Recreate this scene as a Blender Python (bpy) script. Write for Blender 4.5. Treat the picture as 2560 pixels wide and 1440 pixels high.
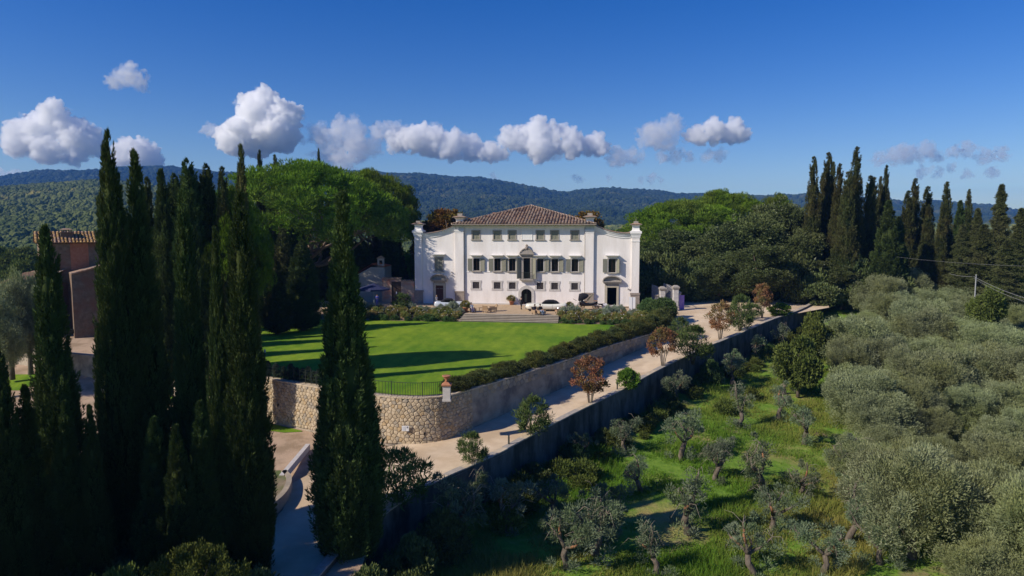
import bpy, bmesh, math, random
import numpy as np
from mathutils import Vector, Matrix
R_ = math.radians
for o in list(bpy.data.objects): bpy.data.objects.remove(o)
SC = bpy.context.scene
COL = SC.collection

# ------------------------------------------------------------------ camera, sky, sun, exposure
FPX, CAMZ, HOR = 1700.0, 12.0, 572.0
PITCH = math.atan((720 - HOR) / FPX)
cam_d = bpy.data.cameras.new('camera'); cam = bpy.data.objects.new('camera', cam_d); COL.objects.link(cam)
cam_d.sensor_width = 36; cam_d.lens = FPX / 2560 * 36; cam_d.clip_start = 0.5; cam_d.clip_end = 40000
cam.location = (0, 0, CAMZ); cam.rotation_euler = (math.pi / 2 - PITCH, 0, 0)
SC.camera = cam

SUN_AZ, SUN_EL = R_(23.5), R_(34)          # light travels towards +x, turned 23.5 degrees to +y
sun_d = bpy.data.lights.new('sun', 'SUN'); sun = bpy.data.objects.new('sun', sun_d); COL.objects.link(sun)
sun_d.energy = 5.0; sun_d.angle = R_(0.5); sun_d.color = (1.0, 0.91, 0.77)
sdir = Vector((math.cos(SUN_AZ) * math.cos(SUN_EL), math.sin(SUN_AZ) * math.cos(SUN_EL), -math.sin(SUN_EL)))
sun.rotation_euler = sdir.to_track_quat('-Z', 'Y').to_euler(); sun.location = (-40, -20, 60)

w = bpy.data.worlds.new('World'); SC.world = w; w.use_nodes = True
nt = w.node_tree; bg = nt.nodes['Background']
sky = nt.nodes.new('ShaderNodeTexSky'); sky.sky_type = 'NISHITA'; sky.sun_disc = False
sky.sun_elevation = SUN_EL
sky.sun_rotation = math.atan2(-sdir.x, -sdir.y)
sky.altitude = 300; sky.air_density = 1.0; sky.dust_density = 0.3; sky.ozone_density = 3.0
hsv = nt.nodes.new('ShaderNodeHueSaturation'); hsv.inputs['Saturation'].default_value = 1.45; hsv.inputs['Value'].default_value = 1.46; hsv.inputs['Hue'].default_value = 0.522
nt.links.new(sky.outputs[0], hsv.inputs['Color']); nt.links.new(hsv.outputs[0], bg.inputs[0])
bg.inputs[1].default_value = 0.075
SC.view_settings.view_transform = 'Standard'; SC.view_settings.look = 'None'
SC.view_settings.exposure = 0.0; SC.view_settings.gamma = 1.0; SC.view_settings.use_curve_mapping = False
SC.render.engine = 'CYCLES'
SC.cycles.max_bounces = 50; SC.cycles.diffuse_bounces = 2; SC.cycles.transmission_bounces = 3
SC.cycles.volume_bounces = 48; SC.cycles.transparent_max_bounces = 12

# ------------------------------------------------------------------ helpers
cp, sp = math.cos(PITCH), math.sin(PITCH)
def ray(px, py):
    u = (px - 1280) / FPX; v = (720 - py) / FPX
    return u, cp + v * sp, -sp + v * cp
def at(px, py, d):                       # point of the photograph at depth d
    u, ry, rz = ray(px, py); k = d / ry
    return Vector((u * k, d, CAMZ + rz * k))
def onz(px, py, z):                      # point of the photograph on the level z
    u, ry, rz = ray(px, py); k = (z - CAMZ) / rz
    return Vector((u * k, ry * k, z))

def tag(o, label=None, cat=None, group=None, kind=None):
    if label: o['label'] = label
    if cat: o['category'] = cat
    if group: o['group'] = group
    if kind: o['kind'] = kind
    return o
def empty(name, loc, label, cat, group=None, rz=0.0):
    o = bpy.data.objects.new(name, None); COL.objects.link(o); o.empty_display_size = 0.3
    o.location = loc; o.rotation_euler = (0, 0, rz)
    return tag(o, label, cat, group)
def link(name, me, parent=None, loc=None, rot=None, scl=None):
    o = bpy.data.objects.new(name, me); COL.objects.link(o)
    if parent: o.parent = parent
    if loc is not None: o.location = loc
    if rot is not None: o.rotation_euler = rot
    if scl is not None: o.scale = scl
    return o
def copy_tree(o, parent=None):
    c = o.copy(); COL.objects.link(c); c.parent = parent
    for ch in list(o.children): copy_tree(ch, c)
    return c

class MB:
    def __init__(s): s.v = []; s.f = []; s.m = []
    def add(s, vs, fs, m=0):
        n = len(s.v); s.v += [tuple(v) for v in vs]; s.f += [tuple(i + n for i in f) for f in fs]; s.m += [m] * len(fs); return s
    def box(s, x0, x1, y0, y1, z0, z1, m=0):
        return s.add([(x0,y0,z0),(x1,y0,z0),(x1,y1,z0),(x0,y1,z0),(x0,y0,z1),(x1,y0,z1),(x1,y1,z1),(x0,y1,z1)],
                     [(0,3,2,1),(4,5,6,7),(0,1,5,4),(1,2,6,5),(2,3,7,6),(3,0,4,7)], m)
    def frus(s, cx, cy, z0, z1, w0, d0, w1, d1, m=0):
        vs = [(cx+a*w0/2, cy+b*d0/2, z0) for a,b in ((-1,-1),(1,-1),(1,1),(-1,1))] + [(cx+a*w1/2, cy+b*d1/2, z1) for a,b in ((-1,-1),(1,-1),(1,1),(-1,1))]
        return s.add(vs, [(0,3,2,1),(4,5,6,7),(0,1,5,4),(1,2,6,5),(2,3,7,6),(3,0,4,7)], m)
    def prism(s, poly, y0, y1, m=0):     # polygon in x,z pulled along y
        n = len(poly)
        vs = [(x, y0, z) for x, z in poly] + [(x, y1, z) for x, z in poly]
        fs = [tuple(range(n)), tuple(range(2*n-1, n-1, -1))] + [(i, i+n, (i+1) % n + n, (i+1) % n) for i in range(n)]
        return s.add(vs, fs, m)
    def lathe(s, prof, seg=12, c=(0,0,0), m=0):
        vs = []; fs = []
        for r, z in prof:
            for k in range(seg):
                a = 2*math.pi*k/seg; vs.append((c[0]+r*math.cos(a), c[1]+r*math.sin(a), c[2]+z))
        for i in range(len(prof)-1):
            for k in range(seg):
                fs.append((i*seg+k, i*seg+(k+1) % seg, (i+1)*seg+(k+1) % seg, (i+1)*seg+k))
        fs.append(tuple(range(seg-1, -1, -1))); fs.append(tuple((len(prof)-1)*seg+k for k in range(seg)))
        return s.add(vs, fs, m)
    def tube(s, pts, rad, seg=6, m=0):
        pts = [Vector(p) for p in pts]; n = len(pts)
        if not hasattr(rad, '__len__'): rad = [rad]*n
        vs = []; fs = []
        ref = Vector((0.13, 0.37, 0.92))
        for i, p in enumerate(pts):
            t = (pts[min(i+1, n-1)] - pts[max(i-1, 0)])
            if t.length < 1e-6: t = Vector((0,0,1))
            t.normalize(); a = t.cross(ref)
            if a.length < 0.05: a = t.cross(Vector((1,0,0)))
            a.normalize(); b = t.cross(a)
            for k in range(seg):
                q = 2*math.pi*k/seg; vs.append(p + (a*math.cos(q) + b*math.sin(q))*rad[i])
        for i in range(n-1):
            for k in range(seg):
                fs.append((i*seg+k, i*seg+(k+1) % seg, (i+1)*seg+(k+1) % seg, (i+1)*seg+k))
        fs.append(tuple(range(seg-1,-1,-1))); fs.append(tuple((n-1)*seg+k for k in range(seg)))
        return s.add(vs, fs, m)
    def mesh(s, name, mats, smooth=False):
        me = bpy.data.meshes.new(name); me.from_pydata(s.v, [], s.f)
        for mm in (mats if isinstance(mats, (list, tuple)) else [mats]): me.materials.append(mm)
        if any(s.m): me.polygons.foreach_set('material_index', s.m)
        if smooth: me.polygons.foreach_set('use_smooth', [True]*len(s.f))
        me.update(); return me
    def build(s, name, mats, parent=None, smooth=False, **k):
        return link(name, s.mesh(name, mats, smooth), parent, **k)

def mesh_np(name, V, F, mat, tint=None, midx=None):
    me = bpy.data.meshes.new(name); V = np.asarray(V, np.float32); F = np.asarray(F, np.int32)
    n, w_ = F.shape
    me.vertices.add(len(V)); me.vertices.foreach_set('co', V.ravel())
    me.loops.add(n*w_); me.loops.foreach_set('vertex_index', F.ravel())
    me.polygons.add(n); me.polygons.foreach_set('loop_start', np.arange(0, n*w_, w_, dtype=np.int32))
    for mm in (mat if isinstance(mat, (list, tuple)) else [mat]): me.materials.append(mm)
    if midx is not None: me.polygons.foreach_set('material_index', np.asarray(midx, np.int32))
    me.update(calc_edges=True)
    if tint is not None:
        a = me.attributes.new('tint', 'FLOAT', 'POINT'); a.data.foreach_set('value', np.asarray(tint, np.float32))
    return me

ONES = ['','first','second','third','fourth','fifth','sixth','seventh','eighth','ninth','tenth','eleventh','twelfth','thirteenth','fourteenth','fifteenth','sixteenth','seventeenth','eighteenth','nineteenth']
def nth(n):
    if n < 20: return ONES[n]
    t, u = divmod(n, 10); return ('twentieth','thirtieth','fortieth','fiftieth','sixtieth','seventieth','eightieth')[t-2] if u == 0 else ('twenty','thirty','forty','fifty','sixty','seventy','eighty')[t-2]+'-'+ONES[u]
# ------------------------------------------------------------------ materials
def nodes(name):
    m = bpy.data.materials.new(name); m.use_nodes = True; t = m.node_tree
    return m, t, t.nodes, t.links, t.nodes['Principled BSDF']
def rgba(c): return (c[0], c[1], c[2], 1)
def pm(name, c1, c2=None, scale=3.0, rough=0.85, bump=0.0, bscale=None, c3=None, scale3=0.4, detail=5, spec=0.3, stretch=(1,1,1), metallic=0.0, coord='Object'):
    m, t, N, L, b = nodes(name)
    b.inputs['Roughness'].default_value = rough; b.inputs['Specular IOR Level'].default_value = spec; b.inputs['Metallic'].default_value = metallic
    b.inputs['Base Color'].default_value = rgba(c1)
    if c2 is None and not bump: return m
    tc = N.new('ShaderNodeTexCoord'); mp = N.new('ShaderNodeMapping'); mp.inputs['Scale'].default_value = stretch
    L.new(tc.outputs[coord], mp.inputs[0])
    if c2 is not None:
        n1 = N.new('ShaderNodeTexNoise'); n1.inputs['Scale'].default_value = scale; n1.inputs['Detail'].default_value = detail; n1.inputs['Roughness'].default_value = 0.65
        L.new(mp.outputs[0], n1.inputs['Vector'])
        cr = N.new('ShaderNodeValToRGB'); cr.color_ramp.elements[0].position = 0.35; cr.color_ramp.elements[1].position = 0.68
        cr.color_ramp.elements[0].color = rgba(c1); cr.color_ramp.elements[1].color = rgba(c2)
        L.new(n1.outputs[0], cr.inputs[0]); out = cr.outputs[0]
        if c3 is not None:
            n3 = N.new('ShaderNodeTexNoise'); n3.inputs['Scale'].default_value = scale3; n3.inputs['Detail'].default_value = 6; n3.inputs['Roughness'].default_value = 0.6
            L.new(mp.outputs[0], n3.inputs['Vector'])
            r3 = N.new('ShaderNodeValToRGB'); r3.color_ramp.elements[0].position = 0.45; r3.color_ramp.elements[1].position = 0.62
            L.new(n3.outputs[0], r3.inputs[0])
            mx = N.new('ShaderNodeMix'); mx.data_type = 'RGBA'; L.new(r3.outputs[0], mx.inputs[0]); L.new(out, mx.inputs[6]); mx.inputs[7].default_value = rgba(c3)
            out = mx.outputs[2]
        L.new(out, b.inputs['Base Color'])
    if bump:
        n2 = N.new('ShaderNodeTexNoise'); n2.inputs['Scale'].default_value = bscale or scale*4; n2.inputs['Detail'].default_value = 6
        L.new(mp.outputs[0], n2.inputs['Vector'])
        bp = N.new('ShaderNodeBump'); bp.inputs['Strength'].default_value = bump; bp.inputs['Distance'].default_value = 0.05
        L.new(n2.outputs[0], bp.inputs['Height']); L.new(bp.outputs[0], b.inputs['Normal'])
    return m
def leaf(name, dark, light, accent=None, trans=0.22, nscale=0.35, var=0.12, sheen=0.0):
    m, t, N, L, b = nodes(name); N.remove(b)
    at_ = N.new('ShaderNodeAttribute'); at_.attribute_name = 'tint'
    mx = N.new('ShaderNodeMix'); mx.data_type = 'RGBA'; mx.inputs[6].default_value = rgba(dark); mx.inputs[7].default_value = rgba(light)
    L.new(at_.outputs['Fac'], mx.inputs[0]); out = mx.outputs[2]
    tc = N.new('ShaderNodeTexCoord'); oi = N.new('ShaderNodeObjectInfo')
    if accent is not None:
        vadd = N.new('ShaderNodeVectorMath'); vadd.operation = 'ADD'; L.new(tc.outputs['Object'], vadd.inputs[0]); L.new(oi.outputs['Location'], vadd.inputs[1])
        n1 = N.new('ShaderNodeTexNoise'); n1.inputs['Scale'].default_value = nscale; n1.inputs['Detail'].default_value = 4
        L.new(vadd.outputs[0], n1.inputs['Vector'])
        r1 = N.new('ShaderNodeValToRGB'); r1.color_ramp.elements[0].position = 0.42; r1.color_ramp.elements[1].position = 0.66; L.new(n1.outputs[0], r1.inputs[0])
        m2 = N.new('ShaderNodeMix'); m2.data_type = 'RGBA'; L.new(r1.outputs[0], m2.inputs[0]); L.new(out, m2.inputs[6]); m2.inputs[7].default_value = rgba(accent); out = m2.outputs[2]
    hv = N.new('ShaderNodeHueSaturation'); mr = N.new('ShaderNodeMapRange'); mr.inputs[3].default_value = 1-var*1.6; mr.inputs[4].default_value = 1+var*1.6
    L.new(oi.outputs['Random'], mr.inputs[0]); L.new(mr.outputs[0], hv.inputs['Value'])
    mh = N.new('ShaderNodeMapRange'); mh.inputs[3].default_value = 0.5-var*0.12; mh.inputs[4].default_value = 0.5+var*0.1
    L.new(oi.outputs['Random'], mh.inputs[0]); L.new(mh.outputs[0], hv.inputs['Hue'])
    L.new(out, hv.inputs['Color'])
    d = N.new('ShaderNodeBsdfDiffuse'); tr = N.new('ShaderNodeBsdfTranslucent'); ms = N.new('ShaderNodeMixShader'); ms.inputs[0].default_value = trans
    L.new(hv.outputs[0], d.inputs[0]); L.new(hv.outputs[0], tr.inputs[0]); L.new(d.outputs[0], ms.inputs[1]); L.new(tr.outputs[0], ms.inputs[2])
    fin = ms.outputs[0]
    if sheen:
        g = N.new('ShaderNodeBsdfGlossy'); g.inputs['Roughness'].default_value = 0.45; m3 = N.new('ShaderNodeMixShader'); m3.inputs[0].default_value = sheen
        L.new(fin, m3.inputs[1]); L.new(g.outputs[0], m3.inputs[2]); fin = m3.outputs[0]
    L.new(fin, N['Material Output'].inputs[0])
    return m

M = {}
M['plaster'] = pm('plaster', (0.83,0.775,0.74), (0.88,0.835,0.80), 0.8, 0.9, 0.15, 12, c3=(0.77,0.715,0.67), scale3=0.5, stretch=(1.6,1.6,0.35))
M['trim'] = pm('white_trim', (0.82,0.79,0.76), (0.87,0.85,0.82), 2, 0.85)
M['stone'] = pm('grey_stone', (0.30,0.265,0.23), (0.42,0.38,0.33), 5, 0.9, 0.3)
M['pale_stone'] = pm('pale_stone', (0.50,0.465,0.43), (0.60,0.565,0.53), 4, 0.9, 0.2)
M['brown_stone'] = pm('brown_stone', (0.25,0.21,0.175), (0.36,0.30,0.25), 4, 0.9, 0.4)
M['tan_stone'] = pm('tan_stone', (0.44,0.35,0.24), (0.60,0.50,0.37), 3, 0.95, 0.5)
M['shutter'] = pm('shutter_paint', (0.24,0.235,0.18), (0.29,0.28,0.22), 6, 0.7)
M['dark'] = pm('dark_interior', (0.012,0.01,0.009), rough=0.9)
M['glass'] = pm('window_glass', (0.008,0.008,0.008), rough=0.25, spec=0.25)
M['iron'] = pm('black_iron', (0.035,0.042,0.034), rough=0.6)
M['door'] = pm('red_brown_door', (0.075,0.03,0.026), (0.10,0.04,0.033), 8, 0.6)
M['tile'] = pm('roof_tile', (0.27,0.16,0.105), (0.46,0.32,0.22), 2.2, 0.95, 0.4, 20, c3=(0.27,0.215,0.165), scale3=0.7)
M['tile_yellow'] = pm('lichen_tile', (0.30,0.16,0.06), (0.44,0.30,0.11), 2.0, 0.95, 0.4, 20, c3=(0.20,0.12,0.07), scale3=0.9)
M['tile_red'] = pm('red_tile', (0.42,0.12,0.05), (0.55,0.2,0.1), 4, 0.9)
M['terracotta'] = pm('terracotta', (0.36,0.15,0.08), (0.44,0.2,0.11), 6, 0.9)
M['gravel'] = pm('gravel', (0.66,0.52,0.365), (0.74,0.60,0.43), 1.2, 0.95, 0.5, 30, c3=(0.57,0.435,0.29), scale3=0.28)
M['terrace'] = pm('terrace_gravel', (0.46,0.33,0.20), (0.54,0.40,0.26), 1.5, 0.95, 0.4, 25)
M['dirt'] = pm('dirt', (0.42,0.295,0.20), (0.54,0.40,0.285), 0.5, 0.95, 0.6, 8, c3=(0.31,0.22,0.14), scale3=0.5)
M['soil'] = pm('soil', (0.16,0.11,0.07), (0.24,0.17,0.11), 2, 0.95, 0.6)
M['wood'] = pm('dark_wood', (0.05,0.03,0.02), (0.08,0.05,0.035), 6, 0.6)
M['wicker'] = pm('wicker', (0.30,0.20,0.12), (0.38,0.26,0.16), 20, 0.8)
M['bark'] = pm('bark', (0.085,0.065,0.05), (0.17,0.135,0.105), 4, 0.95, 0.8, 12, stretch=(1,1,0.3))
M['olive_bark'] = pm('olive_bark', (0.075,0.06,0.045), (0.19,0.155,0.12), 5, 0.95, 0.8, 14, stretch=(1,1,0.4))
M['pine_bark'] = pm('pine_bark', (0.17,0.12,0.09), (0.28,0.21,0.17), 3, 0.95, 0.8, 8)
M['red_bark'] = pm('peeling_bark', (0.36,0.17,0.08), (0.25,0.12,0.07), 6, 0.95, 0.6)
M['twig'] = pm('dry_twig', (0.26,0.215,0.16), (0.34,0.29,0.23), 6, 0.95)
M['white_paint'] = pm('white_paint', (0.8,0.8,0.8), rough=0.5)
M['cream_paint'] = pm('cream_car_paint', (0.80,0.77,0.66), rough=0.2, spec=0.5)
M['blue_paint'] = pm('pale_blue_car_paint', (0.55,0.60,0.66), rough=0.25, spec=0.5)
M['chrome'] = pm('chrome', (0.75,0.75,0.75), rough=0.2, metallic=1.0)
M['black_cloth'] = pm('black_canvas', (0.014,0.013,0.018), rough=0.8)
M['rubber'] = pm('rubber', (0.02,0.02,0.02), rough=0.8)
M['navy_cloth'] = pm('navy_canvas', (0.03,0.035,0.09), rough=0.8)
M['purple'] = pm('purple_banner', (0.27,0.17,0.50), (0.32,0.21,0.56), 1.5, 0.6)
M['skin'] = pm('skin', (0.50,0.31,0.22), rough=0.6)
M['hair_dark'] = pm('dark_hair', (0.012,0.009,0.008), rough=0.5)
M['hair_brown'] = pm('brown_hair', (0.07,0.035,0.02), rough=0.5)
M['hair_fair'] = pm('fair_hair', (0.32,0.2,0.1), rough=0.5)
def cloth(n, c): M[n] = pm(n, c, rough=0.9); return M[n]
cloth('cloth_black', (0.012,0.012,0.015)); cloth('cloth_white', (0.72,0.70,0.70)); cloth('cloth_jeans', (0.22,0.30,0.42)); cloth('cloth_violet', (0.12,0.12,0.24))
cloth('cloth_blue', (0.08,0.10,0.40)); cloth('cloth_pale', (0.45,0.42,0.42)); cloth('cloth_dark', (0.03,0.025,0.035)); cloth('cloth_tan', (0.42,0.26,0.16))

L_ = {}
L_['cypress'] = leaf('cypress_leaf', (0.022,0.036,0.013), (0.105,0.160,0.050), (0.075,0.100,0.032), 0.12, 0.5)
L_['cypress_far'] = leaf('cypress_far_leaf', (0.03,0.042,0.015), (0.12,0.135,0.05), (0.095,0.09,0.034), 0.12, 0.4)
L_['pine'] = leaf('pine_needles', (0.055,0.10,0.012), (0.195,0.305,0.027), (0.14,0.18,0.032), 0.2, 0.15)
L_['oak'] = leaf('holm_oak_leaf', (0.04,0.058,0.02), (0.14,0.18,0.06), (0.11,0.13,0.045), 0.1, 0.25, sheen=0.02)
L_['olive'] = leaf('olive_leaf', (0.15,0.175,0.08), (0.33,0.37,0.20), (0.24,0.27,0.105), 0.2, 0.3, sheen=0.02)
L_['olive_thin'] = leaf('young_olive_leaf', (0.09,0.12,0.065), (0.26,0.30,0.20), (0.13,0.18,0.08), 0.2, 0.5)
L_['chestnut'] = leaf('autumn_leaf', (0.14,0.075,0.02), (0.30,0.17,0.04), (0.12,0.12,0.025), 0.2, 0.4)
L_['bright'] = leaf('bright_green_leaf', (0.07,0.14,0.02), (0.17,0.30,0.04), None, 0.25)
L_['myrtle'] = leaf('crepe_myrtle_leaf', (0.17,0.08,0.04), (0.42,0.20,0.115), (0.16,0.15,0.05), 0.25, 0.8)
L_['oleander'] = leaf('oleander_leaf', (0.05,0.085,0.022), (0.16,0.22,0.075), None, 0.2)
L_['rosemary'] = leaf('rosemary_leaf', (0.03,0.045,0.02), (0.13,0.155,0.06), (0.13,0.13,0.035), 0.15, 0.6)
L_['lavender'] = leaf('lavender_leaf', (0.18,0.22,0.14), (0.42,0.46,0.34), None, 0.2)
L_['rose'] = leaf('rose_leaf', (0.10,0.13,0.035), (0.27,0.31,0.09), (0.36,0.27,0.10), 0.2, 1.0)
L_['box'] = leaf('box_leaf', (0.045,0.085,0.03), (0.14,0.21,0.07), None, 0.15)
L_['clip'] = leaf('clipped_shrub_leaf', (0.035,0.055,0.04), (0.085,0.115,0.08), None, 0.15)
L_['field'] = leaf('field_tree_leaf', (0.06,0.085,0.02), (0.16,0.19,0.05), None, 0.2)
L_['petal'] = pm('white_petal', (0.75,0.72,0.68), rough=0.8)
L_['dead'] = leaf('dead_leaf', (0.28,0.09,0.035), (0.42,0.16,0.07), None, 0.2)
# ------------------------------------------------------------------ terrain
RD_L = [(-17,10),(-15.5,24),(-13.4,33),(-12.9,37),(-13.4,40.5),(-11.5,44.8),(-7.2,47.3),(-4.2,48.3),(-0.5,53.4),(5.6,62),(9.75,68.7),(15.9,76.6),(19.5,83.2),(21.3,90),(21.5,98),(22,110)]
RD_R = [(-11,10),(-10,25),(-8.3,33.5),(-6.6,37),(-4.9,39.8),(-3.4,41.2),(-0.6,44.6),(1.8,48.2),(4.6,51.8),(9.8,58.6),(14.3,64.7),(20.5,72.4),(27,79.5),(33,86.5),(39.3,93),(47,104)]
RD_Z = [-5.2,-4.6,-4.0,-3.75,-3.5,-3.3,-3.12,-2.9,-2.6,-2.2,-1.65,-1.05,-0.5,0.1,0.45,0.75]
WALL = [(-75,75),(-40,64),(-30,59),(-19.7,53.3),(-15,50.5),(-12,48.8),(-9.6,47.7),(-7.8,47.1),(-6.4,47),(-5.2,47.3),(-4.2,48),(-0.5,53.1),(5.6,61.8),(9.75,68.5),(15.9,76.4),(19.4,83),(21.2,90)]
def xw(y): return np.interp(y, [p[1] for p in RD_R], [p[0] for p in RD_R])
def vnoise(x, y, seed=0):
    x = np.asarray(x, float); y = np.asarray(y, float)
    xi = np.floor(x).astype(np.int64); yi = np.floor(y).astype(np.int64); fx = x - xi; fy = y - yi
    fx = fx*fx*(3-2*fx); fy = fy*fy*(3-2*fy)
    def hsh(a, b):
        h = (a*374761393 + b*668265263 + seed*362437) & 0x7fffffff
        h = ((h ^ (h >> 13)) * 1274126177) & 0x7fffffff
        return ((h ^ (h >> 16)) & 0xffff) / 65535.0
    return (hsh(xi,yi)*(1-fx)+hsh(xi+1,yi)*fx)*(1-fy) + (hsh(xi,yi+1)*(1-fx)+hsh(xi+1,yi+1)*fx)*fy
def fbm(x, y, seed=0, o=4):
    s = 0; a = 0.5
    for i in range(o): s = s + a*(vnoise(x*2**i, y*2**i, seed+i) - 0.5); a *= 0.5
    return s
def grade(x, y):
    x = np.asarray(x, float); y = np.asarray(y, float)
    z = np.interp(y, [-60,0,30,45,60,75,90,105,130,200,400,700], [-9,-7.2,-6.5,-5.7,-5.0,-4.2,-2.9,-0.9,0.2,-1.5,-6,-9])
    r = np.clip((x-22)/60, 0, 1)*np.clip((y-40)/60, 0, 1)
    return z + r*2.2 + fbm(x/6, y/6, 3)*0.5*np.clip((x - xw(y))/2, 0, 1)
def grid_mesh(name, xs, ys, fz, mat):
    X, Y = np.meshgrid(xs, ys); Z = fz(X, Y)
    V = np.stack([X, Y, Z], -1).reshape(-1, 3); nx = len(xs); ny = len(ys)
    i = np.arange(nx*(ny-1)).reshape(ny-1, nx)[:, :-1].ravel()
    F = np.stack([i, i+1, i+1+nx, i+nx], -1)
    me = mesh_np(name, V, F, mat); me.polygons.foreach_set('use_smooth', [True]*len(F)); return me

def ground_material():
    m, t, N, L, b = nodes('rough_grass_ground')
    b.inputs['Roughness'].default_value = 0.95; b.inputs['Specular IOR Level'].default_value = 0.1
    tc = N.new('ShaderNodeTexCoord')
    def noise(s, d=6):
        n = N.new('ShaderNodeTexNoise'); n.inputs['Scale'].default_value = s; n.inputs['Detail'].default_value = d; n.inputs['Roughness'].default_value = 0.65; L.new(tc.outputs['Object'], n.inputs['Vector']); return n.outputs[0]
    def ramp(f, a, c, c0=None, c1=None):
        r = N.new('ShaderNodeValToRGB'); r.color_ramp.elements[0].position = a; r.color_ramp.elements[1].position = c
        if c0: r.color_ramp.elements[0].color = rgba(c0); r.color_ramp.elements[1].color = rgba(c1)
        L.new(f, r.inputs[0]); return r.outputs[0]
    def mix(f, a, c):
        x = N.new('ShaderNodeMix'); x.data_type = 'RGBA'; L.new(f, x.inputs[0]); L.new(a, x.inputs[6])
        if isinstance(c, tuple): x.inputs[7].default_value = rgba(c)
        else: L.new(c, x.inputs[7])
        return x.outputs[2]
    g = ramp(noise(1.6), 0.35, 0.68, (0.10,0.20,0.022), (0.20,0.31,0.045))
    dry = ramp(noise(2.5), 0.3, 0.7, (0.26,0.21,0.075), (0.36,0.29,0.12))
    c = mix(ramp(noise(0.16), 0.52, 0.66), g, dry)
    c = mix(ramp(noise(0.22, 8), 0.59, 0.71), c, (0.30,0.205,0.135))
    L.new(c, b.inputs['Base Color'])
    bp = N.new('ShaderNodeBump'); bp.inputs['Strength'].default_value = 0.8; bp.inputs['Distance'].default_value = 0.12; L.new(noise(5), bp.inputs['Height']); L.new(bp.outputs[0], b.inputs['Normal'])
    return m
M['ground'] = ground_material()
xs = np.concatenate([np.linspace(-6000,-200,12), np.linspace(-190,-40,16), np.arange(-38,80,1.0), np.linspace(82,260,24), np.linspace(300,6000,12)])
ys = np.concatenate([np.linspace(-800,-40,6), np.arange(-30,135,1.0), np.linspace(137,400,24), np.linspace(450,6000,14)])
tag(link('ground', grid_mesh('ground', xs, ys, grade, M['ground'])), 'rough grassy slope of the olive grove below the drive', 'ground', kind='structure')

# lawn plateau
def ngon(name, pts, z, mat):
    me = bpy.data.meshes.new(name); me.from_pydata([(x, y, z) for x, y in pts], [], [tuple(range(len(pts)))]); me.materials.append(mat); me.update(); return me
def lawn_material():
    m, t, N, L, b = nodes('lawn_grass')
    b.inputs['Roughness'].default_value = 0.9; b.inputs['Specular IOR Level'].default_value = 0.15
    tc = N.new('ShaderNodeTexCoord'); mp = N.new('ShaderNodeMapping'); mp.inputs['Rotation'].default_value = (0,0,R_(20)); mp.inputs['Scale'].default_value = (1,0.45,1); L.new(tc.outputs['Object'], mp.inputs[0])
    def noise(s, d, v): n = N.new('ShaderNodeTexNoise'); n.inputs['Scale'].default_value = s; n.inputs['Detail'].default_value = d; n.inputs['Roughness'].default_value = 0.7; L.new(v, n.inputs['Vector']); return n.outputs[0]
    def ramp(f, a, c, c0, c1):
        r = N.new('ShaderNodeValToRGB'); r.color_ramp.elements[0].position = a; r.color_ramp.elements[1].position = c; r.color_ramp.elements[0].color = rgba(c0); r.color_ramp.elements[1].color = rgba(c1); L.new(f, r.inputs[0]); return r.outputs[0]
    a = ramp(noise(0.22, 9, mp.outputs[0]), 0.38, 0.63, (0.105,0.225,0.011), (0.24,0.345,0.024))
    f = noise(6.0, 3, tc.outputs['Object'])
    x = N.new('ShaderNodeMix'); x.data_type = 'RGBA'; x.blend_type = 'MULTIPLY'; x.inputs[0].default_value = 0.55
    L.new(a, x.inputs[6]); L.new(ramp(f, 0.25, 0.75, (0.55,0.6,0.5), (1.15,1.1,1.1)), x.inputs[7]); L.new(x.outputs[2], b.inputs['Base Color'])
    y2 = N.new('ShaderNodeMix'); y2.data_type = 'RGBA'; y2.blend_type = 'MULTIPLY'; y2.inputs[0].default_value = 0.8
    L.new(x.outputs[2], y2.inputs[6]); L.new(ramp(noise(1.1, 6, mp.outputs[0]), 0.3, 0.7, (0.72,0.78,0.7), (1.18,1.12,1.1)), y2.inputs[7]); wv = N.new('ShaderNodeTexWave'); wv.inputs['Scale'].default_value = 0.22; wv.inputs['Distortion'].default_value = 1.2; wv.inputs['Detail'].default_value = 3; L.new(mp.outputs[0], wv.inputs['Vector'])
    z2 = N.new('ShaderNodeMix'); z2.data_type = 'RGBA'; z2.blend_type = 'MULTIPLY'; z2.inputs[0].default_value = 0.55; L.new(y2.outputs[2], z2.inputs[6]); L.new(ramp(wv.outputs['Fac'], 0.2, 0.8, (0.88,0.92,0.88), (1.08,1.05,1.02)), z2.inputs[7]); L.new(z2.outputs[2], b.inputs['Base Color'])
    bp = N.new('ShaderNodeBump'); bp.inputs['Strength'].default_value = 0.6; bp.inputs['Distance'].default_value = 0.04; L.new(noise(14, 4, tc.outputs['Object']), bp.inputs['Height']); L.new(bp.outputs[0], b.inputs['Normal'])
    return m
M['lawn'] = lawn_material()
plate = [p for p in WALL if p[0] > -31] + [(21.2,112),(60,150),(-60,150),(-46,110),(-36,80)]
tag(link('lawn', ngon('lawn', plate, 0.0, M['lawn'])), 'mown green lawn in front of the white villa', 'lawn', kind='structure')

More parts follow.
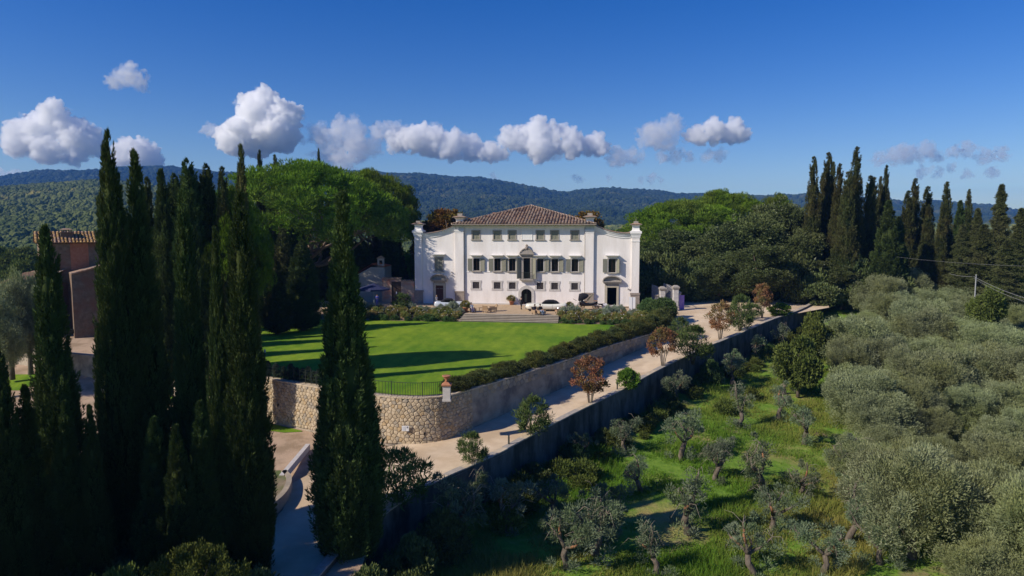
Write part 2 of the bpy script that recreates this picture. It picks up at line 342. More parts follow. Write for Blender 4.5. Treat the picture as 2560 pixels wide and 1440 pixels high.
# drive
rows = []
for (lx, ly), (rx, ry), z in zip(RD_L, RD_R, RD_Z):
    rows.append([(lx+(rx-lx)*k/6, ly+(ry-ly)*k/6, z + 0.05*math.sin(k/6*math.pi)) for k in range(7)])
mb = MB(); n = len(rows)
mb.add([p for r in rows for p in r], [(i*7+k, i*7+k+1, (i+1)*7+k+1, (i+1)*7+k) for i in range(n-1) for k in range(6)])
def drive_material():
    m = M['gravel'].copy(); m.name = 'drive_gravel'; t = m.node_tree; N = t.nodes; L = t.links; b = N['Principled BSDF']; src = b.inputs['Base Color'].links[0].from_socket
    at_ = N.new('ShaderNodeAttribute'); at_.attribute_name = 'across'; tc = N.new('ShaderNodeTexCoord'); n1 = N.new('ShaderNodeTexNoise'); n1.inputs['Scale'].default_value = 0.5; n1.inputs['Detail'].default_value = 6; L.new(tc.outputs['Object'], n1.inputs['Vector'])
    ad = N.new('ShaderNodeMath'); ad.operation = 'MULTIPLY_ADD'; L.new(n1.outputs[0], ad.inputs[0]); ad.inputs[1].default_value = 0.22; L.new(at_.outputs['Fac'], ad.inputs[2])
    cr = N.new('ShaderNodeValToRGB'); els = cr.color_ramp.elements; els[0].position = 0.0; els[0].color = (0.66,0.58,0.47,1); els[1].position = 1.0; els[1].color = (0.95,0.93,0.9,1)
    for p_, v in ((0.16,0.86),(0.26,1.0),(0.36,1.06),(0.47,0.93),(0.60,0.94),(0.70,1.06),(0.82,1.0),(0.93,0.84)): e = els.new(p_); e.color = (v, v*0.985, v*0.96, 1)
    els[-1].color = (0.68,0.6,0.48,1)
    L.new(ad.outputs[0], cr.inputs[0]); mx = N.new('ShaderNodeMix'); mx.data_type = 'RGBA'; mx.blend_type = 'MULTIPLY'; mx.inputs[0].default_value = 1.0; L.new(src, mx.inputs[6]); L.new(cr.outputs[0], mx.inputs[7]); L.new(mx.outputs[2], b.inputs['Base Color']); return m
M['drive'] = drive_material(); dro = mb.build('gravel_drive', M['drive'], smooth=True)
aa = dro.data.attributes.new('across', 'FLOAT', 'POINT'); aa.data.foreach_set('value', [k/6*0.86 for r in rows for k in range(7)])
tag(dro, 'pale gravel drive rising between two stone walls to the gate', 'drive', kind='structure')
mb = MB(); mb.add([(21.3,98,0.458),(39.5,92.9,0.458),(46,98,0.64),(52,112,0.85),(36,118,0.86),(21,116,0.84)], [(0,1,2,3,4,5)])
tag(mb.build('forecourt', M['gravel']), 'pale gravel forecourt by the stone gate piers', 'drive', kind='structure')

# dirt yard left of the drive, rising to the farmhouse
def yard(x, y):
    z = np.interp(y, [0,30,54,64,74,120], [-5.4,-4.3,-3.22,-1.9,-0.25,-0.12]) + fbm(x/5, y/5, 9)*0.18
    d = np.interp(y, [p[1] for p in RD_L], [p[0] for p in RD_L])
    k = np.clip((x - d + 0.3)/1.5, 0, 1)
    return z*(1-k) + k*(np.interp(y, [p[1] for p in RD_L], RD_Z) - 0.12) - 0.015
tag(link('dirt_yard', grid_mesh('dirt_yard', np.concatenate([np.linspace(-160,-45,14), np.arange(-44,-6.5,0.75)]), np.concatenate([np.arange(18,62,0.75), np.arange(62,140,2.5)]), yard, M['dirt'])), 'brown dirt yard under the curved stone wall', 'yard', kind='structure')
tag(link('grass_patch', grid_mesh('grass_patch', np.linspace(-60,-44,12), np.linspace(60,64,6), lambda x, y: yard(x, y)+0.03, M['lawn'])), 'strip of bright grass at the edge of the farm yard', 'grass', kind='structure')
tag(link('grass_verge', grid_mesh('grass_verge', np.linspace(-30,-16,12), np.linspace(0,1,3), lambda x, y: 0*x, M['lawn'])), 'green verge at the foot of the curved stone wall', 'grass', kind='structure')
gv = bpy.data.objects['grass_verge'].data
for v in gv.vertices:
    x, t = v.co.x, v.co.y; yy = np.interp(x, [-30,-19.7,-15], [59,53.3,50.5]) - 0.35 - t*1.5*(0.55+0.45*math.sin(x*1.3)); v.co = (x, yy, float(yard(x, yy)) + 0.03)
gv.update()

# ------------------------------------------------------------------ walls
def polyline_sample(P, step):
    P = [Vector((*p, 0)) if len(p) == 2 else Vector(p) for p in P]; out = []
    for a, b in zip(P[:-1], P[1:]):
        k = max(1, int((b-a).length/step))
        for i in range(k): out.append(a + (b-a)*(i/k))
    out.append(P[-1]); return out
def smooth_poly(P, it=2):
    for _ in range(it):
        Q = [P[0]]
        for a, b in zip(P[:-1], P[1:]):
            Q += [tuple(np.array(a)*0.75+np.array(b)*0.25), tuple(np.array(a)*0.25+np.array(b)*0.75)]
        P = Q + [P[-1]]
    return P
WS = smooth_poly(WALL, 3)
def wall_strip(path, ztop, zbot, thick, side):      # path: list of (x,y); ztop/zbot: functions of index position
    n = len(path); mb = MB(); vs = []
    for i, p in enumerate(path):
        a = np.array(path[max(i-1,0)]); b = np.array(path[min(i+1,n-1)]); t = (b-a)/np.linalg.norm(b-a); nr = np.array((t[1], -t[0]))*side
        q = np.array(p); o = q + nr*0; i_ = q - nr*thick; lo = q + nr*0.10
        vs += [(o[0],o[1],ztop(q)), (i_[0],i_[1],ztop(q)), (lo[0],lo[1],zbot(q)), (i_[0],i_[1],zbot(q))]
    fs = []
    for i in range(n-1):
        a = i*4; b = a+4
        fs += [(a,a+1,b+1,b), (a,b,b+2,a+2), (a+1,a+3,b+3,b+1), (a+2,b+2,b+3,a+3)]
    fs += [(0,2,3,1), ((n-1)*4,(n-1)*4+1,(n-1)*4+3,(n-1)*4+2)]
    return mb.add(vs, fs)
def base_z(q):
    y = q[1]; x = q[0]
    zr = np.interp(y, [p[1] for p in RD_L], RD_Z)
    zy = float(yard(np.float64(x), np.float64(y)))
    return float(zy if x < -12 else zr) - 0.35
def mortar_material():
    return pm('rough_plastered_wall', (0.36,0.30,0.225), (0.46,0.39,0.30), 1.2, 0.95, 0.9, 7, c3=(0.19,0.165,0.14), scale3=0.55)
M['mortar'] = mortar_material()
rw = empty('retaining_wall', (-6.4,47,-3.2), 'tall curved retaining wall of tan rubble stone under the lawn', 'wall')
def rel(par, v): return (v[0]-par.location.x, v[1]-par.location.y, v[2]-par.location.z)
mbw = wall_strip(WS, lambda q: 0.06, base_z, 0.55, 1)
mbw.v = [rel(rw, v) for v in mbw.v]; mbw.build('wall_core', M['mortar'], rw)
# coping
cps = polyline_sample(WS, 0.7)
mb_c = MB(); ccount = 0
for a, b in zip(cps[:-1], cps[1:]):
    if a.x < -34 or a.y > 88: continue
    t = (b-a).normalized(); nr = Vector((t.y,-t.x,0)); z0 = 0.064; h = 0.09 + random.Random(ccount).random()*0.03
    p = [a+t*0.01+nr*0.07, b-t*0.01+nr*0.07, b-t*0.01-nr*0.57, a+t*0.01-nr*0.57]
    c = MB().add([rel(rw, (q.x,q.y,z0)) for q in p] + [rel(rw, (q.x,q.y,z0+h)) for q in p], [(0,3,2,1),(4,5,6,7),(0,1,5,4),(1,2,6,5),(2,3,7,6),(3,0,4,7)])
    c.build('coping_stone', M['tan_stone'], rw); ccount += 1

# rubble stones: polygon cells clipped against their neighbours, mapped on the wall's face
def cells(width, height, cw, ch, rng):
    nx = max(1, int(width/cw)); ny = max(1, int(height/ch)); pts = {}
    for j in range(-1, ny+1):
        for i in range(-1, nx+1):
            pts[i,j] = ((i+0.5+0.5*(j % 2)+rng.uniform(-0.33,0.33))*width/nx, (j+0.5+rng.uniform(-0.3,0.3))*height/ny)
    out = []
    for j in range(ny):
        for i in range(nx):
            c = pts[i,j]; poly = [(0,0),(width,0),(width,height),(0,height)]
            for dj in (-2,-1,0,1,2):
                for di in (-2,-1,0,1,2):
                    if (di or dj) and (i+di, j+dj) in pts:
                        q = pts[i+di,j+dj]; mx_, my_ = (c[0]+q[0])/2, (c[1]+q[1])/2; nx_, ny_ = q[0]-c[0], q[1]-c[1]
                        new = []
                        for k in range(len(poly)):
                            a = poly[k]; b = poly[(k+1) % len(poly)]
                            da = (a[0]-mx_)*nx_+(a[1]-my_)*ny_; db = (b[0]-mx_)*nx_+(b[1]-my_)*ny_
                            if da <= 0: new.append(a)
                            if da*db < 0: s = da/(da-db); new.append((a[0]+(b[0]-a[0])*s, a[1]+(b[1]-a[1])*s))
                        poly = new
                        if len(poly) < 3: break
                if len(poly) < 3: break
            if len(poly) >= 3: out.append((c, poly))
    return out
STONE_M = [pm('rubble_stone_%s' % k, c, tuple(v*1.25 for v in c), 4, 0.95, 0.7, 16) for k, c in (('tan',(0.38,0.30,0.20)),('sand',(0.46,0.37,0.255)),('grey',(0.31,0.265,0.205)),('ochre',(0.39,0.285,0.165)))]
seg_path = polyline_sample([p for p in WS if -23.5 <= p[0] <= -2.6 and p[1] < 56.5], 0.25)
cum = [0.0]
for a, b in zip(seg_path[:-1], seg_path[1:]): cum.append(cum[-1]+(b-a).length)
def on_path(s):
    i = min(max(np.searchsorted(cum, s)-1, 0), len(cum)-2); k = (s-cum[i])/(cum[i+1]-cum[i]); p = seg_path[i].lerp(seg_path[i+1], k)
    t = (seg_path[i+1]-seg_path[i]).normalized(); return p, Vector((t.y,-t.x,0))
rs = random.Random(4); stones = []
for c, poly in cells(cum[-1], 3.25, 0.34, 0.225, rs):
    pc, nr = on_path(min(max(c[0],0.01), cum[-1]-0.01))
    stones.append((c, poly, pc))
def stone_mb(c, poly, seed, par, proud=None):
    r = random.Random(seed); pr = proud or r.uniform(0.05,0.10); n = len(poly); vs = []
    for shrink, off in ((0.965,-0.02),(0.90,pr*0.65),(0.62,pr)):
        for x, z in poly:
            xx = c[0]+(x-c[0])*shrink; zz = c[1]+(z-c[1])*shrink
            p, nr = on_path(min(max(xx,0.001), cum[-1]-0.001)); zw = 0.05-3.25+zz
            q = p + nr*(off + 0.10*max(0,-zw)/3.2); vs.append(rel(par, (q.x, q.y, zw)))
    fs = [tuple(range(2*n, 3*n))] + [(k*n+i, k*n+(i+1) % n, (k+1)*n+(i+1) % n, (k+1)*n+i) for k in range(2) for i in range(n)]
    return vs, fs
vis = sorted(range(len(stones)), key=lambda i: (-1 if (-19.9 < stones[i][2].x < -15.4 or -10.2 < stones[i][2].x < -3.4) else 1))
rest = MB()
for k, i in enumerate(vis):
    c, poly, _ = stones[i]; vs, fs = stone_mb(c, poly, i, rw); mi = rs.choices(range(4), (5,5,2,2))[0]
    if k < 295: MB().add(vs, fs).build('stone', STONE_M[mi], rw)
    else: rest.add(vs, fs, mi)
tag(rest.build('stone_courses', STONE_M, rw), kind='stuff')
# upper stone courses of the shaded stretch
seg_path = polyline_sample([p for p in WS if p[0] > -2.6 and p[1] < 84], 0.4); cum = [0.0]
for a, b in zip(seg_path[:-1], seg_path[1:]): cum.append(cum[-1]+(b-a).length)
up = MB()
for c, poly in cells(cum[-1], 0.75, 0.55, 0.36, rs):
    poly = [(x, z+2.5) for x, z in poly]; c = (c[0], c[1]+2.5)
    vs, fs = stone_mb(c, poly, int(c[0]*100), rw, rs.uniform(0.025,0.06)); up.add(vs, fs, rs.choices(range(4), (3,1,5,1))[0])
tag(up.build('upper_stone_courses', STONE_M, rw), kind='stuff')
# putlog holes and the notice
for px, py in ((668,993),(697,1012),(752,1030),(1062,1083)):
    p = at(px, py, 50); i = min(range(len(WS)), key=lambda k: abs(at(px,py,WS[k][1]).x - WS[k][0]))
    q = at(px, py, WS[i][1]); MB().box(-0.06,0.06,-0.16,0.05,-0.10,0.10).build('weep_hole', M['dark'], rw, loc=rel(rw, q))
q = at(1014,1070,46.9)
sg = empty('notice_board', (q.x,46.80,q.z), 'small white notice board fixed to the curved stone wall', 'sign')
MB().box(-0.25,0.25,-0.03,0.0,-0.19,0.19).build('board', M['white_paint'], sg)
MB().box(-0.21,-0.01,-0.036,-0.0305,-0.15,0.13).build('text_panel', pm('grey_print',(0.62,0.64,0.68)), sg)
MB().box(0.10,0.19,-0.036,-0.0305,0.02,0.14).build('picture_panel', pm('dark_print',(0.12,0.12,0.16)), sg)
MB().box(0.0,0.012,-0.036,-0.0305,-0.18,0.18).build('fold', pm('fold_grey',(0.4,0.4,0.42)), sg)
MB().box(-0.2,0.2,0.0,0.06,-0.03,0.03).build('bracket', M['iron'], sg)

# lower wall on the outer side of the drive
RS = smooth_poly([(x, y) for x, y in RD_R if y > 20] , 2)
def road_zr(q): return float(np.interp(q[1], [p[1] for p in RD_R], RD_Z))
M['old_wall'] = pm('stained_old_wall', (0.10,0.088,0.07), (0.19,0.165,0.135), 1.6, 0.95, 0.9, 6, c3=(0.055,0.05,0.036), scale3=0.9, stretch=(1,1,0.4))
ow = empty('drive_wall', (-3.4,41.2,-3.3), 'low mossy retaining wall along the outer edge of the drive', 'wall')
mbw = wall_strip(RS, lambda q: road_zr(q)+0.16, lambda q: float(grade(q[0]+1, q[1]))-0.6, 0.42, 1)
mbw.v = [rel(ow, v) for v in mbw.v]; mbw.build('wall_core', M['old_wall'], ow)
pp = polyline_sample(RS, 1.3)
for k, (a, b) in enumerate(zip(pp[:-1], pp[1:])):
    t = (b-a).normalized(); nr = Vector((t.y,-t.x,0)); za = road_zr(a)+0.163; zb = road_zr(b)+0.163; h = 0.07+0.03*random.Random(k).random()
    ln = random.Random(k+9).uniform(-0.02,0.03)
    p = [(a+t*0.012+nr*(0.04+ln),za),(b-t*0.012+nr*(0.04+ln),zb),(b-t*0.012-nr*0.46,zb),(a+t*0.012-nr*0.46,za)]
    MB().add([rel(ow,(q.x,q.y,z)) for q,z in p]+[rel(ow,(q.x,q.y,z+h)) for q,z in p], [(0,3,2,1),(4,5,6,7),(0,1,5,4),(1,2,6,5),(2,3,7,6),(3,0,4,7)]).build('coping_stone', M['stone'] if k % 3 else M['tan_stone'], ow)

# curved planter wall at the fork
pc = [(-14.2,41.6),(-13.5,40.6),(-13.1,39.2),(-12.95,37.6),(-13.2,36.1),(-13.9,34.8),(-15.2,33.6),(-17,32.8)]
pc = smooth_poly(pc, 2)
pw = wall_strip(pc, lambda q: -3.08, lambda q: -4.4, 0.32, -1)
tag(pw.build('planter_wall', pm('planter_stone',(0.36,0.29,0.21),(0.46,0.38,0.28),3,0.95,0.5,c3=(0.28,0.24,0.19))), 'low curved planter wall where the drive forks', 'wall')
tag(MB().add([(x,y,-3.14) for x, y in pc] + [(-19,33,-3.14),(-18.5,42,-3.14)], [tuple(range(len(pc)+2))]).build('planter_soil', pm('dry_soil',(0.20,0.15,0.09),(0.30,0.24,0.15),3,0.95,0.6,c3=(0.11,0.14,0.04),scale3=1.0)), 'dry soil with weeds inside the curved planter', 'soil', kind='structure')
a = onz(770,1112,-3.15); b = onz(704,1192,-3.2); t = (b-a).normalized(); nr = Vector((t.y,-t.x,0))*0.15
ch = MB(); vs = [(a-nr*1.0).to_tuple(), (a+nr).to_tuple(), (b+nr).to_tuple(), (b-nr).to_tuple()]
ch.add([(x,y,-3.5) for x,y,_ in vs]+[(x,y,-3.08) for x,y,_ in vs], [(0,3,2,1),(4,5,6,7),(0,1,5,4),(1,2,6,5),(2,3,7,6),(3,0,4,7)])
tag(ch.build('drain_kerb', M['pale_stone']), 'straight pale stone kerb between drive and dirt yard', 'kerb')

# gate pillar with terracotta urn at the corner of the lawn wall
q = onz(1117,1000,0.1)
gp = empty('garden_pillar', (q.x,q.y,0.06), 'short stone pillar with terracotta urn at the end of the iron railing', 'pillar')
MB().box(-0.29,0.29,-0.29,0.29,0,0.12).box(-0.26,0.26,-0.26,0.26,0.12,1.08).build('shaft', M['pale_stone'], gp)
MB().frus(0,0,1.082,1.16,0.66,0.66,0.7,0.7).frus(0,0,1.16,1.34,0.66,0.66,0.2,0.2).build('cap', M['terracotta'], gp)
MB().lathe([(0.1,1.342),(0.14,1.38),(0.07,1.44),(0.2,1.6),(0.24,1.7),(0.33,1.74),(0.31,1.78),(0.2,1.76)], 14).build('urn', M['terracotta'], gp, True)
# iron railing along the curve
fl = empty('iron_railing', (-9,47.6,0.16), 'thin dark iron railing on top of the curved stone wall', 'railing')
fpath = polyline_sample([(p[0], p[1]+0.28) for p in WS if -12.5 < p[0] < q.x-0.25 and p[1] < 50], 0.16)
for k, p in enumerate(fpath):
    post = k % 12 == 6
    MB().box(-0.012,0.012,-0.012,0.012,0,0.98).build('baluster', M['iron'], fl, loc=rel(fl,(p.x,p.y,0.16))) if not post else MB().box(-0.026,0.026,-0.026,0.026,0,1.06).build('post', M['iron'], fl, loc=rel(fl,(p.x,p.y,0.16)))
for z in (0.09, 0.985):
    MB().tube([rel(fl,(p.x,p.y,0.16+z)) for p in fpath], 0.02, 5).build('rail', M['iron'], fl)
# wire fence over the left stretch
wf = empty('wire_fence', (-19,53.5,0.1), 'low wire fence with thin posts in front of the clipped shrubs', 'fence')
wp = polyline_sample([(p[0]+0.12, p[1]+0.3) for p in WS if -34 < p[0] < -12.4], 1.5)
for p in wp: MB().box(-0.02,0.02,-0.02,0.02,0,1.15).build('post', M['iron'], wf, loc=rel(wf,(p.x,p.y,0.1)))
for z in (0.2,0.45,0.7,0.95,1.12): MB().tube([rel(wf,(p.x,p.y,0.1+z)) for p in wp], 0.006, 4).build('wire', M['iron'], wf)
# ------------------------------------------------------------------ villa
VO = (2.2, 100.0, 0.8); VR = R_(8); vc, vs_ = math.cos(VR), math.sin(VR)
def V(px, py):                             # facade plane: local x, local z
    u, ry, rz = ray(px, py); lx = (u/ry*VO[1]-VO[0])/(vc+u/ry*vs_); k = (VO[1]-lx*vs_)/ry
    return lx, CAMZ+rz*k-VO[2]
def VX(px): return V(px, 660)[0]
def VZ(py, px=1317): return V(px, py)[1]
def vw(lx, ly, lz=0): return Vector((VO[0]+lx*vc+ly*vs_, VO[1]-lx*vs_+ly*vc, VO[2]+lz))
def vloc(p): dx, dy = p.x-VO[0], p.y-VO[1]; return dx*vc-dy*vs_, dx*vs_+dy*vc, p.z-VO[2]
villa = empty('villa', VO, 'white baroque villa with curved wing walls and brown tiled hip roof', 'villa', rz=-VR)
EAVE = VZ(562)
xl0, xl1 = VX(1139), VX(1160); xr0, xr1 = VX(1463), VX(1484)         # inner pilasters
xe0, xe1 = VX(1038), VX(1055.5); xf0, xf1 = VX(1579), VX(1598)       # end piers
def rect(pxc, w, py0, py1):               # opening: centre px, width px, top, bottom
    x0, z1 = V(pxc-w/2, py0); x1, z0 = V(pxc+w/2, py1); return [x0, x1, z0, z1]
TOPW = [1190,1243,1280.5,1350.5,1386.5,1437]; 
MIDW = [1191,1243.5,1280.5,1350.5,1387,1437]
top = [rect(p, 17, 578, 599) for p in TOPW]
mid = [rect(p, 16.5, 647, 678) for p in MIDW]
grd = [rect(p, 16.5, 706, 723) for p in (1190,1243,1280.7,1350,1386.5,1436.5)]
portal = rect(1317, 17, 645, 697); arch = rect(1316, 26, 722, 764); arch[2] = 0.05
lw = rect(1097.5, 18, 646, 678); rwn = rect(1530, 18, 646, 681)
ld = rect(1099, 20, 713, 757); rdr = rect(1529.5, 23, 719, 764); ld[2] = 0.12; rdr[2] = 0.12
# align rows: same sill and head height across a row
for grp in (top, mid, grd):
    z0 = sum(r[2] for r in grp)/len(grp); z1 = sum(r[3] for r in grp)/len(grp)
    for r in grp: r[2] = z0; r[3] = z1
lw[2:] = rwn[2:] = [(lw[2]+rwn[2])/2, (lw[3]+rwn[3])/2]
ld[3] = rdr[3] = (ld[3]+rdr[3])/2
def wall_grid(mb, x0, x1, z0, z1, ops, y=0.0, rev=0.38):
    xs = sorted({x0, x1, *[o[0] for o in ops], *[o[1] for o in ops]}); zs = sorted({z0, z1, *[o[2] for o in ops], *[o[3] for o in ops]})
    for a, b in zip(xs[:-1], xs[1:]):
        for c, d in zip(zs[:-1], zs[1:]):
            mx, mz = (a+b)/2, (c+d)/2
            if any(o[0] < mx < o[1] and o[2] < mz < o[3] for o in ops): continue
            mb.add([(a,y,c),(b,y,c),(b,y,d),(a,y,d)], [(0,1,2,3)])
    for o in ops:
        a, b, c, d = o
        mb.add([(a,y,c),(b,y,c),(b,y,d),(a,y,d),(a,y+rev,c),(b,y+rev,c),(b,y+rev,d),(a,y+rev,d)], [(0,4,5,1),(1,5,6,2),(2,6,7,3),(3,7,4,0)])
mb = MB()
wall_grid(mb, xl0, xr1, -0.6, EAVE, top+mid+grd+[portal, arch])
D = 21.0
mb.add([(xl0,0,-0.6),(xl0,0,EAVE),(xl0,D,EAVE),(xl0,D,-0.6)], [(0,1,2,3)]); mb.add([(xr1,0,-0.6),(xr1,0,EAVE),(xr1,D,EAVE),(xr1,D,-0.6)], [(3,2,1,0)])
mb.add([(xl0,D,-0.6),(xr1,D,-0.6),(xr1,D,EAVE),(xl0,D,EAVE)], [(3,2,1,0)])
mb.build('main_wall', M['plaster'], villa)
# rooms behind the openings
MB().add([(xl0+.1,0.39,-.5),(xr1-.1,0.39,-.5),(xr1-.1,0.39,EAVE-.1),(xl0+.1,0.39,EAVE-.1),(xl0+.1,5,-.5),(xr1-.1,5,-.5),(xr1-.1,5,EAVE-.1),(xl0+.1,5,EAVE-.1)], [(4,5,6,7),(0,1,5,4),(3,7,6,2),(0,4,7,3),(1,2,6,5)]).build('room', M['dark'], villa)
# wings: curved parapet
def curve_z(s): return VZ(584.5, 1070) + 1.25*max(0, s)**2.3 + 0.22*max(0, 1-s*5)**2      # s: 0 at end pier, 1 at the main block
for side, (x0, x1, ops) in (('l', (xe1, xl0, [lw, ld])), ('r', (xr1, xf0, [rwn, rdr]))):
    mb = MB(); zt = 9.6; wall_grid(mb, x0, x1, -0.6, zt, ops)
    K = 24; tops = []
    for k in range(K+1):
        x = x0+(x1-x0)*k/K; s = (k/K) if side == 'l' else 1-k/K; tops.append((x, curve_z(s)))
    for (a, za), (b, zb) in zip(tops[:-1], tops[1:]):
        mb.add([(a,0,zt),(b,0,zt),(b,0,zb),(a,0,za)], [(0,1,2,3)]); mb.add([(a,0,za),(b,0,zb),(b,0.5,zb),(a,0.5,za)], [(0,1,2,3)]); mb.add([(a,0.5,9.0),(b,0.5,9.0),(b,0.5,zb),(a,0.5,za)], [(3,2,1,0)])
    mb.build('wing_wall', M['plaster'], villa)
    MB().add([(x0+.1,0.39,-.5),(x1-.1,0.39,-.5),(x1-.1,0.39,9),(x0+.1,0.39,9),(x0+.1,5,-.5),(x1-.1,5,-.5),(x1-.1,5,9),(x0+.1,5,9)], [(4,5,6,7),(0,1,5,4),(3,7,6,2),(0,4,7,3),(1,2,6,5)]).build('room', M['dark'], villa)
    xa, xb = (xe0, xl0-0.02) if side == 'l' else (xr1+0.02, xf1)
    MB().box(xa+0.1, xb-0.1, 5.05, 9, -0.6, 8.8).build('wing_block', M['plaster'], villa)
    cm = MB(); sm = MB()                 # moulding under the coping and tile coping
    for (a, za), (b, zb) in zip(tops[:-1], tops[1:]):
        for y, d0, d1 in ((-0.10,-0.62,-0.34),(-0.22,-0.34,-0.12),(-0.36,-0.12,0.02)):
            cm.add([(a,y,za+d0),(b,y,zb+d0),(b,y,zb+d1),(a,y,za+d1),(a,-0.004,za+d0),(b,-0.004,zb+d0),(b,-0.004,zb+d1),(a,-0.004,za+d1)], [(0,1,2,3),(0,4,5,1),(3,2,6,7)])
    cm.build('curved_cornice', M['trim'], villa)
    L_tot = x1-x0; nt_ = int(L_tot/0.21)
    for k in range(nt_):
        s0 = (k+0.5)/nt_; x = x0+L_tot*s0; s = s0 if side == 'l' else 1-s0; z = curve_z(s)
        dz = (curve_z(min(1,s+.01))-z)/0.01/L_tot*(1 if side == 'l' else -1)
        pts = [(0.115*math.cos(math.pi*q/5), 0.06+0.075*math.sin(math.pi*q/5)) for q in range(6)]
        MB().add([(x+px, -0.48, z+pz-0.02+px*dz) for px, pz in pts]+[(x+px, 0.62, z+pz+0.10+px*dz) for px, pz in pts], [(i,i+1,i+7,i+6) for i in range(5)]+[tuple(range(5,-1,-1))]).build('coping_tile', M['tile'], villa)
# piers
def pier(x0, x1, zc, big, ytop):
    c = (x0+x1)/2; w = x1-x0
    MB().box(x0, x1, -0.28, 0.1, 1.9 if not big else 2.0, zc-0.9).build('pilaster', M['trim'] if 0 else M['plaster'], villa)
    MB().box(x0-0.10, x1+0.10, -0.36, 0.1, -0.5, 1.7).box(x0-0.17, x1+0.17, -0.43, 0.1, 1.7, 2.003).build('pilaster_base', M['brown_stone'], villa)
    mo = MB()
    for dz0, dz1, e in ((-1.5,-1.38,0.06),(-0.9,-0.62,0.08),(-0.62,-0.34,0.16),(-0.34,0.0,0.28)):
        mo.box(x0-e, x1+e, -0.28-e, (w if big else 0.1), zc+dz0, zc+dz1)
    mo.build('capital', M['trim'], villa)
    d = w
    nk = MB(); cy = -0.28+d/2; z = zc+0.003
    prof = [(1.28,0),(1.02,0.12),(0.92,0.3),(0.90,0.5),(0.94,0.68),(1.12,0.86)]
    h = ytop
    for (a, za), (b, zb) in zip(prof[:-1], prof[1:]): nk.frus(c, cy, z+za*h, z+zb*h, a*w, a*d, b*w, b*d)
    nk.build('pier_neck', M['trim'], villa)
    MB().frus(c, cy, z+0.865*h, z+0.97*h, 1.5*w, 1.5*d, 1.62*w, 1.62*d).build('pier_slab', M['stone'], villa)
    MB().frus(c, cy, z+0.972*h, z+1.15*h, 1.66*w, 1.66*d, 0.8*w, 0.8*d).build('pier_roof', M['tile'], villa)
    MB().box(c-0.3*w, c+0.3*w, cy-0.3*d, cy+0.3*d, z+1.14*h, z+1.42*h).build('pier_top', M['stone'], villa)
    return c, cy, z+1.42*h
pier(xe0, xe1, VZ(576,1046), True, 1.0)
c_, cy_, zt_ = pier(xf0, xf1, VZ(578,1588), True, 1.0)
MB().lathe([(0.03,0),(0.03,0.3),(0.012,0.32),(0.012,0.62)], 6, (c_, cy_, zt_+0.002)).build('finial', M['stone'], villa)
for x0, x1 in ((xl0, xl1), (xr0, xr1)):
    MB().box(x0, x1, -0.28, 0.1, 1.95, EAVE-0.9).build('pilaster', M['plaster'], villa)
    MB().box(x0-0.08, x1+0.08, -0.34, 0.1, -0.5, 1.72).box(x0-0.14, x1+0.14, -0.40, 0.1, 1.72, 1.953).build('pilaster_base', M['brown_stone'], villa)
    MB().box(x0-0.05, x1+0.05, -0.33, 0.1, EAVE-1.15, EAVE-0.98).box(x0-0.1, x1+0.1, -0.38, 0.1, EAVE-0.90, EAVE-0.70).build('capital', M['trim'], villa)
# roof
ov = 1.0; rx0, rx1 = xl0-0.35, xr1+0.35; ry0 = -ov; half = (rx1-rx0)/2; cx = (rx0+rx1)/2
ZE = EAVE+0.10; slope = 0.285; ry1 = D+ov; zr = ZE+half*slope
MB().add([(rx0,ry0,ZE),(rx1,ry0,ZE),(rx1,ry1,ZE),(rx0,ry1,ZE),(cx,ry0+half,zr),(cx,ry1-half,zr)], [(0,1,4),(1,2,5,4),(2,3,5),(3,0,4,5)]).build('roof', M['tile'], villa)
MB().box(rx0, rx1, ry0, ry1, EAVE-0.06, EAVE+0.075).build('eaves_board', M['wood'], villa)
MB().box(xl1+0.02, xr0-0.02, -0.3, -0.003, EAVE-0.32, EAVE-0.064).build('eaves_cornice', M['trim'], villa)
roof_o = [o for o in villa.children if o.name.startswith('roof')][0]
# cover tiles: half round, one mesh for each slope face
def tile_slope(o, ax, up, width, apex_len, name, seed):
    r = random.Random(seed); mb = MB(); sp_ = 0.46; n = int(width/sp_); nrm = ax.cross(up).normalized()
    for i in range(n):
        u = (i+0.5)*width/n; lim = min(u, width-u)/(width/2)*apex_len
        v = -0.08
        while v < lim-0.12:
            l = 0.6; v1 = min(v+l+0.08, lim)
            base = o+ax*(u+r.uniform(-.02,.02)); lift = r.uniform(0,0.04); tl = r.uniform(-.02,.02)
            pts = []
            for e, vv, hh, rr in ((0, v, 0.07+lift, 0.185), (1, v1, 0.02+lift, 0.15)):
                for k in range(5):
                    a = math.pi*k/4; pts.append(base+ax*(rr*math.cos(a)+tl*e)+up*vv+nrm*(rr*0.85*math.sin(a)+hh))
            mb.add(pts, [(k,k+1,k+6,k+5) for k in range(4)]+[(4,3,2,1,0)], r.choices((0,1,2),(6,2,2))[0]); v += l
    return mb
TM = [M['tile'], pm('pale_tile',(0.33,0.24,0.18),(0.42,0.32,0.25),3,0.95,0.3), pm('dark_tile',(0.14,0.085,0.065),(0.22,0.14,0.10),3,0.95,0.3)]
sl = math.sqrt(half**2+(half*slope)**2); X_, Y_, Z_ = Vector((1,0,0)), Vector((0,1,0)), Vector((0,0,1))
tag(tile_slope(Vector((rx0,ry0,ZE)), X_, Vector((0,half,half*slope)).normalized(), rx1-rx0, sl, 'f', 1).build('front_tiles', TM, roof_o), kind='stuff')
rg = MB()
for sx in (rx0, rx1):
    a = Vector((sx,ry0,ZE)); b = Vector((cx,ry0+half,zr)); n = int((b-a).length/0.42)
    for k in range(n):
        p = a.lerp(b, k/n); q = a.lerp(b, (k+1.15)/n); rg.tube([p+Z_*0.06, q+Z_*0.03], [0.14,0.12], 7)
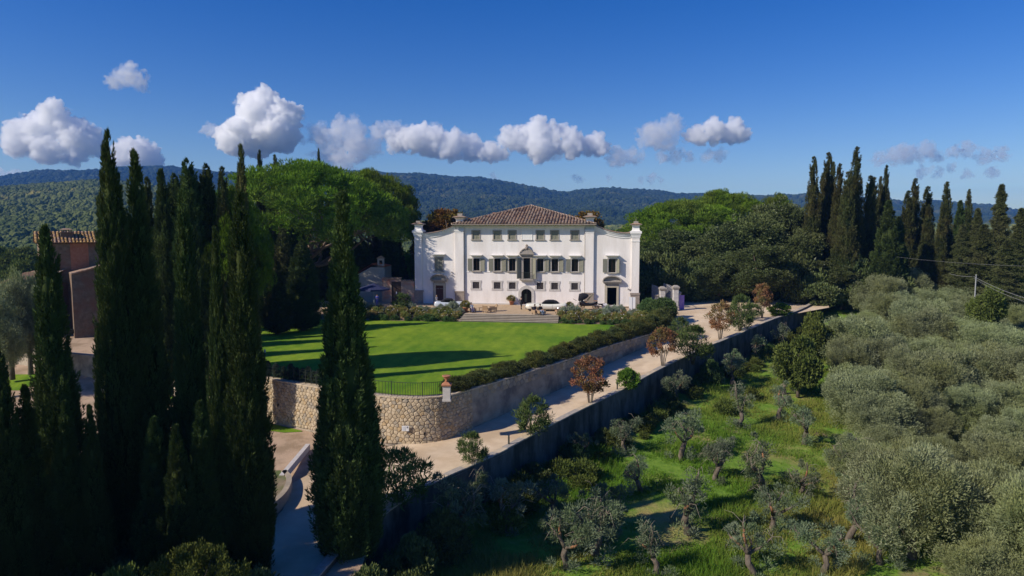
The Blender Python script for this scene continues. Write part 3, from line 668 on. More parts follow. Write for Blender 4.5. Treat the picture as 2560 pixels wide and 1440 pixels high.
for k in range(int((ry1-ry0-2*half)/0.42)+1):
    y = ry0+half+k*0.42; rg.tube([(cx,y,zr+0.07),(cx,y+0.46,zr+0.04)], [0.14,0.12], 7)
tag(rg.build('ridge_tiles', TM[1], roof_o), kind='stuff')
gt = MB(); gt.tube([(rx0,ry0-0.06,ZE-0.09),(rx1,ry0-0.06,ZE-0.09)], 0.075, 8); gt.build('gutter', M['brown_stone'], villa)
# chimney and corner pier tops that stand over the eaves
MB().box(-6.9,-5.7, 11.6, 12.4, ZE+0.6, 13.72).box(-7.05,-5.55, 11.45, 12.55, 13.723, 13.86).build('chimney', M['terracotta'], roof_o)
for x0, x1, pxc in ((xl0, xl1, 1150), (xr0, xr1, 1473)):
    c = (x0+x1)/2; w = 1.25; z = EAVE+0.08; cy = 0.62; nk = MB()
    for (a, za), (b, zb) in zip([(1.35,0),(1.0,.16),(.86,.36),(.86,.66),(1.02,.86)], [(1.0,.16),(.86,.36),(.86,.66),(1.02,.86),(1.2,1.0)]): nk.frus(c, cy, z+za*0.95, z+zb*0.95, a*w, a*w, b*w, b*w)
    nk.build('pier_neck', M['trim'], villa)
    MB().frus(c, cy, z+0.953, z+1.06, 2.0, 2.0, 2.15, 2.15).build('pier_slab', M['stone'], villa)
    MB().frus(c, cy, z+1.063, z+1.24, 2.2, 2.2, 1.1, 1.1).build('pier_roof', M['tile'], villa)
    MB().box(c-0.36, c+0.36, cy-0.36, cy+0.36, z+1.2, z+1.62).build('pier_top', M['stone'], villa)
# downpipes and string course
for x in (xl1+0.10, xr0-0.10): MB().tube([(x,-0.09,0),(x,-0.09,EAVE-0.35),(x,-0.3,EAVE-0.12)], 0.055, 7).build('downpipe', M['pale_stone'], villa)
zs_ = mid[0][2]-0.14
for a, b in ((xl1+0.2, portal[0]-0.5), (portal[1]+0.5, xr0-0.2)): MB().box(a, b, -0.05, -0.002, zs_-0.05, zs_+0.02).build('string_course', M['trim'], villa)
MB().box(xl1, arch[0]-0.3, -0.14, -0.003, -0.5, 0.17).build('plinth', M['pale_stone'], villa)
MB().box(arch[1]+0.3, xr0, -0.14, -0.003, -0.5, 0.17).build('plinth', M['pale_stone'], villa)

def frame_mb(o, w, y0, y1, ear=0.0):
    a, b, c, d = o; mb = MB()
    mb.box(a-w, a, y0, y1, c, d).box(b, b+w, y0, y1, c, d).box(a-w-ear, b+w+ear, y0, y1, d, d+w)
    return mb
def shutter(win, hx, z0, z1, w, ang, sgn, closed=False):      # hinge x, width, opening angle from the wall
    mb = MB(); fr = 0.07
    mb.box(0, w, -0.022, 0.022, 0, z1-z0)
    n = max(6, int((z1-z0)/0.13))
    for k in range(n):
        z = 0.06+(z1-z0-0.12)*k/n; mb.add([(0.06,-0.023,z),(w-0.06,-0.023,z),(w-0.06,-0.045,z+0.05),(0.06,-0.045,z+0.05),(0.06,-0.023,z+0.07),(w-0.06,-0.023,z+0.07)], [(0,1,2,3),(3,2,5,4)])
    for a, b in ((0,fr),(w-fr,w)): mb.box(a, b, -0.05, -0.0225, 0, z1-z0)
    for a, b in ((0,fr),((z1-z0)*0.48,(z1-z0)*0.48+0.07),(z1-z0-fr,z1-z0)): mb.box(fr+.001, w-fr-.001, -0.05, -0.0225, a, b)
    o = mb.build('shutter', M['shutter'], win, loc=(hx, -0.05, z0)); o.rotation_euler = (0,0,ang)
    return o
def sill(win, o, e, z, d=0.2, h=0.13, mat=None): MB().box(o[0]-e, o[1]+e, -d, -0.003, z-h, z).build('sill', mat or M['pale_stone'], win)
def hood(win, o, z):
    a, b = o[0]-0.42, o[1]+0.42
    MB().box(o[0]-0.2, o[1]+0.2, -0.10, -0.003, z, z+0.2).box(a+0.14, b-0.14, -0.2, -0.003, z+0.2, z+0.3).frus((a+b)/2, -0.34, z+0.303, z+0.42, b-a-0.1, 0.68, b-a+0.06, 0.76).build('hood', M['trim'], win)
def casement(win, o, y=0.3):
    a, b, c, d = o; m = (a+b)/2; g = MB().box(a,b,y,y+0.02,c,d); g.build('pane', M['glass'], win)
    f = MB(); 
    for x0, x1 in ((a,a+.05),(m-.025,m+.025),(b-.05,b)): f.box(x0,x1,y-0.05,y-0.003,c,d)
    f.build('casement', M['wood'], win)
for o in top:                                                   # closed shutters, top floor
    wn = frame_mb(o, 0.17, -0.05, -0.003).build('window', M['stone'], villa); hw = (o[1]-o[0])/2
    for hx, s in ((o[0]+0.01, 1), (o[0]+hw+0.005, 1)): shutter(wn, hx, o[2]+0.01, o[3]-0.01, hw-0.015, 0, s).location.y = 0.09
    sill(wn, o, 0.28, o[2], 0.17, 0.12, M['stone'])
for i, o in enumerate(mid+[rwn]):
    wn = frame_mb(o, 0.13, -0.05, -0.003).build('window', M['pale_stone'], villa); hw = 0.66
    casement(wn, o)
    shutter(wn, o[0]-0.13, o[2]+0.0, o[3], hw, math.pi+R_(11), -1)
    shutter(wn, o[1]+0.13, o[2]+0.0, o[3], hw, -R_(11) if i < 6 else -R_(52), 1)
    sill(wn, o, 0.25, o[2]-0.01, 0.22, 0.14, M['stone']); hood(wn, o, o[3]+0.135)
wn = frame_mb(lw, 0.16, -0.06, -0.003).build('window', M['stone'], villa); hw = (lw[1]-lw[0])/2
for hx in (lw[0]+0.01, lw[0]+hw+0.005): shutter(wn, hx, lw[2]+.01, lw[3]-.01, hw-0.015, 0, 1).location.y = 0.05
sill(wn, lw, 0.3, lw[2]-0.01, 0.22, 0.16, M['stone']); hood(wn, lw, lw[3]+0.165)
for o in grd:                                                   # barred ground floor windows with eared frames
    a, b, c, d = o; mb = frame_mb(o, 0.24, -0.06, -0.003); mb.box(a-0.24, b+0.24, -0.06, -0.003, c-0.22, c-0.001)
    for x0, x1 in ((a-0.34,a-0.241),(b+0.241,b+0.34)):
        mb.box(x0, x1, -0.06, -0.003, d-0.12, d+0.24).box(x0, x1, -0.06, -0.003, c-0.22, c+0.12)
    wn = mb.build('window', M['pale_stone'], villa)
    MB().box(a,b,0.33,0.35,c,d).build('pane', M['glass'], wn)
    g = MB(); s = b-a; h = d-c
    for k in range(-4, 6):
        p0 = (a+k*s/6, c); p1 = (a+k*s/6+h, d); t0 = max(0,(a-p0[0])/h); t1 = min(1,(b-p0[0])/h)
        if t1 > t0: g.tube([(p0[0]+h*t0,0.05,c+h*t0),(p0[0]+h*t1,0.05,c+h*t1)], 0.022, 4)
        p0 = (b-k*s/6, c); t0 = max(0,(p0[0]-b)/h); t1 = min(1,(p0[0]-a)/h)
        if t1 > t0: g.tube([(p0[0]-h*t0,0.09,c+h*t0),(p0[0]-h*t1,0.09,c+h*t1)], 0.012, 4)
    g.build('grille', pm('grey_iron',(0.16,0.14,0.14)), wn)
b0 = rect(1317.5, 25, 574, 600)                                  # blind window
wn = MB().box(b0[0],b0[1],-0.03,-0.003,top[0][2],top[0][3]+0.1).build('blind_window', M['trim'], villa); sill(wn, b0, 0.1, top[0][2], 0.15, 0.1, M['pale_stone'])
MB().box(b0[0]-0.06,b0[0]-0.001,-0.06,-0.003,top[0][2],top[0][3]+0.1).box(b0[1]+0.001,b0[1]+0.06,-0.06,-0.003,top[0][2],top[0][3]+0.1).build('frame', M['trim'], wn)
# portal over the arch: stone frame, scrolled pediment, iron balcony
a, b, c, d = portal
pt = frame_mb(portal, 0.34, -0.14, -0.003).build('balcony_door', M['stone'], villa)
MB().box(a,b,0.3,0.32,c,d).build('pane', M['glass'], pt)
MB().box(a-0.44,b+0.44,-0.34,-0.003,d+0.343,d+0.55).box(a-0.6,b+0.6,-0.5,-0.003,d+0.552,d+0.70).build('entablature', M['stone'], pt)
pd = MB(); zb = d+0.703; wd = (b-a)/2+0.55; cxp = (a+b)/2
poly = [(cxp-wd,zb)]+[(cxp-wd+wd*t, zb+0.85*math.sin(t*math.pi/2)**1.4) for t in (0.25,0.5,0.75)]+[(cxp-0.25,zb+0.95),(cxp+0.25,zb+0.95)]+[(cxp+wd-wd*t, zb+0.85*math.sin(t*math.pi/2)**1.4) for t in (0.75,0.5,0.25)]+[(cxp+wd,zb)]
pd.prism(poly, -0.42, -0.004); pd.build('pediment', M['stone'], pt)
MB().lathe([(0.10,0),(0.24,0.12),(0.3,0.32),(0.2,0.5),(0.12,0.56),(0.2,0.66),(0.16,0.8),(0.04,0.88)], 9, (cxp,-0.3,zb+0.45)).build('carved_crest', M['brown_stone'], pt, True)
for s in (-1,1): MB().tube([(cxp+s*(wd-0.05),-0.46,zb+0.1),(cxp+s*wd*0.7,-0.46,zb+0.42),(cxp+s*wd*0.4,-0.46,zb+0.66),(cxp+s*0.35,-0.46,zb+0.62)], [0.06,0.08,0.09,0.13], 7).build('scroll', M['stone'], pt)
bl = MB().box(a-0.5,b+0.5,-0.62,-0.003,c-0.2,c-0.003).build('balcony_slab', M['stone'], pt)
for k in range(13): MB().box(a-0.34+(b-a+0.68)*k/12-0.012, a-0.34+(b-a+0.68)*k/12+0.012, -0.56,-0.536,c,c+0.95).build('baluster', M['iron'], pt)
MB().box(a-0.4,b+0.4,-0.57,-0.525,c+0.951,c+0.99).build('handrail', M['iron'], pt)
for s, hx in ((-1,a-0.34),(1,b+0.34)):
    shutter(pt, hx, c+0.02, d, 0.72, (math.pi+R_(40)) if s < 0 else -R_(40), s)
# entrance arch
a, b, c, d = arch; w = (b-a)/2; cxa = (a+b)/2; zs0 = d-w*0.9
ad = MB()
arc_in = [(cxa+w*math.cos(math.pi*k/12), zs0+w*0.9*math.sin(math.pi*k/12)) for k in range(13)]
sp1 = [(b+.01,zs0)]+arc_in[0:7]+[(cxa,d+0.01),(b+.01,d+0.01)]; sp2 = arc_in[6:13]+[(a-.01,zs0),(a-.01,d+0.01),(cxa,d+0.01)]
arch_o = MB().prism(sp1, -0.002, 0.34).prism(sp2, -0.002, 0.34).build('arched_entrance', M['plaster'], villa)
k = 0
for i in range(12):                                              # voussoirs
    a0, a1 = math.pi*i/12+0.01, math.pi*(i+1)/12-0.01; ro = w+0.42
    def op(q): return (cxa+ro*math.cos(q), zs0+(w*0.9+0.42+(0.18 if abs(q-math.pi/2) < 0.2 else 0.06))*math.sin(q))
    def ip(q): return (cxa+(w+0.002)*math.cos(q), zs0+(w*0.9+0.002)*math.sin(q))
    MB().prism([ip(a0), op(a0), op(a1), ip(a1)], -0.10, -0.004).build('voussoir', M['pale_stone'], arch_o)
for s in (-1,1):
    x0, x1 = sorted((cxa+s*(w+0.002), cxa+s*(w+0.42)))
    for z0, z1 in ((c,c+0.62),(c+0.63,c+1.2),(c+1.21,zs0-0.01)): MB().box(x0,x1,-0.10,-0.004,z0,z1).build('jamb_stone', M['pale_stone'], arch_o)
MB().box(a+0.05,b-0.05,0.9,0.94,c,d).build('inner_door', M['glass'], arch_o); 
for x0 in (a+0.06, cxa-0.05, b-0.12): MB().box(x0,x0+0.07,0.84,0.897,c,d-0.2).build('door_stile', M['wood'], arch_o)
MB().box(cxa-0.36,cxa+0.02,0.86,0.892,c+0.3,c+1.5).build('door_pane', pm('green_glass',(0.10,0.12,0.09),rough=0.2), arch_o)
MB().box(a-0.6,b+0.6,-0.7,-0.003,-0.4,0.05).build('threshold', M['pale_stone'], arch_o)
# wing doors with segmental pediments
for nm, o, closed in (('l', ld, True), ('r', rdr, False)):
    a, b, c, d = o
    dr = frame_mb(o, 0.3, -0.12, -0.003).build('door', M['pale_stone'] if 0 else pm('sandy_stone_'+nm,(0.42,0.37,0.28),(0.5,0.45,0.35),3,0.9), villa)
    MB().box(a-0.36,a-0.301,-0.1,-0.003,c,d+0.36).box(b+0.301,b+0.36,-0.1,-0.003,c,d+0.36).box(a-0.36,b+0.36,-0.1,-0.003,d+0.301,d+0.36).build('outer_moulding', M['stone'], dr)
    MB().box(a-0.3,b+0.3,-0.12,-0.003,d+0.363,d+0.62).build('frieze', M['stone'], dr)
    MB().box(a-0.55,b+0.55,-0.45,-0.003,d+0.622,d+0.80).box(a-0.68,b+0.68,-0.58,-0.003,d+0.802,d+0.9).build('cornice', M['stone'], dr)
    cxd = (a+b)/2; wd = (b-a)/2+0.7; z0 = d+0.903
    arc = [(cxd+wd*math.cos(math.pi*k/14), z0+0.86*math.sin(math.pi*k/14)**0.9) for k in range(15)]; arci = [(cxd+(wd-0.14)*math.cos(math.pi*k/14), z0+0.72*math.sin(math.pi*k/14)**0.9) for k in range(15)]
    MB().prism(arc+arci[::-1], -0.60, -0.004).build('segmental_pediment', M['stone'], dr)
    MB().prism(arci, -0.2, -0.004).build('tympanum', M['stone'], dr)
    if closed:
        lf = MB().box(a,b,0.16,0.22,c,d).build('door_leaf', M['door'], dr); m_ = (a+b)/2
        for x0, x1 in ((a+0.1,m_-0.07),(m_+0.07,b-0.1)):
            for z0_, z1_ in ((c+0.2,c+0.85),(c+0.98,d-0.55),(d-0.45,d-0.12)): MB().box(x0,x1,0.13,0.158,z0_,z1_).build('door_panel', M['door'], lf)
            MB().box(x0,x1,0.12,0.129,d-0.5,d-0.47).build('door_plate', M['pale_stone'], lf)
    MB().box(a-0.5,b+0.5,-0.5,-0.003,-0.5,0.118).build('doorstep', M['pale_stone'], dr)
# small lamps and hooks on the walls
for px, py in ((1129,680),(1129,687),(1570,722),(1576,723)):
    x, z = V(px, py); MB().box(x-0.06,x+0.06,-0.22,-0.003,z-0.09,z+0.09).box(x-0.1,x+0.1,-0.3,-0.222,z-0.03,z+0.06).build('wall_lamp', M['pale_stone'], villa)

# ------------------------------------------------------------------ terrace, steps, beds
def tri(name, pts, z, mat): 
    me = bpy.data.meshes.new(name); me.from_pydata([vw(x, y, z).to_tuple() for x, y in pts], [], [tuple(range(len(pts)))]); me.materials.append(mat); me.update(); return me
sx0 = vloc(onz(1160,785,0.8))[0]; sx1 = vloc(onz(1398,787,0.8))[0]; sy = vloc(onz(1280,786,0.8))[1]
tag(link('terrace', tri('terrace', [(-32,1.0),(-32,sy+2.6),(sx0,sy+2.6),(sx0,sy),(sx1,sy),(sx1,sy+2.6),(19,sy+2.6),(19,1.0)], 0.0, M['terrace'])), 'gravel terrace in front of the villa facade', 'terrace', kind='structure')
NS = 5; rise = 0.8/NS
steps = empty('garden_steps', vw((sx0+sx1)/2, sy, -0.8), 'broad flight of five shallow stone steps from lawn to terrace', 'steps', rz=-VR)
hw = (sx1-sx0)/2
for k in range(NS):
    z1 = 0.8-rise*k; y0 = -0.40*(k+1); fl_ = 0.35 + 0.05*k
    MB().box(-hw-0.1*k, hw, y0, 0.0-0.4*k+0.35, -0.1, z1-0.05+0.003, 1).box(-hw-0.1*k, hw+0.03, y0-0.07, 0.0-0.4*k+0.30, z1-0.045, z1+0.003).build('step', [pm('step_stone_%d' % k,(0.34,0.29,0.22),(0.46,0.40,0.32),1.4,0.95,0.4), M['brown_stone']], steps)  # darker riser material paints in the shadow under each nosing
for nm, xa, xb, lb in (('l', -30, sx0-0.02, 'planted bank left of the garden steps'), ('r', sx1+0.05, 18.2, 'planted bank right of the garden steps')):
    mbk = MB(); n = 24
    for k in range(n+1):
        x = xa+(xb-xa)*k/n
        for y, z in ((sy+2.7, 0.0),(sy+1.2, 0.05),(sy-0.2,-0.3),(sy-1.6,-0.70),(sy-2.4,-0.83)):
            p = vw(x, y+ (0.35*math.sin(x*1.3) if y < sy-1 else 0), z); mbk.v.append(p.to_tuple())
    mbk.f = [(k*5+j, k*5+j+1, (k+1)*5+j+1, (k+1)*5+j) for k in range(n) for j in range(4)]; mbk.m = [0]*len(mbk.f)
    tag(mbk.build('flower_bed', M['soil'], smooth=True), lb, 'bed', kind='structure')
# stone platform under the right end of the villa
pf = MB(); pf.box(VX(1490), VX(1640), -1.5, -0.5, -1.2, 0.0)
tag(pf.build('stone_platform', M['pale_stone'], loc=VO, rot=(0,0,-VR)), 'low pale stone platform below the right wing door', 'platform')
# ------------------------------------------------------------------ vegetation
def unit(a): return a/np.maximum(np.linalg.norm(a, axis=-1, keepdims=True), 1e-6)
def rdir(rng, n): return unit(rng.normal(size=(n, 3)))
def leaf_tris(C, Dr, L, W, rng):
    n = len(C); s = unit(np.cross(Dr, rdir(rng, n)))*(W/2)[:, None]
    Vv = np.stack([C-s, C+s, C+Dr*L[:, None]], 1).reshape(-1, 3)
    return Vv, np.arange(3*n).reshape(n, 3)
def leaf_quads(C, Dr, L, W, rng):
    n = len(C); s = unit(np.cross(Dr, rdir(rng, n)))*(W/2)[:, None]; e = Dr*L[:, None]
    Vv = np.stack([C, C+e*0.45+s, C+e, C+e*0.45-s], 1).reshape(-1, 3)
    return Vv, np.arange(4*n).reshape(n, 4)
def clump_leaves(cen, rad, per, L, W, rng, up=0.4, out=0.8, rnd=0.7, quad=True, flat=1.0, lo=0.45, centre=None, cout=0.0):
    cen = np.asarray(cen, float); rad = np.asarray(rad, float); k = len(cen)
    idx = np.repeat(np.arange(k), per); n = len(idx); u = rdir(rng, n)
    rr = rad[idx]*(lo+(1-lo)*rng.random(n)**0.6); off = u*rr[:, None]; off[:, 2] *= flat
    C = cen[idx]+off
    Dr = u*out + np.array([0,0,1.0])*up + rdir(rng, n)*rnd
    if centre is not None: Dr = Dr + unit(C-np.asarray(centre))*cout
    Dr = unit(Dr); Ls = L*rng.uniform(0.6, 1.3, n); Ws = W*rng.uniform(0.7, 1.3, n)
    tb = rng.random(k)[idx]*0.65 + rng.random(n)*0.35
    if quad: Vv, F = leaf_quads(C, Dr, Ls, Ws, rng); return Vv, F, np.repeat(tb, 4)
    Vv, F = leaf_tris(C, Dr, Ls, Ws, rng); return Vv, F, np.repeat(tb, 3)

# --- cypress
def cypress_meshes(name, H, R, seed, ntuft, per, ragged, prof_pow, mat):
    rng = np.random.default_rng(seed)
    def prof(t): return R*np.minimum(1, (t/0.05+0.25))*(0.80+0.20*np.sin(np.pi*np.clip(t/0.6, 0, 1)))*np.clip(1-t**prof_pow, 0, 1)**0.85
    t = rng.random(ntuft*3); t = t[rng.random(ntuft*3) < np.maximum(prof(t)/R, 0.18)][:ntuft]; n = len(t)
    a = rng.random(n)*2*np.pi; lump = 1+ragged*(vnoise(a*1.6, t*9, seed)-0.5)*2
    r = prof(t)*lump*rng.uniform(0.72, 1.0, n)
    base = np.stack([r*np.cos(a), r*np.sin(a), t*H], -1)
    outv = np.stack([np.cos(a), np.sin(a), np.zeros(n)], -1)
    axis = unit(np.array([0,0,1.0])+outv*rng.uniform(0.02, 0.30, n)[:, None]+rdir(rng, n)*0.10)
    tl = rng.uniform(0.7, 1.5, n)*(0.55+0.45*prof(t)/R); tr = rng.uniform(0.16, 0.30, n)*(0.5+0.5*prof(t)/R)
    tl = np.minimum(tl, np.maximum(0.3, (1.0-t)*H*0.8+0.25))
    idx = np.repeat(np.arange(n), per); m = len(idx); s = rng.random(m); u = rdir(rng, m)
    C = base[idx]+axis[idx]*(s*tl[idx])[:, None]+u*(tr[idx]*(1-s)**0.55)[:, None]
    Dr = unit(axis[idx]*0.9+u*0.55+outv[idx]*0.25)
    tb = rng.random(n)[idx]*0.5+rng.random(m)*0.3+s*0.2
    Vv, F = leaf_tris(C, Dr, rng.uniform(0.12, 0.26, m), rng.uniform(0.05, 0.10, m), rng)
    # added opaque dark core that blocks light through the crown
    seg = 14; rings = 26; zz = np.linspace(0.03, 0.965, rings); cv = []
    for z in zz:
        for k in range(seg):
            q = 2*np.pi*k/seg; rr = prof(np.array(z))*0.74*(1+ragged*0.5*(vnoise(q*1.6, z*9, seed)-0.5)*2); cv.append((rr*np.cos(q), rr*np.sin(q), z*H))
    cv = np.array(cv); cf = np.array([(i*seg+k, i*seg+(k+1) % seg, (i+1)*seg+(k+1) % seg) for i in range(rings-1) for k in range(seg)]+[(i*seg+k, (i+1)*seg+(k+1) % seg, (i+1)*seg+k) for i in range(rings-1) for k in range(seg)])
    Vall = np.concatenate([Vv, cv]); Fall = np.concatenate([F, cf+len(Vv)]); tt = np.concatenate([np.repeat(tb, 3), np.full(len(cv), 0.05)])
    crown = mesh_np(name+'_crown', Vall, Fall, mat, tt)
    tk = MB().tube([(0,0,-1.2),(0.03,0,0.8),(0,0.02,2.0),(0,0,H*0.5)], [0.30,0.24,0.2,0.06], 9).mesh(name+'_trunk', M['bark'], True)
    return crown, tk, H, R
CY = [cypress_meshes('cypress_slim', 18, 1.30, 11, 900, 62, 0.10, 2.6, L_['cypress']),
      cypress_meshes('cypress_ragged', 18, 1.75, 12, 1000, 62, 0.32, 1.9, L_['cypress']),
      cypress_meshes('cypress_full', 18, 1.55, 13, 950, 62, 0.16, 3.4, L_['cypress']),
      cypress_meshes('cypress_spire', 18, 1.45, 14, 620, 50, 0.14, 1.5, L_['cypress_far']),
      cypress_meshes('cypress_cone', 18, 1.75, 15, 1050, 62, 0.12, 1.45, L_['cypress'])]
def cypress(px, pytop, d, wpx, zb, kind, label, group=None, lean=None, rz=None):
    top = at(px, pytop, d); H = top.z-zb; crown, tk, H0, R0 = CY[kind]
    wd = wpx/FPX*d
    o = empty('cypress_tree', (top.x, d, zb), label, 'tree', group, rz=(px*7.3 % 6.28) if rz is None else rz)
    s = (wd/2/(R0*1.12), wd/2/(R0*1.12), H/(H0*1.02))
    link('crown', crown, o, scl=s); link('trunk', tk, o, scl=s)
    if lean: o.rotation_euler = (lean[1], lean[0], o.rotation_euler[2])
    return o
G1 = 'tall cypresses in the left foreground'
cypress(856, 478, 33, 205, -4.9, 4, 'single tall dark cypress standing before the curved wall and lawn', rz=0.6)
for px, py, d, wpx, kd, lb in (
 (598,472,31,122,0,'rightmost cypress of the left foreground clump, beside the drive'),(335,375,33,170,4,'broad ragged foreground cypress with a thin spiky tip'),
 (268,322,32,118,2,'tallest blunt-topped cypress of the left foreground clump'),(112,560,30,165,1,'bushy multi-tipped cypress in front of the farmhouse'),
 (-8,850,27,105,2,'dark cypress cut off by the left edge of the photo'),(467,395,53.5,118,2,'dark full cypress in the middle of the left clump'),
 (455,470,32.5,95,0,'slim lit cypress just in front of the full dark one'),(402,420,53,100,1,'cypress half hidden behind the ragged spiky one'),
 (366,440,54,62,0,'thin tip of a cypress between two foreground cypresses'),(512,408,54.5,102,2,'dark blunt cypress just left of the open gap of sky'),
 (432,432,56,100,2,'cypress filling the gap behind the full dark one'),(490,452,57,95,2,'lower cypress behind the two dark blunt ones'),(555,415,54,80,3,'pointed dark cypress left of the umbrella pine'),(535,566,31,88,1,'short bushy cypress between the tall foreground ones'),
 (600,358,51,76,3,'tall sharp cypress rising left of the umbrella pine crown'),(578,540,54,80,3,'cypress behind the rightmost foreground one'),
 (160,1000,29,120,1,'dark cypress behind the bushy one by the farmhouse'),(440,1060,29,120,1,'dense dark cypress at the foot of the middle clump'),
 (500,1000,30,125,1,'shaded bushy cypress in the middle of the left clump'),(552,960,31,110,1,'shaded cypress just left of the rightmost clump cypress'),
 (385,1040,30,130,1,'shaded lower cypress beside the broad ragged one'),(290,1000,32,110,1,'dark lower cypress behind the tallest blunt one'),
 (222,1010,29,90,1,'short dark cypress in the gap before the farm yard'),(60,960,28,130,1,'low bushy cypress in the bottom left corner')):
    zb = -4.9 if d < 40 else -3.4 if d < 53 else 0.0
    cypress(px, py, d, wpx, zb, kd, lb, G1)
for px, py, d, wpx in ((470,585,62,90),(515,590,68,90),(560,590,74,88),(440,600,70,90),(490,600,78,90)):
    cypress(px, py, d, wpx, 0.0, 3, 'cypress hidden behind the foreground clump along the left lawn edge', 'cypresses along the left lawn edge')
for x, y, h in ((-27,21,16),(-25,18,15),(-29,15.5,16),(-24,13,15),(-22,9.5,15),(-31,19.5,16),(-20,6,14),(-28,24.5,16),(-25.5,23.3,14),(-26,10,16),(-33,16,16)):
    o = empty('cypress_tree', (x, y, -5.2), 'cypress of the row that goes on beyond the left edge', 'tree', 'cypress row outside the left edge', x)
    link('crown', CY[2][0], o, scl=(0.95,0.95,h/18)); link('trunk', CY[2][1], o, scl=(0.95,0.95,h/18))
G2 = 'cypresses behind the umbrella pines'
for px, py, d, wpx, lb in ((648,374,102,52,'slim cypress tip over the left shoulder of the pine'),(686,385,108,52,'second slim cypress tip over the left shoulder of the pine'),(765,402,125,30,'tiny cypress tip peeping over the pine crown'),(796,370,125,34,'pair-like cypress tip over the top of the pine crown')):
    cypress(px, py, d, wpx, 0.0, 3, lb, G2)
for k, (px, py, d, wpx) in enumerate(((660,600,84,95),(705,570,88,92),(752,600,80,88),(640,560,96,100),(735,560,98,110),(668,570,101,90),(702,560,100,90),(690,640,77,80),(905,600,112,85),(940,575,116,80),(975,560,114,66),(998,590,118,50),(870,590,118,90),(820,600,112,90),(780,620,115,90))):
    cypress(px, py, d, wpx, 0.0, 3 if k % 2 else 2, '%s from the left of the dark cypresses shaded below the umbrella pines' % nth(1+sorted((640,660,668,690,702,705,735,752,780,820,870,905,940,975,998)).index(px)), 'shaded cypress row beneath the pines')
G3 = 'cypress group on the right'
RC = [(2035,390,108,52),(2072,380,110,58),(2083,403,116,40),(2100,408,106,50),(2121,428,103,62),(2143,366,105,60),(2176,438,107,56),(2186,442,112,48),(2203,440,118,34),(2217,412,113,38),(2224,500,100,78),(2248,540,102,60),(2272,476,108,56),(2290,445,110,50),(2321,465,112,56),(2322,510,105,46),(2369,453,108,50),(2356,548,103,44),(2402,500,112,52),(2424,472,116,40),(2445,520,110,55),(2062,430,113,60)]
ORD = ['first','second','third','fourth','fifth','sixth','seventh','eighth','ninth','tenth','eleventh','twelfth','thirteenth','fourteenth','fifteenth','sixteenth','seventeenth','eighteenth','nineteenth','twentieth','twenty-first','twenty-second']
order = sorted(range(len(RC)), key=lambda i: RC[i][0])
for n_, i in enumerate(order):
    px, py, d, wpx = RC[i]
    cypress(px, py, d, wpx*1.25, 0.3, 3 if i not in (10,11,18) else 1, '%s cypress from the left in the tall group at right' % ORD[n_] if i != 5 else 'tallest pointed cypress of the group at right', G3)

# --- umbrella pine
def pine_meshes(seed, R=11.0, H=20.0, zt=9.5, n=430, per=230):
    rng = np.random.default_rng(seed); cen = []; rad = []
    while len(cen) < n:
        q = rng.random()*2*np.pi; rho = np.sqrt(rng.random())*R*(1+0.10*np.sin(q*3+seed)+0.06*np.sin(q*7)); rn = rho/R
        top = H-5.6*rn**2.3-1.2+2.0*(vnoise(rho*np.cos(q)/2.6, rho*np.sin(q)/2.6, seed)-0.3); bot = zt+1.2*(1-rn)+0.6*np.sin(q*5)
        f = rng.random(); z = top-(top-bot)*(f**2.0 if rn < 0.8 else f**1.1)
        if rn < 0.7 and z < top-2.8 and rng.random() < 0.75: continue
        cen.append((rho*np.cos(q), rho*np.sin(q), z)); rad.append(rng.uniform(0.75, 1.6))
    Vv, F, T = clump_leaves(cen, rad, per, 0.42, 0.12, rng, up=0.7, out=0.9, rnd=0.35, quad=False, flat=0.6, lo=0.7)
    crown = mesh_np('pine_crown_%d' % seed, Vv, F, L_['pine'], T)
    mb = MB(); r = random.Random(seed)
    mb.tube([(0,0,-0.5),(0.15,0.1,3),(-0.1,0.2,6.2),(0.1,0,9)], [0.62,0.5,0.44,0.36], 10)
    tk = mb.mesh('pine_trunk_%d' % seed, M['pine_bark'], True)
    lm = []
    for k in range(15):
        q = 2*math.pi*k/15+r.uniform(-.2,.2); rr = r.uniform(0.55,0.95)*R; z0 = r.uniform(5.0,9.0); z1 = r.uniform(10.5,13.5); pts = []; m_ = 7
        for i in range(m_):
            t = i/(m_-1); pts.append((rr*t*math.cos(q+0.25*math.sin(t*5+k)), rr*t*math.sin(q+0.25*math.sin(t*5+k)), z0+(z1-z0)*t**1.4-0.9*math.sin(t*math.pi)*(k % 2)+r.uniform(-.15,.15)))
        b = MB().tube(pts, [0.24*(1-0.75*i/(m_-1))+0.02 for i in range(m_)], 7)
        for j in range(5):
            i = r.randint(2, m_-2); p = Vector(pts[i]); e = p+Vector((math.cos(q+r.uniform(-1,1)), math.sin(q+r.uniform(-1,1)), r.uniform(0.1,1.0)))*r.uniform(1.2,2.8); mid_ = p.lerp(e,0.5)+Vector((0,0,-0.2)); b.tube([p, mid_, e], [0.07,0.05,0.02], 5)
        lm.append(b.mesh('pine_limb_%d_%d' % (seed, k), M['pine_bark'], True))
    return crown, tk, lm, H, R
PN = [pine_meshes(21), pine_meshes(22, n=380)]
def pine(px, pytop, d, wpx, zb, kind, label, rz, squash=1.0):
    top = at(px, pytop, d); crown, tk, lm, H, R = PN[kind]; o = empty('umbrella_pine', (top.x, d, zb), label, 'tree', 'umbrella pines', rz)
    s = wpx/FPX*d/2/R; sz = (top.z-zb)/H; sc = (s, s*squash, sz)
    link('crown', crown, o, scl=sc); link('trunk', tk, o, scl=sc)
    for l in lm: link('limb', l, o, scl=sc)
    return o
pine(770, 405, 106.3, 445, 0.2, 0, 'huge umbrella pine with bright crown left of the villa', 0.4)
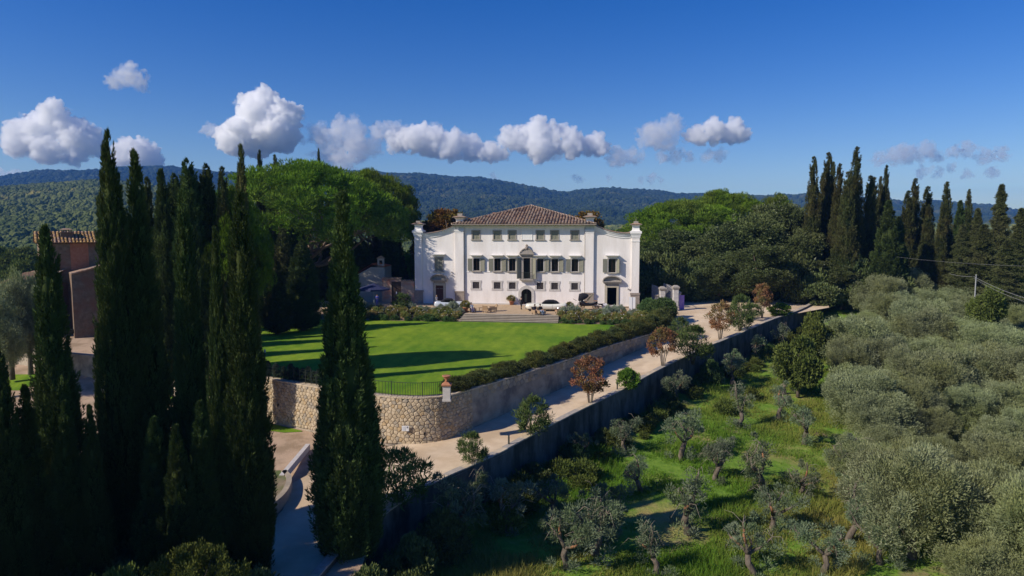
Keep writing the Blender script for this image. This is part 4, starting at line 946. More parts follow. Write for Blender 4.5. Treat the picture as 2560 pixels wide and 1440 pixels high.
pine(565, 468, 56, 195, 0.0, 1, 'nearer umbrella pine half hidden behind the left foreground cypresses', 5.0)
pine(935, 425, 118, 225, 0.2, 1, 'umbrella pine leaning against the bigger one beside the villa', 2.0)
pine(1700, 500, 128, 300, 0.5, 0, 'umbrella pine whose crown shows just right of the villa', 2.7)
pine(1815, 475, 136, 215, 0.5, 1, 'umbrella pine with high bright crown above the holm oaks', 1.0)
pine(1940, 485, 138, 110, 0.5, 1, 'small pine crown behind the holm oaks near the cypress group', 4.0)

# --- broadleaf trees
def broad_meshes(name, seed, R, H, z0, lobes, per_lobe, per, L, W, mat, crad=(0.45,0.85), up=0.35, out=0.8, bark='bark', quad=True, nlimb=7, flat=0.8):
    rng = np.random.default_rng(seed); cen = []; rad = []
    for k in range(lobes):
        if k == 0: c = np.array([0,0,(H+z0)/2]); lr = np.array([R*0.62, R*0.62, (H-z0)*0.48])
        else:
            q = 2*np.pi*k/(lobes-1)+rng.uniform(-.4,.4); rr = R*rng.uniform(0.35,0.62); hz = z0+(H-z0)*rng.uniform(0.22,0.78)
            c = np.array([rr*np.cos(q), rr*np.sin(q), hz]); lr = np.array([1,1,0.85])*R*rng.uniform(0.34,0.5); lr[2] = min(lr[2], hz-z0*0.8, H-hz+R*0.12)
        u = rdir(rng, per_lobe); f = rng.uniform(0.72,1.05,per_lobe); p = c+u*lr*f[:, None]
        cen += list(p); rad += list(rng.uniform(*crad, per_lobe))
    Vv, F, T = clump_leaves(cen, rad, per, L, W, rng, up=up, out=out, rnd=0.7, quad=quad, flat=flat, lo=0.3, centre=(0,0,(H+z0)/2), cout=0.35)
    crown = mesh_np(name+'_crown_%d' % seed, Vv, F, mat, T)
    r = random.Random(seed); tr = R*0.07
    tk = MB().tube([(0,0,-0.5),(0.1*R*.1,0,z0*0.6),(0,0.05,z0+0.5)], [tr*1.3,tr,tr*0.8], 9).mesh(name+'_trunk_%d' % seed, M[bark], True); lm = []
    for k in range(nlimb):
        q = 2*math.pi*k/nlimb+r.uniform(-.3,.3); e = Vector((R*0.6*math.cos(q), R*0.6*math.sin(q), z0+(H-z0)*r.uniform(0.4,0.8))); s = Vector((0,0,z0*r.uniform(0.6,1.0)))
        m1 = s.lerp(e,0.4)+Vector((r.uniform(-.1,.1)*R, r.uniform(-.1,.1)*R, 0.08*H)); lm.append(MB().tube([s, m1, e], [tr*0.6, tr*0.4, tr*0.12], 6).mesh(name+'_limb', M[bark], True))
    return crown, tk, lm, H, R
def plant(name, meshes, loc, s, label, cat, group=None, rz=0.0, sz=None, limbs=True):
    crown, tk, lm, H, R = meshes; o = empty(name, loc, label, cat, group, rz); sc = (s, s, sz or s)
    link('crown', crown, o, scl=sc)
    if tk: link('trunk', tk, o, scl=sc)
    if limbs:
        for l in lm: link('limb', l, o, scl=sc)
    return o
def broad(name, meshes, px, pytop, d, wpx, zb, label, cat='tree', group=None, rz=None):
    top = at(px, pytop, d); s = wpx/FPX*d/2/meshes[4]
    return plant(name, meshes, (top.x, d, zb), s, label, cat, group, (px*1.7 % 6.28) if rz is None else rz, (top.z-zb)/meshes[3])
OAK = [broad_meshes('holm_oak', s, 6.0, 14.0, 1.0, 12, 56, 105, 0.30, 0.16, L_['oak'], (0.5,0.95)) for s in (31,32)]
G4 = 'holm oaks right of the villa'
for i, (px, py, d, w_, lb) in enumerate(((1850,520,112,260,'largest dark holm oak behind the gravel forecourt'),(1755,560,118,230,'holm oak directly behind the purple banner'),(1660,585,122,190,'holm oak between villa corner and the stone gate'),(1950,490,120,190,'tall holm oak beside the cypress group'),(1990,560,108,190,'dark holm oak at the end of the drive wall'),(1900,600,104,200,'front holm oak hanging over the forecourt'),(1795,620,106,150,'low holm oak branch mass above the road turning'),(2080,640,104,150,'shaded holm oak under the tall right cypresses'),(2180,660,108,150,'dark evergreen in the gap below the right cypresses'))):
    broad('holm_oak', OAK[i % 2], px, py, d, w_, 0.4, lb, 'tree', G4)
CHN = broad_meshes('chestnut', 41, 4.2, 13.0, 4.0, 8, 45, 80, 0.36, 0.24, L_['chestnut'], (0.5,0.85))
broad('chestnut_tree', CHN, 1130, 513, 116, 165, 0.5, 'rusty autumn tree behind the left wing of the villa', 'tree', 'autumn trees behind the villa')
broad('chestnut_tree', CHN, 1080, 545, 118, 90, 0.5, 'rusty autumn tree close to the left end pier', 'tree', 'autumn trees behind the villa', 1.0)
broad('chestnut_tree', CHN, 1455, 520, 126, 125, 0.5, 'golden autumn tree behind the right roof corner', 'tree', 'autumn trees behind the villa', 3.3)
BRT = broad_meshes('lime', 42, 3.0, 9.0, 0.8, 8, 40, 70, 0.28, 0.18, L_['bright'], (0.4,0.7))
broad('bright_tree', BRT, 1024, 615, 124, 70, 0.0, 'bright green sunlit tree between chapel and villa')
FLD = broad_meshes('field_tree', 43, 4.5, 8.0, 1.0, 8, 40, 55, 0.5, 0.3, L_['field'], (0.7,1.2))
for i, (px, py, d, w_) in enumerate(((20,640,150,120),(70,625,165,110),(-20,620,180,140),(115,640,185,100),(45,655,135,110),(150,650,170,120),(2550,700,90,60))):
    broad('field_tree', FLD, px, py, d, w_, -3.0 if d > 100 else 2, '%s yellow-green tree from the left in the thicket behind the farmhouse' % nth((2,4,1,5,3,6)[i]) if i < 6 else 'yellow-green bush by the power lines at the right edge', 'tree', 'thicket behind the farmhouse' if i < 6 else None)
broad('field_tree', FLD, 2475, 722, 80, 85, 0.0, 'bright yellow-green bush among the olives below the wires', 'bush')
broad('field_tree', FLD, 2000, 850, 66, 110, -4.2, 'fresh green bush at the foot of the drive wall', 'bush')
broad('field_tree', FLD, 2045, 790, 74, 80, -3.0, 'small green bush near the far end of the drive wall', 'bush')
# conifers at right
def conifer_meshes(seed, H=16.0, R=3.2):
    rng = np.random.default_rng(seed); cen = []; rad = []
    for k in range(640):
        t = rng.random()**1.35; q = rng.random()*2*np.pi; tier = 0.72+0.28*np.sin(t*60+q*2); rr = R*(1-t)**0.75*rng.uniform(0.45,1.0)*tier
        cen.append((rr*np.cos(q), rr*np.sin(q), 0.6+t*(H-0.8)-0.12*rr)); rad.append(0.2+0.38*(1-t)**0.5)
    Vv, F, T = clump_leaves(cen, rad, 80, 0.26, 0.10, rng, up=0.15, out=0.9, rnd=0.4, quad=False, flat=0.5, lo=0.2)
    crown = mesh_np('conifer_crown_%d' % seed, Vv, F, L_['conifer'], T)
    return crown, MB().tube([(0,0,-0.5),(0,0,H*0.5),(0,0,H*0.97)], [0.3,0.18,0.03], 8).mesh('conifer_trunk_%d' % seed, M['bark'], True), [], H, R
L_['conifer'] = leaf('cedar_needles', (0.04,0.052,0.018), (0.125,0.14,0.055), (0.10,0.105,0.045), 0.12, 0.4)
CN = [conifer_meshes(51), conifer_meshes(52)]
for i, (px, py, d, w_, lb) in enumerate(((2505,460,104,100,'tallest jagged cedar near the right edge'),(2462,560,98,130,'broad olive-green cedar left of the tallest one'),(2555,520,96,120,'cedar cut by the right edge of the photo'),(2408,560,100,100,'cedar beside the last right cypress'),(2520,600,90,120,'low wide cedar in front of the tallest one'),(2445,520,108,80,'narrow cedar tip behind the broad cedar'))):
    broad('cedar_tree', CN[i % 2], px, py, d, w_, 0.8, lb, 'tree', 'cedars at the right edge')

# --- olives
OLV = [broad_meshes('olive', s, 2.7, 4.6, 0.7, 11, 17, 300, 0.16, 0.038, L_['olive'], (0.22,0.78), up=0.7, out=0.9, bark='olive_bark', nlimb=5, flat=1.0) for s in (61,62,63)]
rl = random.Random(77); k = 0
olive_spots = []; GROVE = []
def try_spot(x, y, r):
    if all((x-a)**2+(y-b)**2 > (r)**2 for a, b in olive_spots): olive_spots.append((x, y)); return True
for t in range(4000):
    y = rl.uniform(31, 108); x = rl.uniform(10, 95)
    px = 1280+x/y*FPX
    left = np.interp(y, [31,38,45,55,65,75,85,95,108], [2330,2230,2130,2090,2075,2090,2110,2160,2190])
    if not (left+35 < px < 2700): continue
    if try_spot(x, y, 3.15):
        s = rl.choice((0.75,0.9,1.0,1.2))*rl.uniform(0.92,1.08); oo = plant('olive_tree', OLV[k % 3], (x, y, float(grade(x, y))-0.1), s, 'dense grey-green olive tree of the packed grove at right', 'tree', 'packed olive grove', rl.random()*6.28, s*rl.uniform(0.9,1.1), limbs=False); GROVE.append(oo); k += 1
for b0_, b1_, nm_ in ((0,38,'nearest'),(38,46,'second'),(46,55,'third'),(55,65,'fourth'),(65,78,'fifth'),(78,92,'sixth'),(92,200,'farthest')):
    row = sorted([o for o in GROVE if b0_ <= o.location.y < b1_], key=lambda o: o.location.x/o.location.y)
    for i_, o in enumerate(row): o['label'] = '%s dense grey-green olive from the left in the %s row of the packed grove' % (nth(i_+1), nm_)
for i_, (px, py, d) in enumerate(((15,700,62),(62,690,64),(-30,740,58))):
    t_ = at(px, py, d); plant('olive_tree', OLV[i_], (t_.x, d, -1.0), 1.0, ('grey olive half hiding the farm shed','taller grey olive just left of the farmhouse','grey olive at the left edge before the shed')[i_], 'tree', None, i_, (t_.z+1.0)/4.6)
# pruned olives: twisted limbs, a few tufts, bare drooping twigs
def pruned_olive(seed):
    rng = np.random.default_rng(seed); r = random.Random(seed); limbs = []; cen = []; rad = []; tw = MB()
    lean = r.uniform(-0.3,0.3); h = r.uniform(0.7,1.2); top = Vector((lean, r.uniform(-.2,.2), h))
    tk = MB().tube([(0,0,-0.5),(0.05,0.03,0.25),(lean*0.5-0.08,0.05,h*0.6),top], [0.27,0.2,0.17,0.15], 9).mesh('pruned_trunk_%d' % seed, M['olive_bark'], True)
    n = r.randint(3,5)
    for k in range(n):
        q = 2*math.pi*k/n+r.uniform(-.5,.5); ln = r.uniform(1.1,2.3); p = top.copy(); pts = [p.copy()]; d = Vector((math.cos(q)*0.75, math.sin(q)*0.75, r.uniform(0.6,1.3))).normalized()
        for i in range(5):
            d = (d+Vector((r.uniform(-.45,.45), r.uniform(-.45,.45), r.uniform(-.15,.35)))).normalized(); p = p+d*ln/5; pts.append(p.copy())
        rusty = r.random() < 0.35
        limbs.append((MB().tube(pts, [0.105,0.09,0.078,0.066,0.052,0.036], 7).mesh('pruned_limb', M['olive_bark'], True), None))
        if rusty: limbs.append((MB().tube([a.lerp(b,0.1) for a, b in zip(pts[2:5], pts[3:6])], [0.088,0.074,0.055], 7).mesh('peeled_limb', M['red_bark'], True), 1))
        for i in (3,4,5):
            for _ in range(r.choice((0,1,2,3))): cen.append(pts[i]+Vector((r.uniform(-.55,.55), r.uniform(-.55,.55), r.uniform(-.35,.5)))); rad.append(r.uniform(0.14,0.46))
        if r.random() < 0.5: cen.append(pts[5]+Vector((r.uniform(-.5,.5), r.uniform(-.5,.5), r.uniform(-.5,.1)))); rad.append(r.uniform(0.3,0.5))
        for j in range(9):
            s = pts[r.randint(2,5)]; g = Vector((r.uniform(-1,1), r.uniform(-1,1), r.uniform(0.0,0.6))); l = r.uniform(0.5,1.2)
            tw.tube([s, s+g*l*0.5+Vector((0,0,0.12)), s+g*l*0.95-Vector((0,0,r.uniform(0.1,0.6)))], [0.014,0.010,0.005], 4)
    for j in range(r.randint(3,9)):                       # suckers at the foot
        q = r.random()*6.28; q2 = r.uniform(0.3,1.2); cen.append(Vector((q2*math.cos(q), q2*math.sin(q), r.uniform(0.05,0.6)))); rad.append(r.uniform(0.2,0.45))
    Vv, F, T = clump_leaves([tuple(c) for c in cen], rad, 130, 0.19, 0.042, rng, up=0.6, out=0.8, rnd=0.6, quad=True, lo=0.1)
    return mesh_np('pruned_crown_%d' % seed, Vv, F, L_['olive_thin'], T), tk, limbs, tw.mesh('pruned_twigs_%d' % seed, M['twig'], True)
PRN = [pruned_olive(s) for s in (71,72,73,74,75,76)]
PO = [(1718,1335,1.25),(1905,1225,1.2),(1490,1385,1.25),(1530,1330,1.1),(1150,1370,1.3),(1415,1420,1.0),(2125,1360,1.1),(2115,1190,1.0),(1930,1330,1.0),(2010,1110,1.15),(1960,985,1.1),(1705,1150,1.2),(1850,1065,1.1),(1945,1050,1.1),(1560,1130,0.9),(1450,1150,0.8),(1790,1200,1.0),(2060,1440,0.9),(1640,1440,0.9),(1880,1440,1.0),(2200,1410,0.9),(1890,905,1.2),(1830,960,1.1),(1690,1010,1.0),(1950,880,1.1),(1600,1230,0.9),(1380,1290,0.9),(1275,1330,1.2),(2130,1290,0.8),(2230,1310,0.8),(1180,1290,0.9),(2000,1240,0.8)]
def ground_hit(px, py):
    u, ry, rz = ray(px, py); k = 20.0
    for _ in range(60):
        x, y, z = u*k, ry*k, CAMZ+rz*k; g = float(grade(x, y)); k += (z-g)/(-rz)*0.5
    return Vector((u*k, ry*k, float(grade(u*k, ry*k))))
PLB = {0:'pruned olive with two rusty limbs in the middle of the clearing',1:'pruned olive with thick bark trunk right of the clearing',2:'ivy-covered pruned olive left of the clearing',3:'pruned olive with bare orange trunk in the clearing',4:'shaded drooping olive under the near end of the drive wall',9:'tall forked olive with long bare limbs near the dense grove',10:'olive with a bare forked trunk by the bright grass',23:'grey olive close under the drive wall'}
for lo_, hi_, nm_ in ((1400,2000,'along the bottom edge'),(1280,1400,'in the front half of the clearing'),(1120,1280,'in the middle of the clearing'),(0,1120,'in the far part of the clearing')):
    row = sorted([i for i, q in enumerate(PO) if lo_ <= q[1] < hi_ and i not in PLB], key=lambda i: PO[i][0])
    for n_, i in enumerate(row): PLB[i] = '%s hard-pruned olive from the left %s' % (nth(n_+1), nm_)
for i, (px, py, s) in enumerate(PO):
    p = ground_hit(px, min(py, 1438)); c_, t_, l_, w_ = PRN[i % 6]
    o = empty('pruned_olive', p, PLB.get(i, 'hard-pruned olive with sparse tufts in the grassy clearing'), 'tree', 'pruned olives in the clearing', i*1.3)
    for nm, me in (('crown', c_), ('trunk', t_), ('twigs', w_)): link(nm, me, o, scl=(s,s,s))
    for me, red in l_: tag(link('limb', me, o, scl=(s,s,s)), 'peeled reddish limb' if red else None)

# --- shrubs
def shrub_meshes(name, seed, R, H, nclump, per, L, W, mat, up=0.6, out=0.8, stems=5, quad=True, crad=(0.14,0.26), zlo=0.15, barkm='bark', bare=0.0, extra=None):
    rng = np.random.default_rng(seed); r = random.Random(seed); cen = []; rad = []
    for k in range(nclump):
        q = rng.random()*2*np.pi; t = rng.random(); z = H*(zlo+(1-zlo)*t); w_ = R*np.sqrt(max(0.05, 1-abs(2*(t-0.45))**2.2)); rr = w_*np.sqrt(rng.uniform(0.25,1))
        cen.append((rr*np.cos(q), rr*np.sin(q), z)); rad.append(rng.uniform(*crad))
    Vv, F, T = clump_leaves(cen, rad, per, L, W, rng, up=up, out=out, rnd=0.6, quad=quad, lo=0.15, centre=(0,0,0), cout=0.4)
    mi = np.zeros(len(F), int); mats = [mat]
    if extra:
        mats.append(extra[0]); c2 = np.array(cen)[rng.random(nclump) < extra[1]]; c2 = c2+rdir(rng, len(c2))*np.array([1,1,1])*crad[1]+np.array([0,0,crad[1]*0.6])
        V2, F2, T2 = clump_leaves(c2, np.full(len(c2), extra[2]), 7, extra[2]*1.2, extra[2]*1.1, rng, quad=quad, lo=0.1)
        mi = np.concatenate([mi, np.ones(len(F2), int)]); F = np.concatenate([F, F2+len(Vv)]); Vv = np.concatenate([Vv, V2]); T = np.concatenate([T, T2])
    crown = mesh_np(name+'_%d' % seed, Vv, F, mats, T, mi); mb = MB()
    for k in range(stems):
        q = 2*math.pi*k/max(1,stems)+r.uniform(-.4,.4); e = (R*0.6*math.cos(q), R*0.6*math.sin(q), H*r.uniform(0.55,0.85)); f = 0.07*(1+bare)
        mb.tube([(f*math.cos(q), f*math.sin(q), -0.2), (e[0]*0.35, e[1]*0.35, e[2]*0.5), e], [0.035,0.028,0.012], 5)
    return crown, mb.mesh(name+'_stems_%d' % seed, M[barkm], True) if stems else None, [], H, R
MYR = [shrub_meshes('myrtle', s, 1.25, 3.5, 75, 48, 0.16, 0.085, L_['myrtle'], stems=7, crad=(0.12,0.36), zlo=0.32, barkm='twig') for s in (81,82)]
OLE = [shrub_meshes('oleander', s, 1.25, 2.6, 80, 36, 0.32, 0.055, L_['oleander'], up=0.7, out=0.9, stems=9, crad=(0.15,0.3), zlo=0.12) for s in (83,84)]
ROUND = shrub_meshes('round_bush', 85, 0.95, 1.5, 70, 75, 0.17, 0.08, L_['bright'], stems=4, crad=(0.14,0.28), zlo=0.1)
ROS = [shrub_meshes('rosemary', s, 1.1, 1.35, 110, 75, 0.15, 0.03, L_['rosemary'], up=0.9, out=0.5, stems=0, crad=(0.14,0.3), zlo=0.02) for s in (86,87)]
LAV = [shrub_meshes('lavender', s, 0.6, 0.8, 40, 50, 0.24, 0.03, L_['lavender'], up=1.2, out=0.5, stems=0, crad=(0.12,0.2), zlo=0.05) for s in (88,)]
RSE = [shrub_meshes('rose', s, 0.65, 0.75, 42, 42, 0.12, 0.075, L_['rose'], stems=3, crad=(0.12,0.24), zlo=0.1, extra=(L_['petal'],0.22,0.06)) for s in (89,90)]
BOX = [shrub_meshes('box', s, 0.5, 0.5, 40, 50, 0.09, 0.05, L_['box'], stems=0, crad=(0.12,0.2), zlo=0.05) for s in (91,)]
CLP = [shrub_meshes('clipped', s, 0.30, 1.25, 60, 60, 0.08, 0.04, L_['clip'], stems=1, crad=(0.10,0.16), zlo=0.04) for s in (92,)]
BIG = shrub_meshes('laurel', 93, 1.9, 2.6, 150, 70, 0.2, 0.09, L_['box'], stems=0, crad=(0.25,0.45), zlo=0.02)
DRK = shrub_meshes('undergrowth', 96, 1.9, 2.4, 120, 60, 0.2, 0.1, L_['oak'], stems=0, crad=(0.25,0.45), zlo=0.02)
def road_hit(px, py):
    u, ry, rz = ray(px, py); k = 40.0
    for _ in range(60):
        y = ry*k; z = CAMZ+rz*k; g = float(np.interp(y, [p[1] for p in RD_R], RD_Z)); k += (z-g)/(-rz)*0.5
    return Vector((u*k, ry*k, float(np.interp(ry*k, [p[1] for p in RD_R], RD_Z))+0.02))
G5 = 'shrubs along the outer edge of the drive'
for i, (nm, ms, px, py, h, w_, lb) in enumerate((
    ('crepe_myrtle', MYR[0], 1475, 1012, 3.8, 1.3, 'tall reddish crepe myrtle casting shade on the drive'),
    ('crepe_myrtle', MYR[1], 1657, 920, 3.9, 1.2, 'reddish crepe myrtle at the middle of the drive wall'),
    ('crepe_myrtle', MYR[0], 1800, 850, 4.2, 1.2, 'rusty crepe myrtle where the drive meets the forecourt'),
    ('crepe_myrtle', MYR[1], 1905, 795, 4.4, 1.0, 'tallest orange crepe myrtle by the end of the drive'),
    ('oleander', OLE[0], 1000, 1262, 3.0, 1.4, 'big spiky oleander beside the lone cypress'),
    ('oleander', OLE[1], 1180, 1165, 2.0, 0.75, 'small half-bare shrub on the drive edge near the bend'),
    ('oleander', OLE[0], 1332, 1088, 2.6, 1.05, 'arching oleander shrub next to the second bollard'),
    ('round_bush', ROUND, 1570, 972, 1.6, 1.0, 'compact bright green bush next to the bollard'),
    ('oleander', OLE[1], 1732, 905, 3.4, 1.45, 'open green oleander between two crepe myrtles'),
    ('oleander', OLE[0], 1850, 828, 4.0, 1.25, 'tall green oleander left of the orange crepe myrtle'),
    ('oleander', OLE[1], 1880, 800, 2.0, 1.0, 'low pale oleander behind the far coping'),
    ('oleander', OLE[0], 1700, 845, 2.2, 1.0, 'green shrub on the inner wall near the bend to the gate'),
    ('round_bush', ROUND, 1950, 790, 1.5, 1.5, 'spreading green bush over the end of the drive wall'))):
    p = road_hit(px, py); s = w_*1.0
    plant(nm, ms, p, s, lb, 'shrub', G5, i*1.9, h/ms[3])
# rosemary hedge on the wall top
rp = polyline_sample([(p[0]-0.75, p[1]+0.55) for p in WS if p[0] > -3.9 and p[1] < 89], 1.75)
for i, p in enumerate(rp):
    f = i/len(rp); s = 0.85+0.25*math.sin(i*1.7)+0.25*f
    plant('rosemary_bush', ROS[i % 2], (p.x, p.y, 0.02), s, '%s rosemary bush of the wall-top hedge, counted from the urn pillar' % nth(i+1), 'bush', 'rosemary hedge on the wall', i*2.1, s*(0.62+0.6*f))
for i, (px, py, w_, h) in enumerate(((1655,800,1.0,1.0),(1672,792,0.55,0.85),(1620,795,0.8,0.9))):
    p = onz(px, py, 0.3); plant('laurel_bush', BIG, p, w_, ('glossy green laurel bush below the stone gate piers','laurel bush at the right end of the garden bed','laurel bush by the white panel')[i], 'bush', None, i*2.0, h)
# clipped shrubs behind the wire fence
cpth = polyline_sample([(p[0]+0.2, p[1]+0.75) for p in WS if -33 < p[0] < -12.5], 0.72)
for i, p in enumerate(cpth):
    s = 0.92+0.12*math.sin(i*2.3); plant('clipped_shrub', CLP[0], (p.x, p.y, 0.0), s, '%s narrow clipped shrub from the left behind the wire fence' % nth(i+1), 'shrub', 'row of clipped shrubs on the wall', i*1.1, s)
# flower beds
rb = random.Random(5)
def bank_z(y): return float(np.interp(y, [sy-2.4, sy-1.6, sy-0.2, sy+1.2, sy+2.7], [-0.83,-0.70,-0.3,0.05,0.0]))
for nm, xa, xb in (('left', -22.0, sx0-0.5), ('right', sx1+0.6, 17.5)):
    x = xa
    while x < xb:
        for row, (yy, kind) in enumerate(((sy+1.9,'lav'),(sy+0.9,'mix'),(sy-0.1,'rose'),(sy-1.1,'rose'),(sy-1.9,'box'))):
            xx = x+rb.uniform(-.35,.35); y = yy+rb.uniform(-.3,.3); p = vw(xx, y, bank_z(y)); rz = rb.random()*6.28; s = rb.uniform(0.65,1.1)
            kd = kind if kind != 'mix' else rb.choice(('lav','rose'))
            if kd == 'lav': plant('lavender_bush', LAV[0], p, s, 'silvery lavender bush in the bed %s of the steps' % nm, 'bush', 'lavender in the %s bed' % nm, rz, s*(0.75+0.5*(math.sin(xx*1.1) > 0.3)))
            elif kd == 'rose': plant('rose_bush', RSE[rb.randint(0,1)], p, s, 'white-flowered rose bush in the bed %s of the steps' % nm, 'bush', 'roses in the %s bed' % nm, rz, s, limbs=False)
            else: plant('box_mound', BOX[0], p, s*1.1, 'low green mound edging the bed %s of the steps' % nm, 'bush', 'edging mounds of the %s bed' % nm, rz, s)
        x += 0.95
plant('pruned_shrub', BOX[0], vw(sx0-4.5, sy-2.0, -0.8), 1.9, 'dark round shrub at the front of the left bed', 'bush', None, 0.3, 1.5)
plant('garden_shrub', OLE[1], vw(vloc(onz(970,790,0.8))[0], sy+2.2, 0), 1.0, 'dark shrub by the parasol at the left of the terrace', 'bush', None, 0.3, 0.85)
for i, (px, d) in enumerate(((40,26),(130,28),(210,27),(290,29),(360,27),(430,28),(500,27),(560,28.5),(610,28),(240,30),(170,31),(330,31))):
    plant('laurel_bush', DRK, (at(px,1200,d).x, d, -5.3), 1.0, '%s dark undergrowth bush from the left beneath the cypress clump' % nth(1+sorted((40,130,210,290,360,430,500,560,610,240,170,330)).index(px)), 'bush', 'undergrowth below the left cypresses', i*1.7, 0.95)
for i, (px, d) in enumerate(((1615,106),(1640,108),(1668,106),(1700,108),(1735,107),(1765,110),(1800,113),(1840,112),(1880,114),(1920,110),(1960,112),(2000,104),(2040,102),(2085,104),(2130,103),(2170,104),(2210,100),(1625,116),(1660,118))):
    plant('evergreen_bush', DRK, (at(px,760,d).x, d, 0.4), 1.9, '%s dark evergreen bush from the left in the thicket under the holm oaks' % nth(1+sorted((1615,1640,1668,1700,1735,1765,1800,1840,1880,1920,1960,2000,2040,2085,2130,2170,2210,1625,1660)).index(px)), 'bush', 'thicket under the holm oaks', i*1.3, 1.8+0.5*(i % 3))
rv_ = random.Random(31)
for i in range(14):
    y = 39+i*3.6; x = float(xw(y))+rv_.uniform(0.7,2.2); s = rv_.uniform(0.35,0.65)
    plant('wall_bush', DRK if i % 3 else BIG, (x, y, float(grade(x, y))-0.2), s, '%s leafy bush from the bend growing against the drive wall' % nth(i+1), 'bush', 'bushes against the drive wall', i*2.2, s*rv_.uniform(0.9,1.6))
for i, (x, y) in enumerate(((-6.6,30.5),(-5.2,33.5),(-7.6,27.5),(-3.8,36.2),(-4.6,30.0))):
    plant('wall_bush', DRK, (x, y, float(grade(x, y))-0.1), 0.75, '%s dark bush from the front beside the foot of the single cypress' % nth((2,4,1,5,3)[i]), 'bush', 'bushes at the foot of the single cypress', i*2.0, 1.05)
# foreground bush at the bottom left and low weeds at the walls
FG = shrub_meshes('foreground_bush', 94, 3.2, 3.0, 150, 55, 0.17, 0.10, L_['field'], stems=7, crad=(0.2,0.45), zlo=0.2)
for i, (px, py, d, s) in enumerate(((480,1385,24,0.6),(300,1440,23,0.5))):
    t_ = at(px, py, d); plant('foreground_bush', FG, (t_.x, d, t_.z-2.4), s, ('leafy sunlit bush at the bottom left under the cypresses','small leafy bush at the bottom left corner')[i], 'bush', None, i, 0.8)

# --- grass and weeds of the grove
rng = np.random.default_rng(9); n = 95000
yy = rng.uniform(26, 100, n); xx = xw(yy)+0.3+rng.random(n)**0.8*45*(yy/60); den = fbm(xx/3.5, yy/3.5, 5)
keep = (den > -0.10) & (1280+xx/yy*FPX < 2450); xx, yy, den = xx[keep], yy[keep], den[keep]; n = len(xx); zz = grade(xx, yy); per = 5
idx = np.repeat(np.arange(n), per); m = len(idx); C = np.stack([xx, yy, zz], -1)[idx]+np.stack([rng.normal(0,.12,m), rng.normal(0,.12,m), np.full(m,-0.03)], -1)
hgt = (0.10+0.55*np.clip(den+0.12,0,.5)/0.4)[idx]*rng.uniform(0.5,1.5,m)*(1+np.clip(1.5-(xx-xw(yy))[idx]/3,0,1))
Dr = unit(np.stack([rng.normal(0,.45,m), rng.normal(0,.45,m), np.ones(m)], -1)); Vv, F = leaf_tris(C, Dr, hgt, rng.uniform(0.03,0.07,m), rng)
dry = np.clip(fbm(xx/9, yy/9, 15)*2.4+0.22, 0, 1)[idx]; tt = np.clip(dry+rng.normal(0,.15,m), 0, 1)
M['grass'] = leaf('meadow_grass', (0.12,0.25,0.026), (0.33,0.30,0.085), None, 0.3)
tag(link('meadow_grass', mesh_np('meadow_grass', Vv, F, M['grass'], np.repeat(tt, 3))), 'tufty green and straw-coloured grass of the olive clearing', 'grass', kind='stuff')
WED = shrub_meshes('weeds', 95, 0.7, 0.8, 40, 40, 0.2, 0.05, L_['weed'] if 'weed' in L_ else L_['field'], stems=0, crad=(0.15,0.3), zlo=0.02)
rw_ = random.Random(12)
for i, y in enumerate(sorted(rw_.uniform(38, 92) for _ in range(70))):
    x = float(xw(y))+rw_.uniform(0.7, 3.2 if i % 3 else 9); s = rw_.uniform(0.6,1.5)
    plant('weed_clump', WED, (x, y, float(grade(x, y))-0.05), s, '%s clump of rank weeds below the drive wall, counted from the bend' % nth(i+1), 'weeds', 'weeds below the drive wall', rw_.random()*6, s*rw_.uniform(0.7,1.2))
# ------------------------------------------------------------------ farmhouse, chapel, gate
fx0, fx1 = at(97,607,78).x, at(345,607,78).x; fz = at(97,607,78).z
M['rubble'] = pm('rubble_house_wall', (0.13,0.10,0.07), (0.24,0.19,0.135), 2.2, 0.95, 0.9, 9, c3=(0.19,0.11,0.07), scale3=0.7)
farm = empty('farmhouse', (fx0,78,-0.3), 'old rubble farmhouse with lichen-yellow tile roof behind the cypresses', 'house', rz=R_(36))
def fr(x, y, z): return (x-fx0, y-78, z+0.3)
wl = MB(); wl.v = []; wl.box(0, fx1-fx0, 0, 9, 0, fz+0.3-0.05); wl.build('upper_wall', M['rubble'], farm)
zr_ = at(97,577,81).z; dp = 3.6
rf = MB().add([fr(fx0-0.4,77.5,fz-0.1),fr(fx1,77.5,fz-0.1),fr(fx1,77.5+dp,zr_-0.06),fr(fx0-0.4,77.5+dp,zr_-0.06),fr(fx0-0.4,87.5,fz-0.1),fr(fx1,87.5,fz-0.1)], [(0,1,2,3),(3,2,5,4)]).build('roof', M['wood'], farm)
def tile_mesh(ln, r0, r1, mat):
    mb = MB(); pts = []
    for e, y, rr, h in ((0,0,r0,0.04),(1,ln,r1,0.0)):
        for k in range(6): a = math.pi*k/5; pts.append((rr*math.cos(a), y, rr*0.9*math.sin(a)+h))
    mb.add(pts, [(k,k+1,k+7,k+6) for k in range(5)]+[(5,4,3,2,1,0)]); return mb.mesh('tile', mat)
slp = math.atan2(zr_-fz, dp); ln = math.hypot(dp, zr_-fz); tms = [tile_mesh(0.52, 0.155, 0.125, m_) for m_ in (M['tile_yellow'], M['tile_yellow'], M['tile'], pm('ochre_tile',(0.42,0.25,0.09),(0.5,0.34,0.15),3,0.95))]
rt = random.Random(8); ncol = int((at(235,600,78).x-fx0+0.4)/0.36); nrow = int(ln/0.45)
for i in range(ncol):
    for j in range(nrow):
        o = link('tile', rt.choice(tms), rf, loc=fr(fx0-0.22+i*0.36+rt.uniform(-.02,.02), 77.5+(j*0.45-0.06)*math.cos(slp), fz-0.06+(j*0.45-0.06)*math.sin(slp)+rt.uniform(0,.02)), rot=(slp,0,rt.uniform(-.05,.05)))
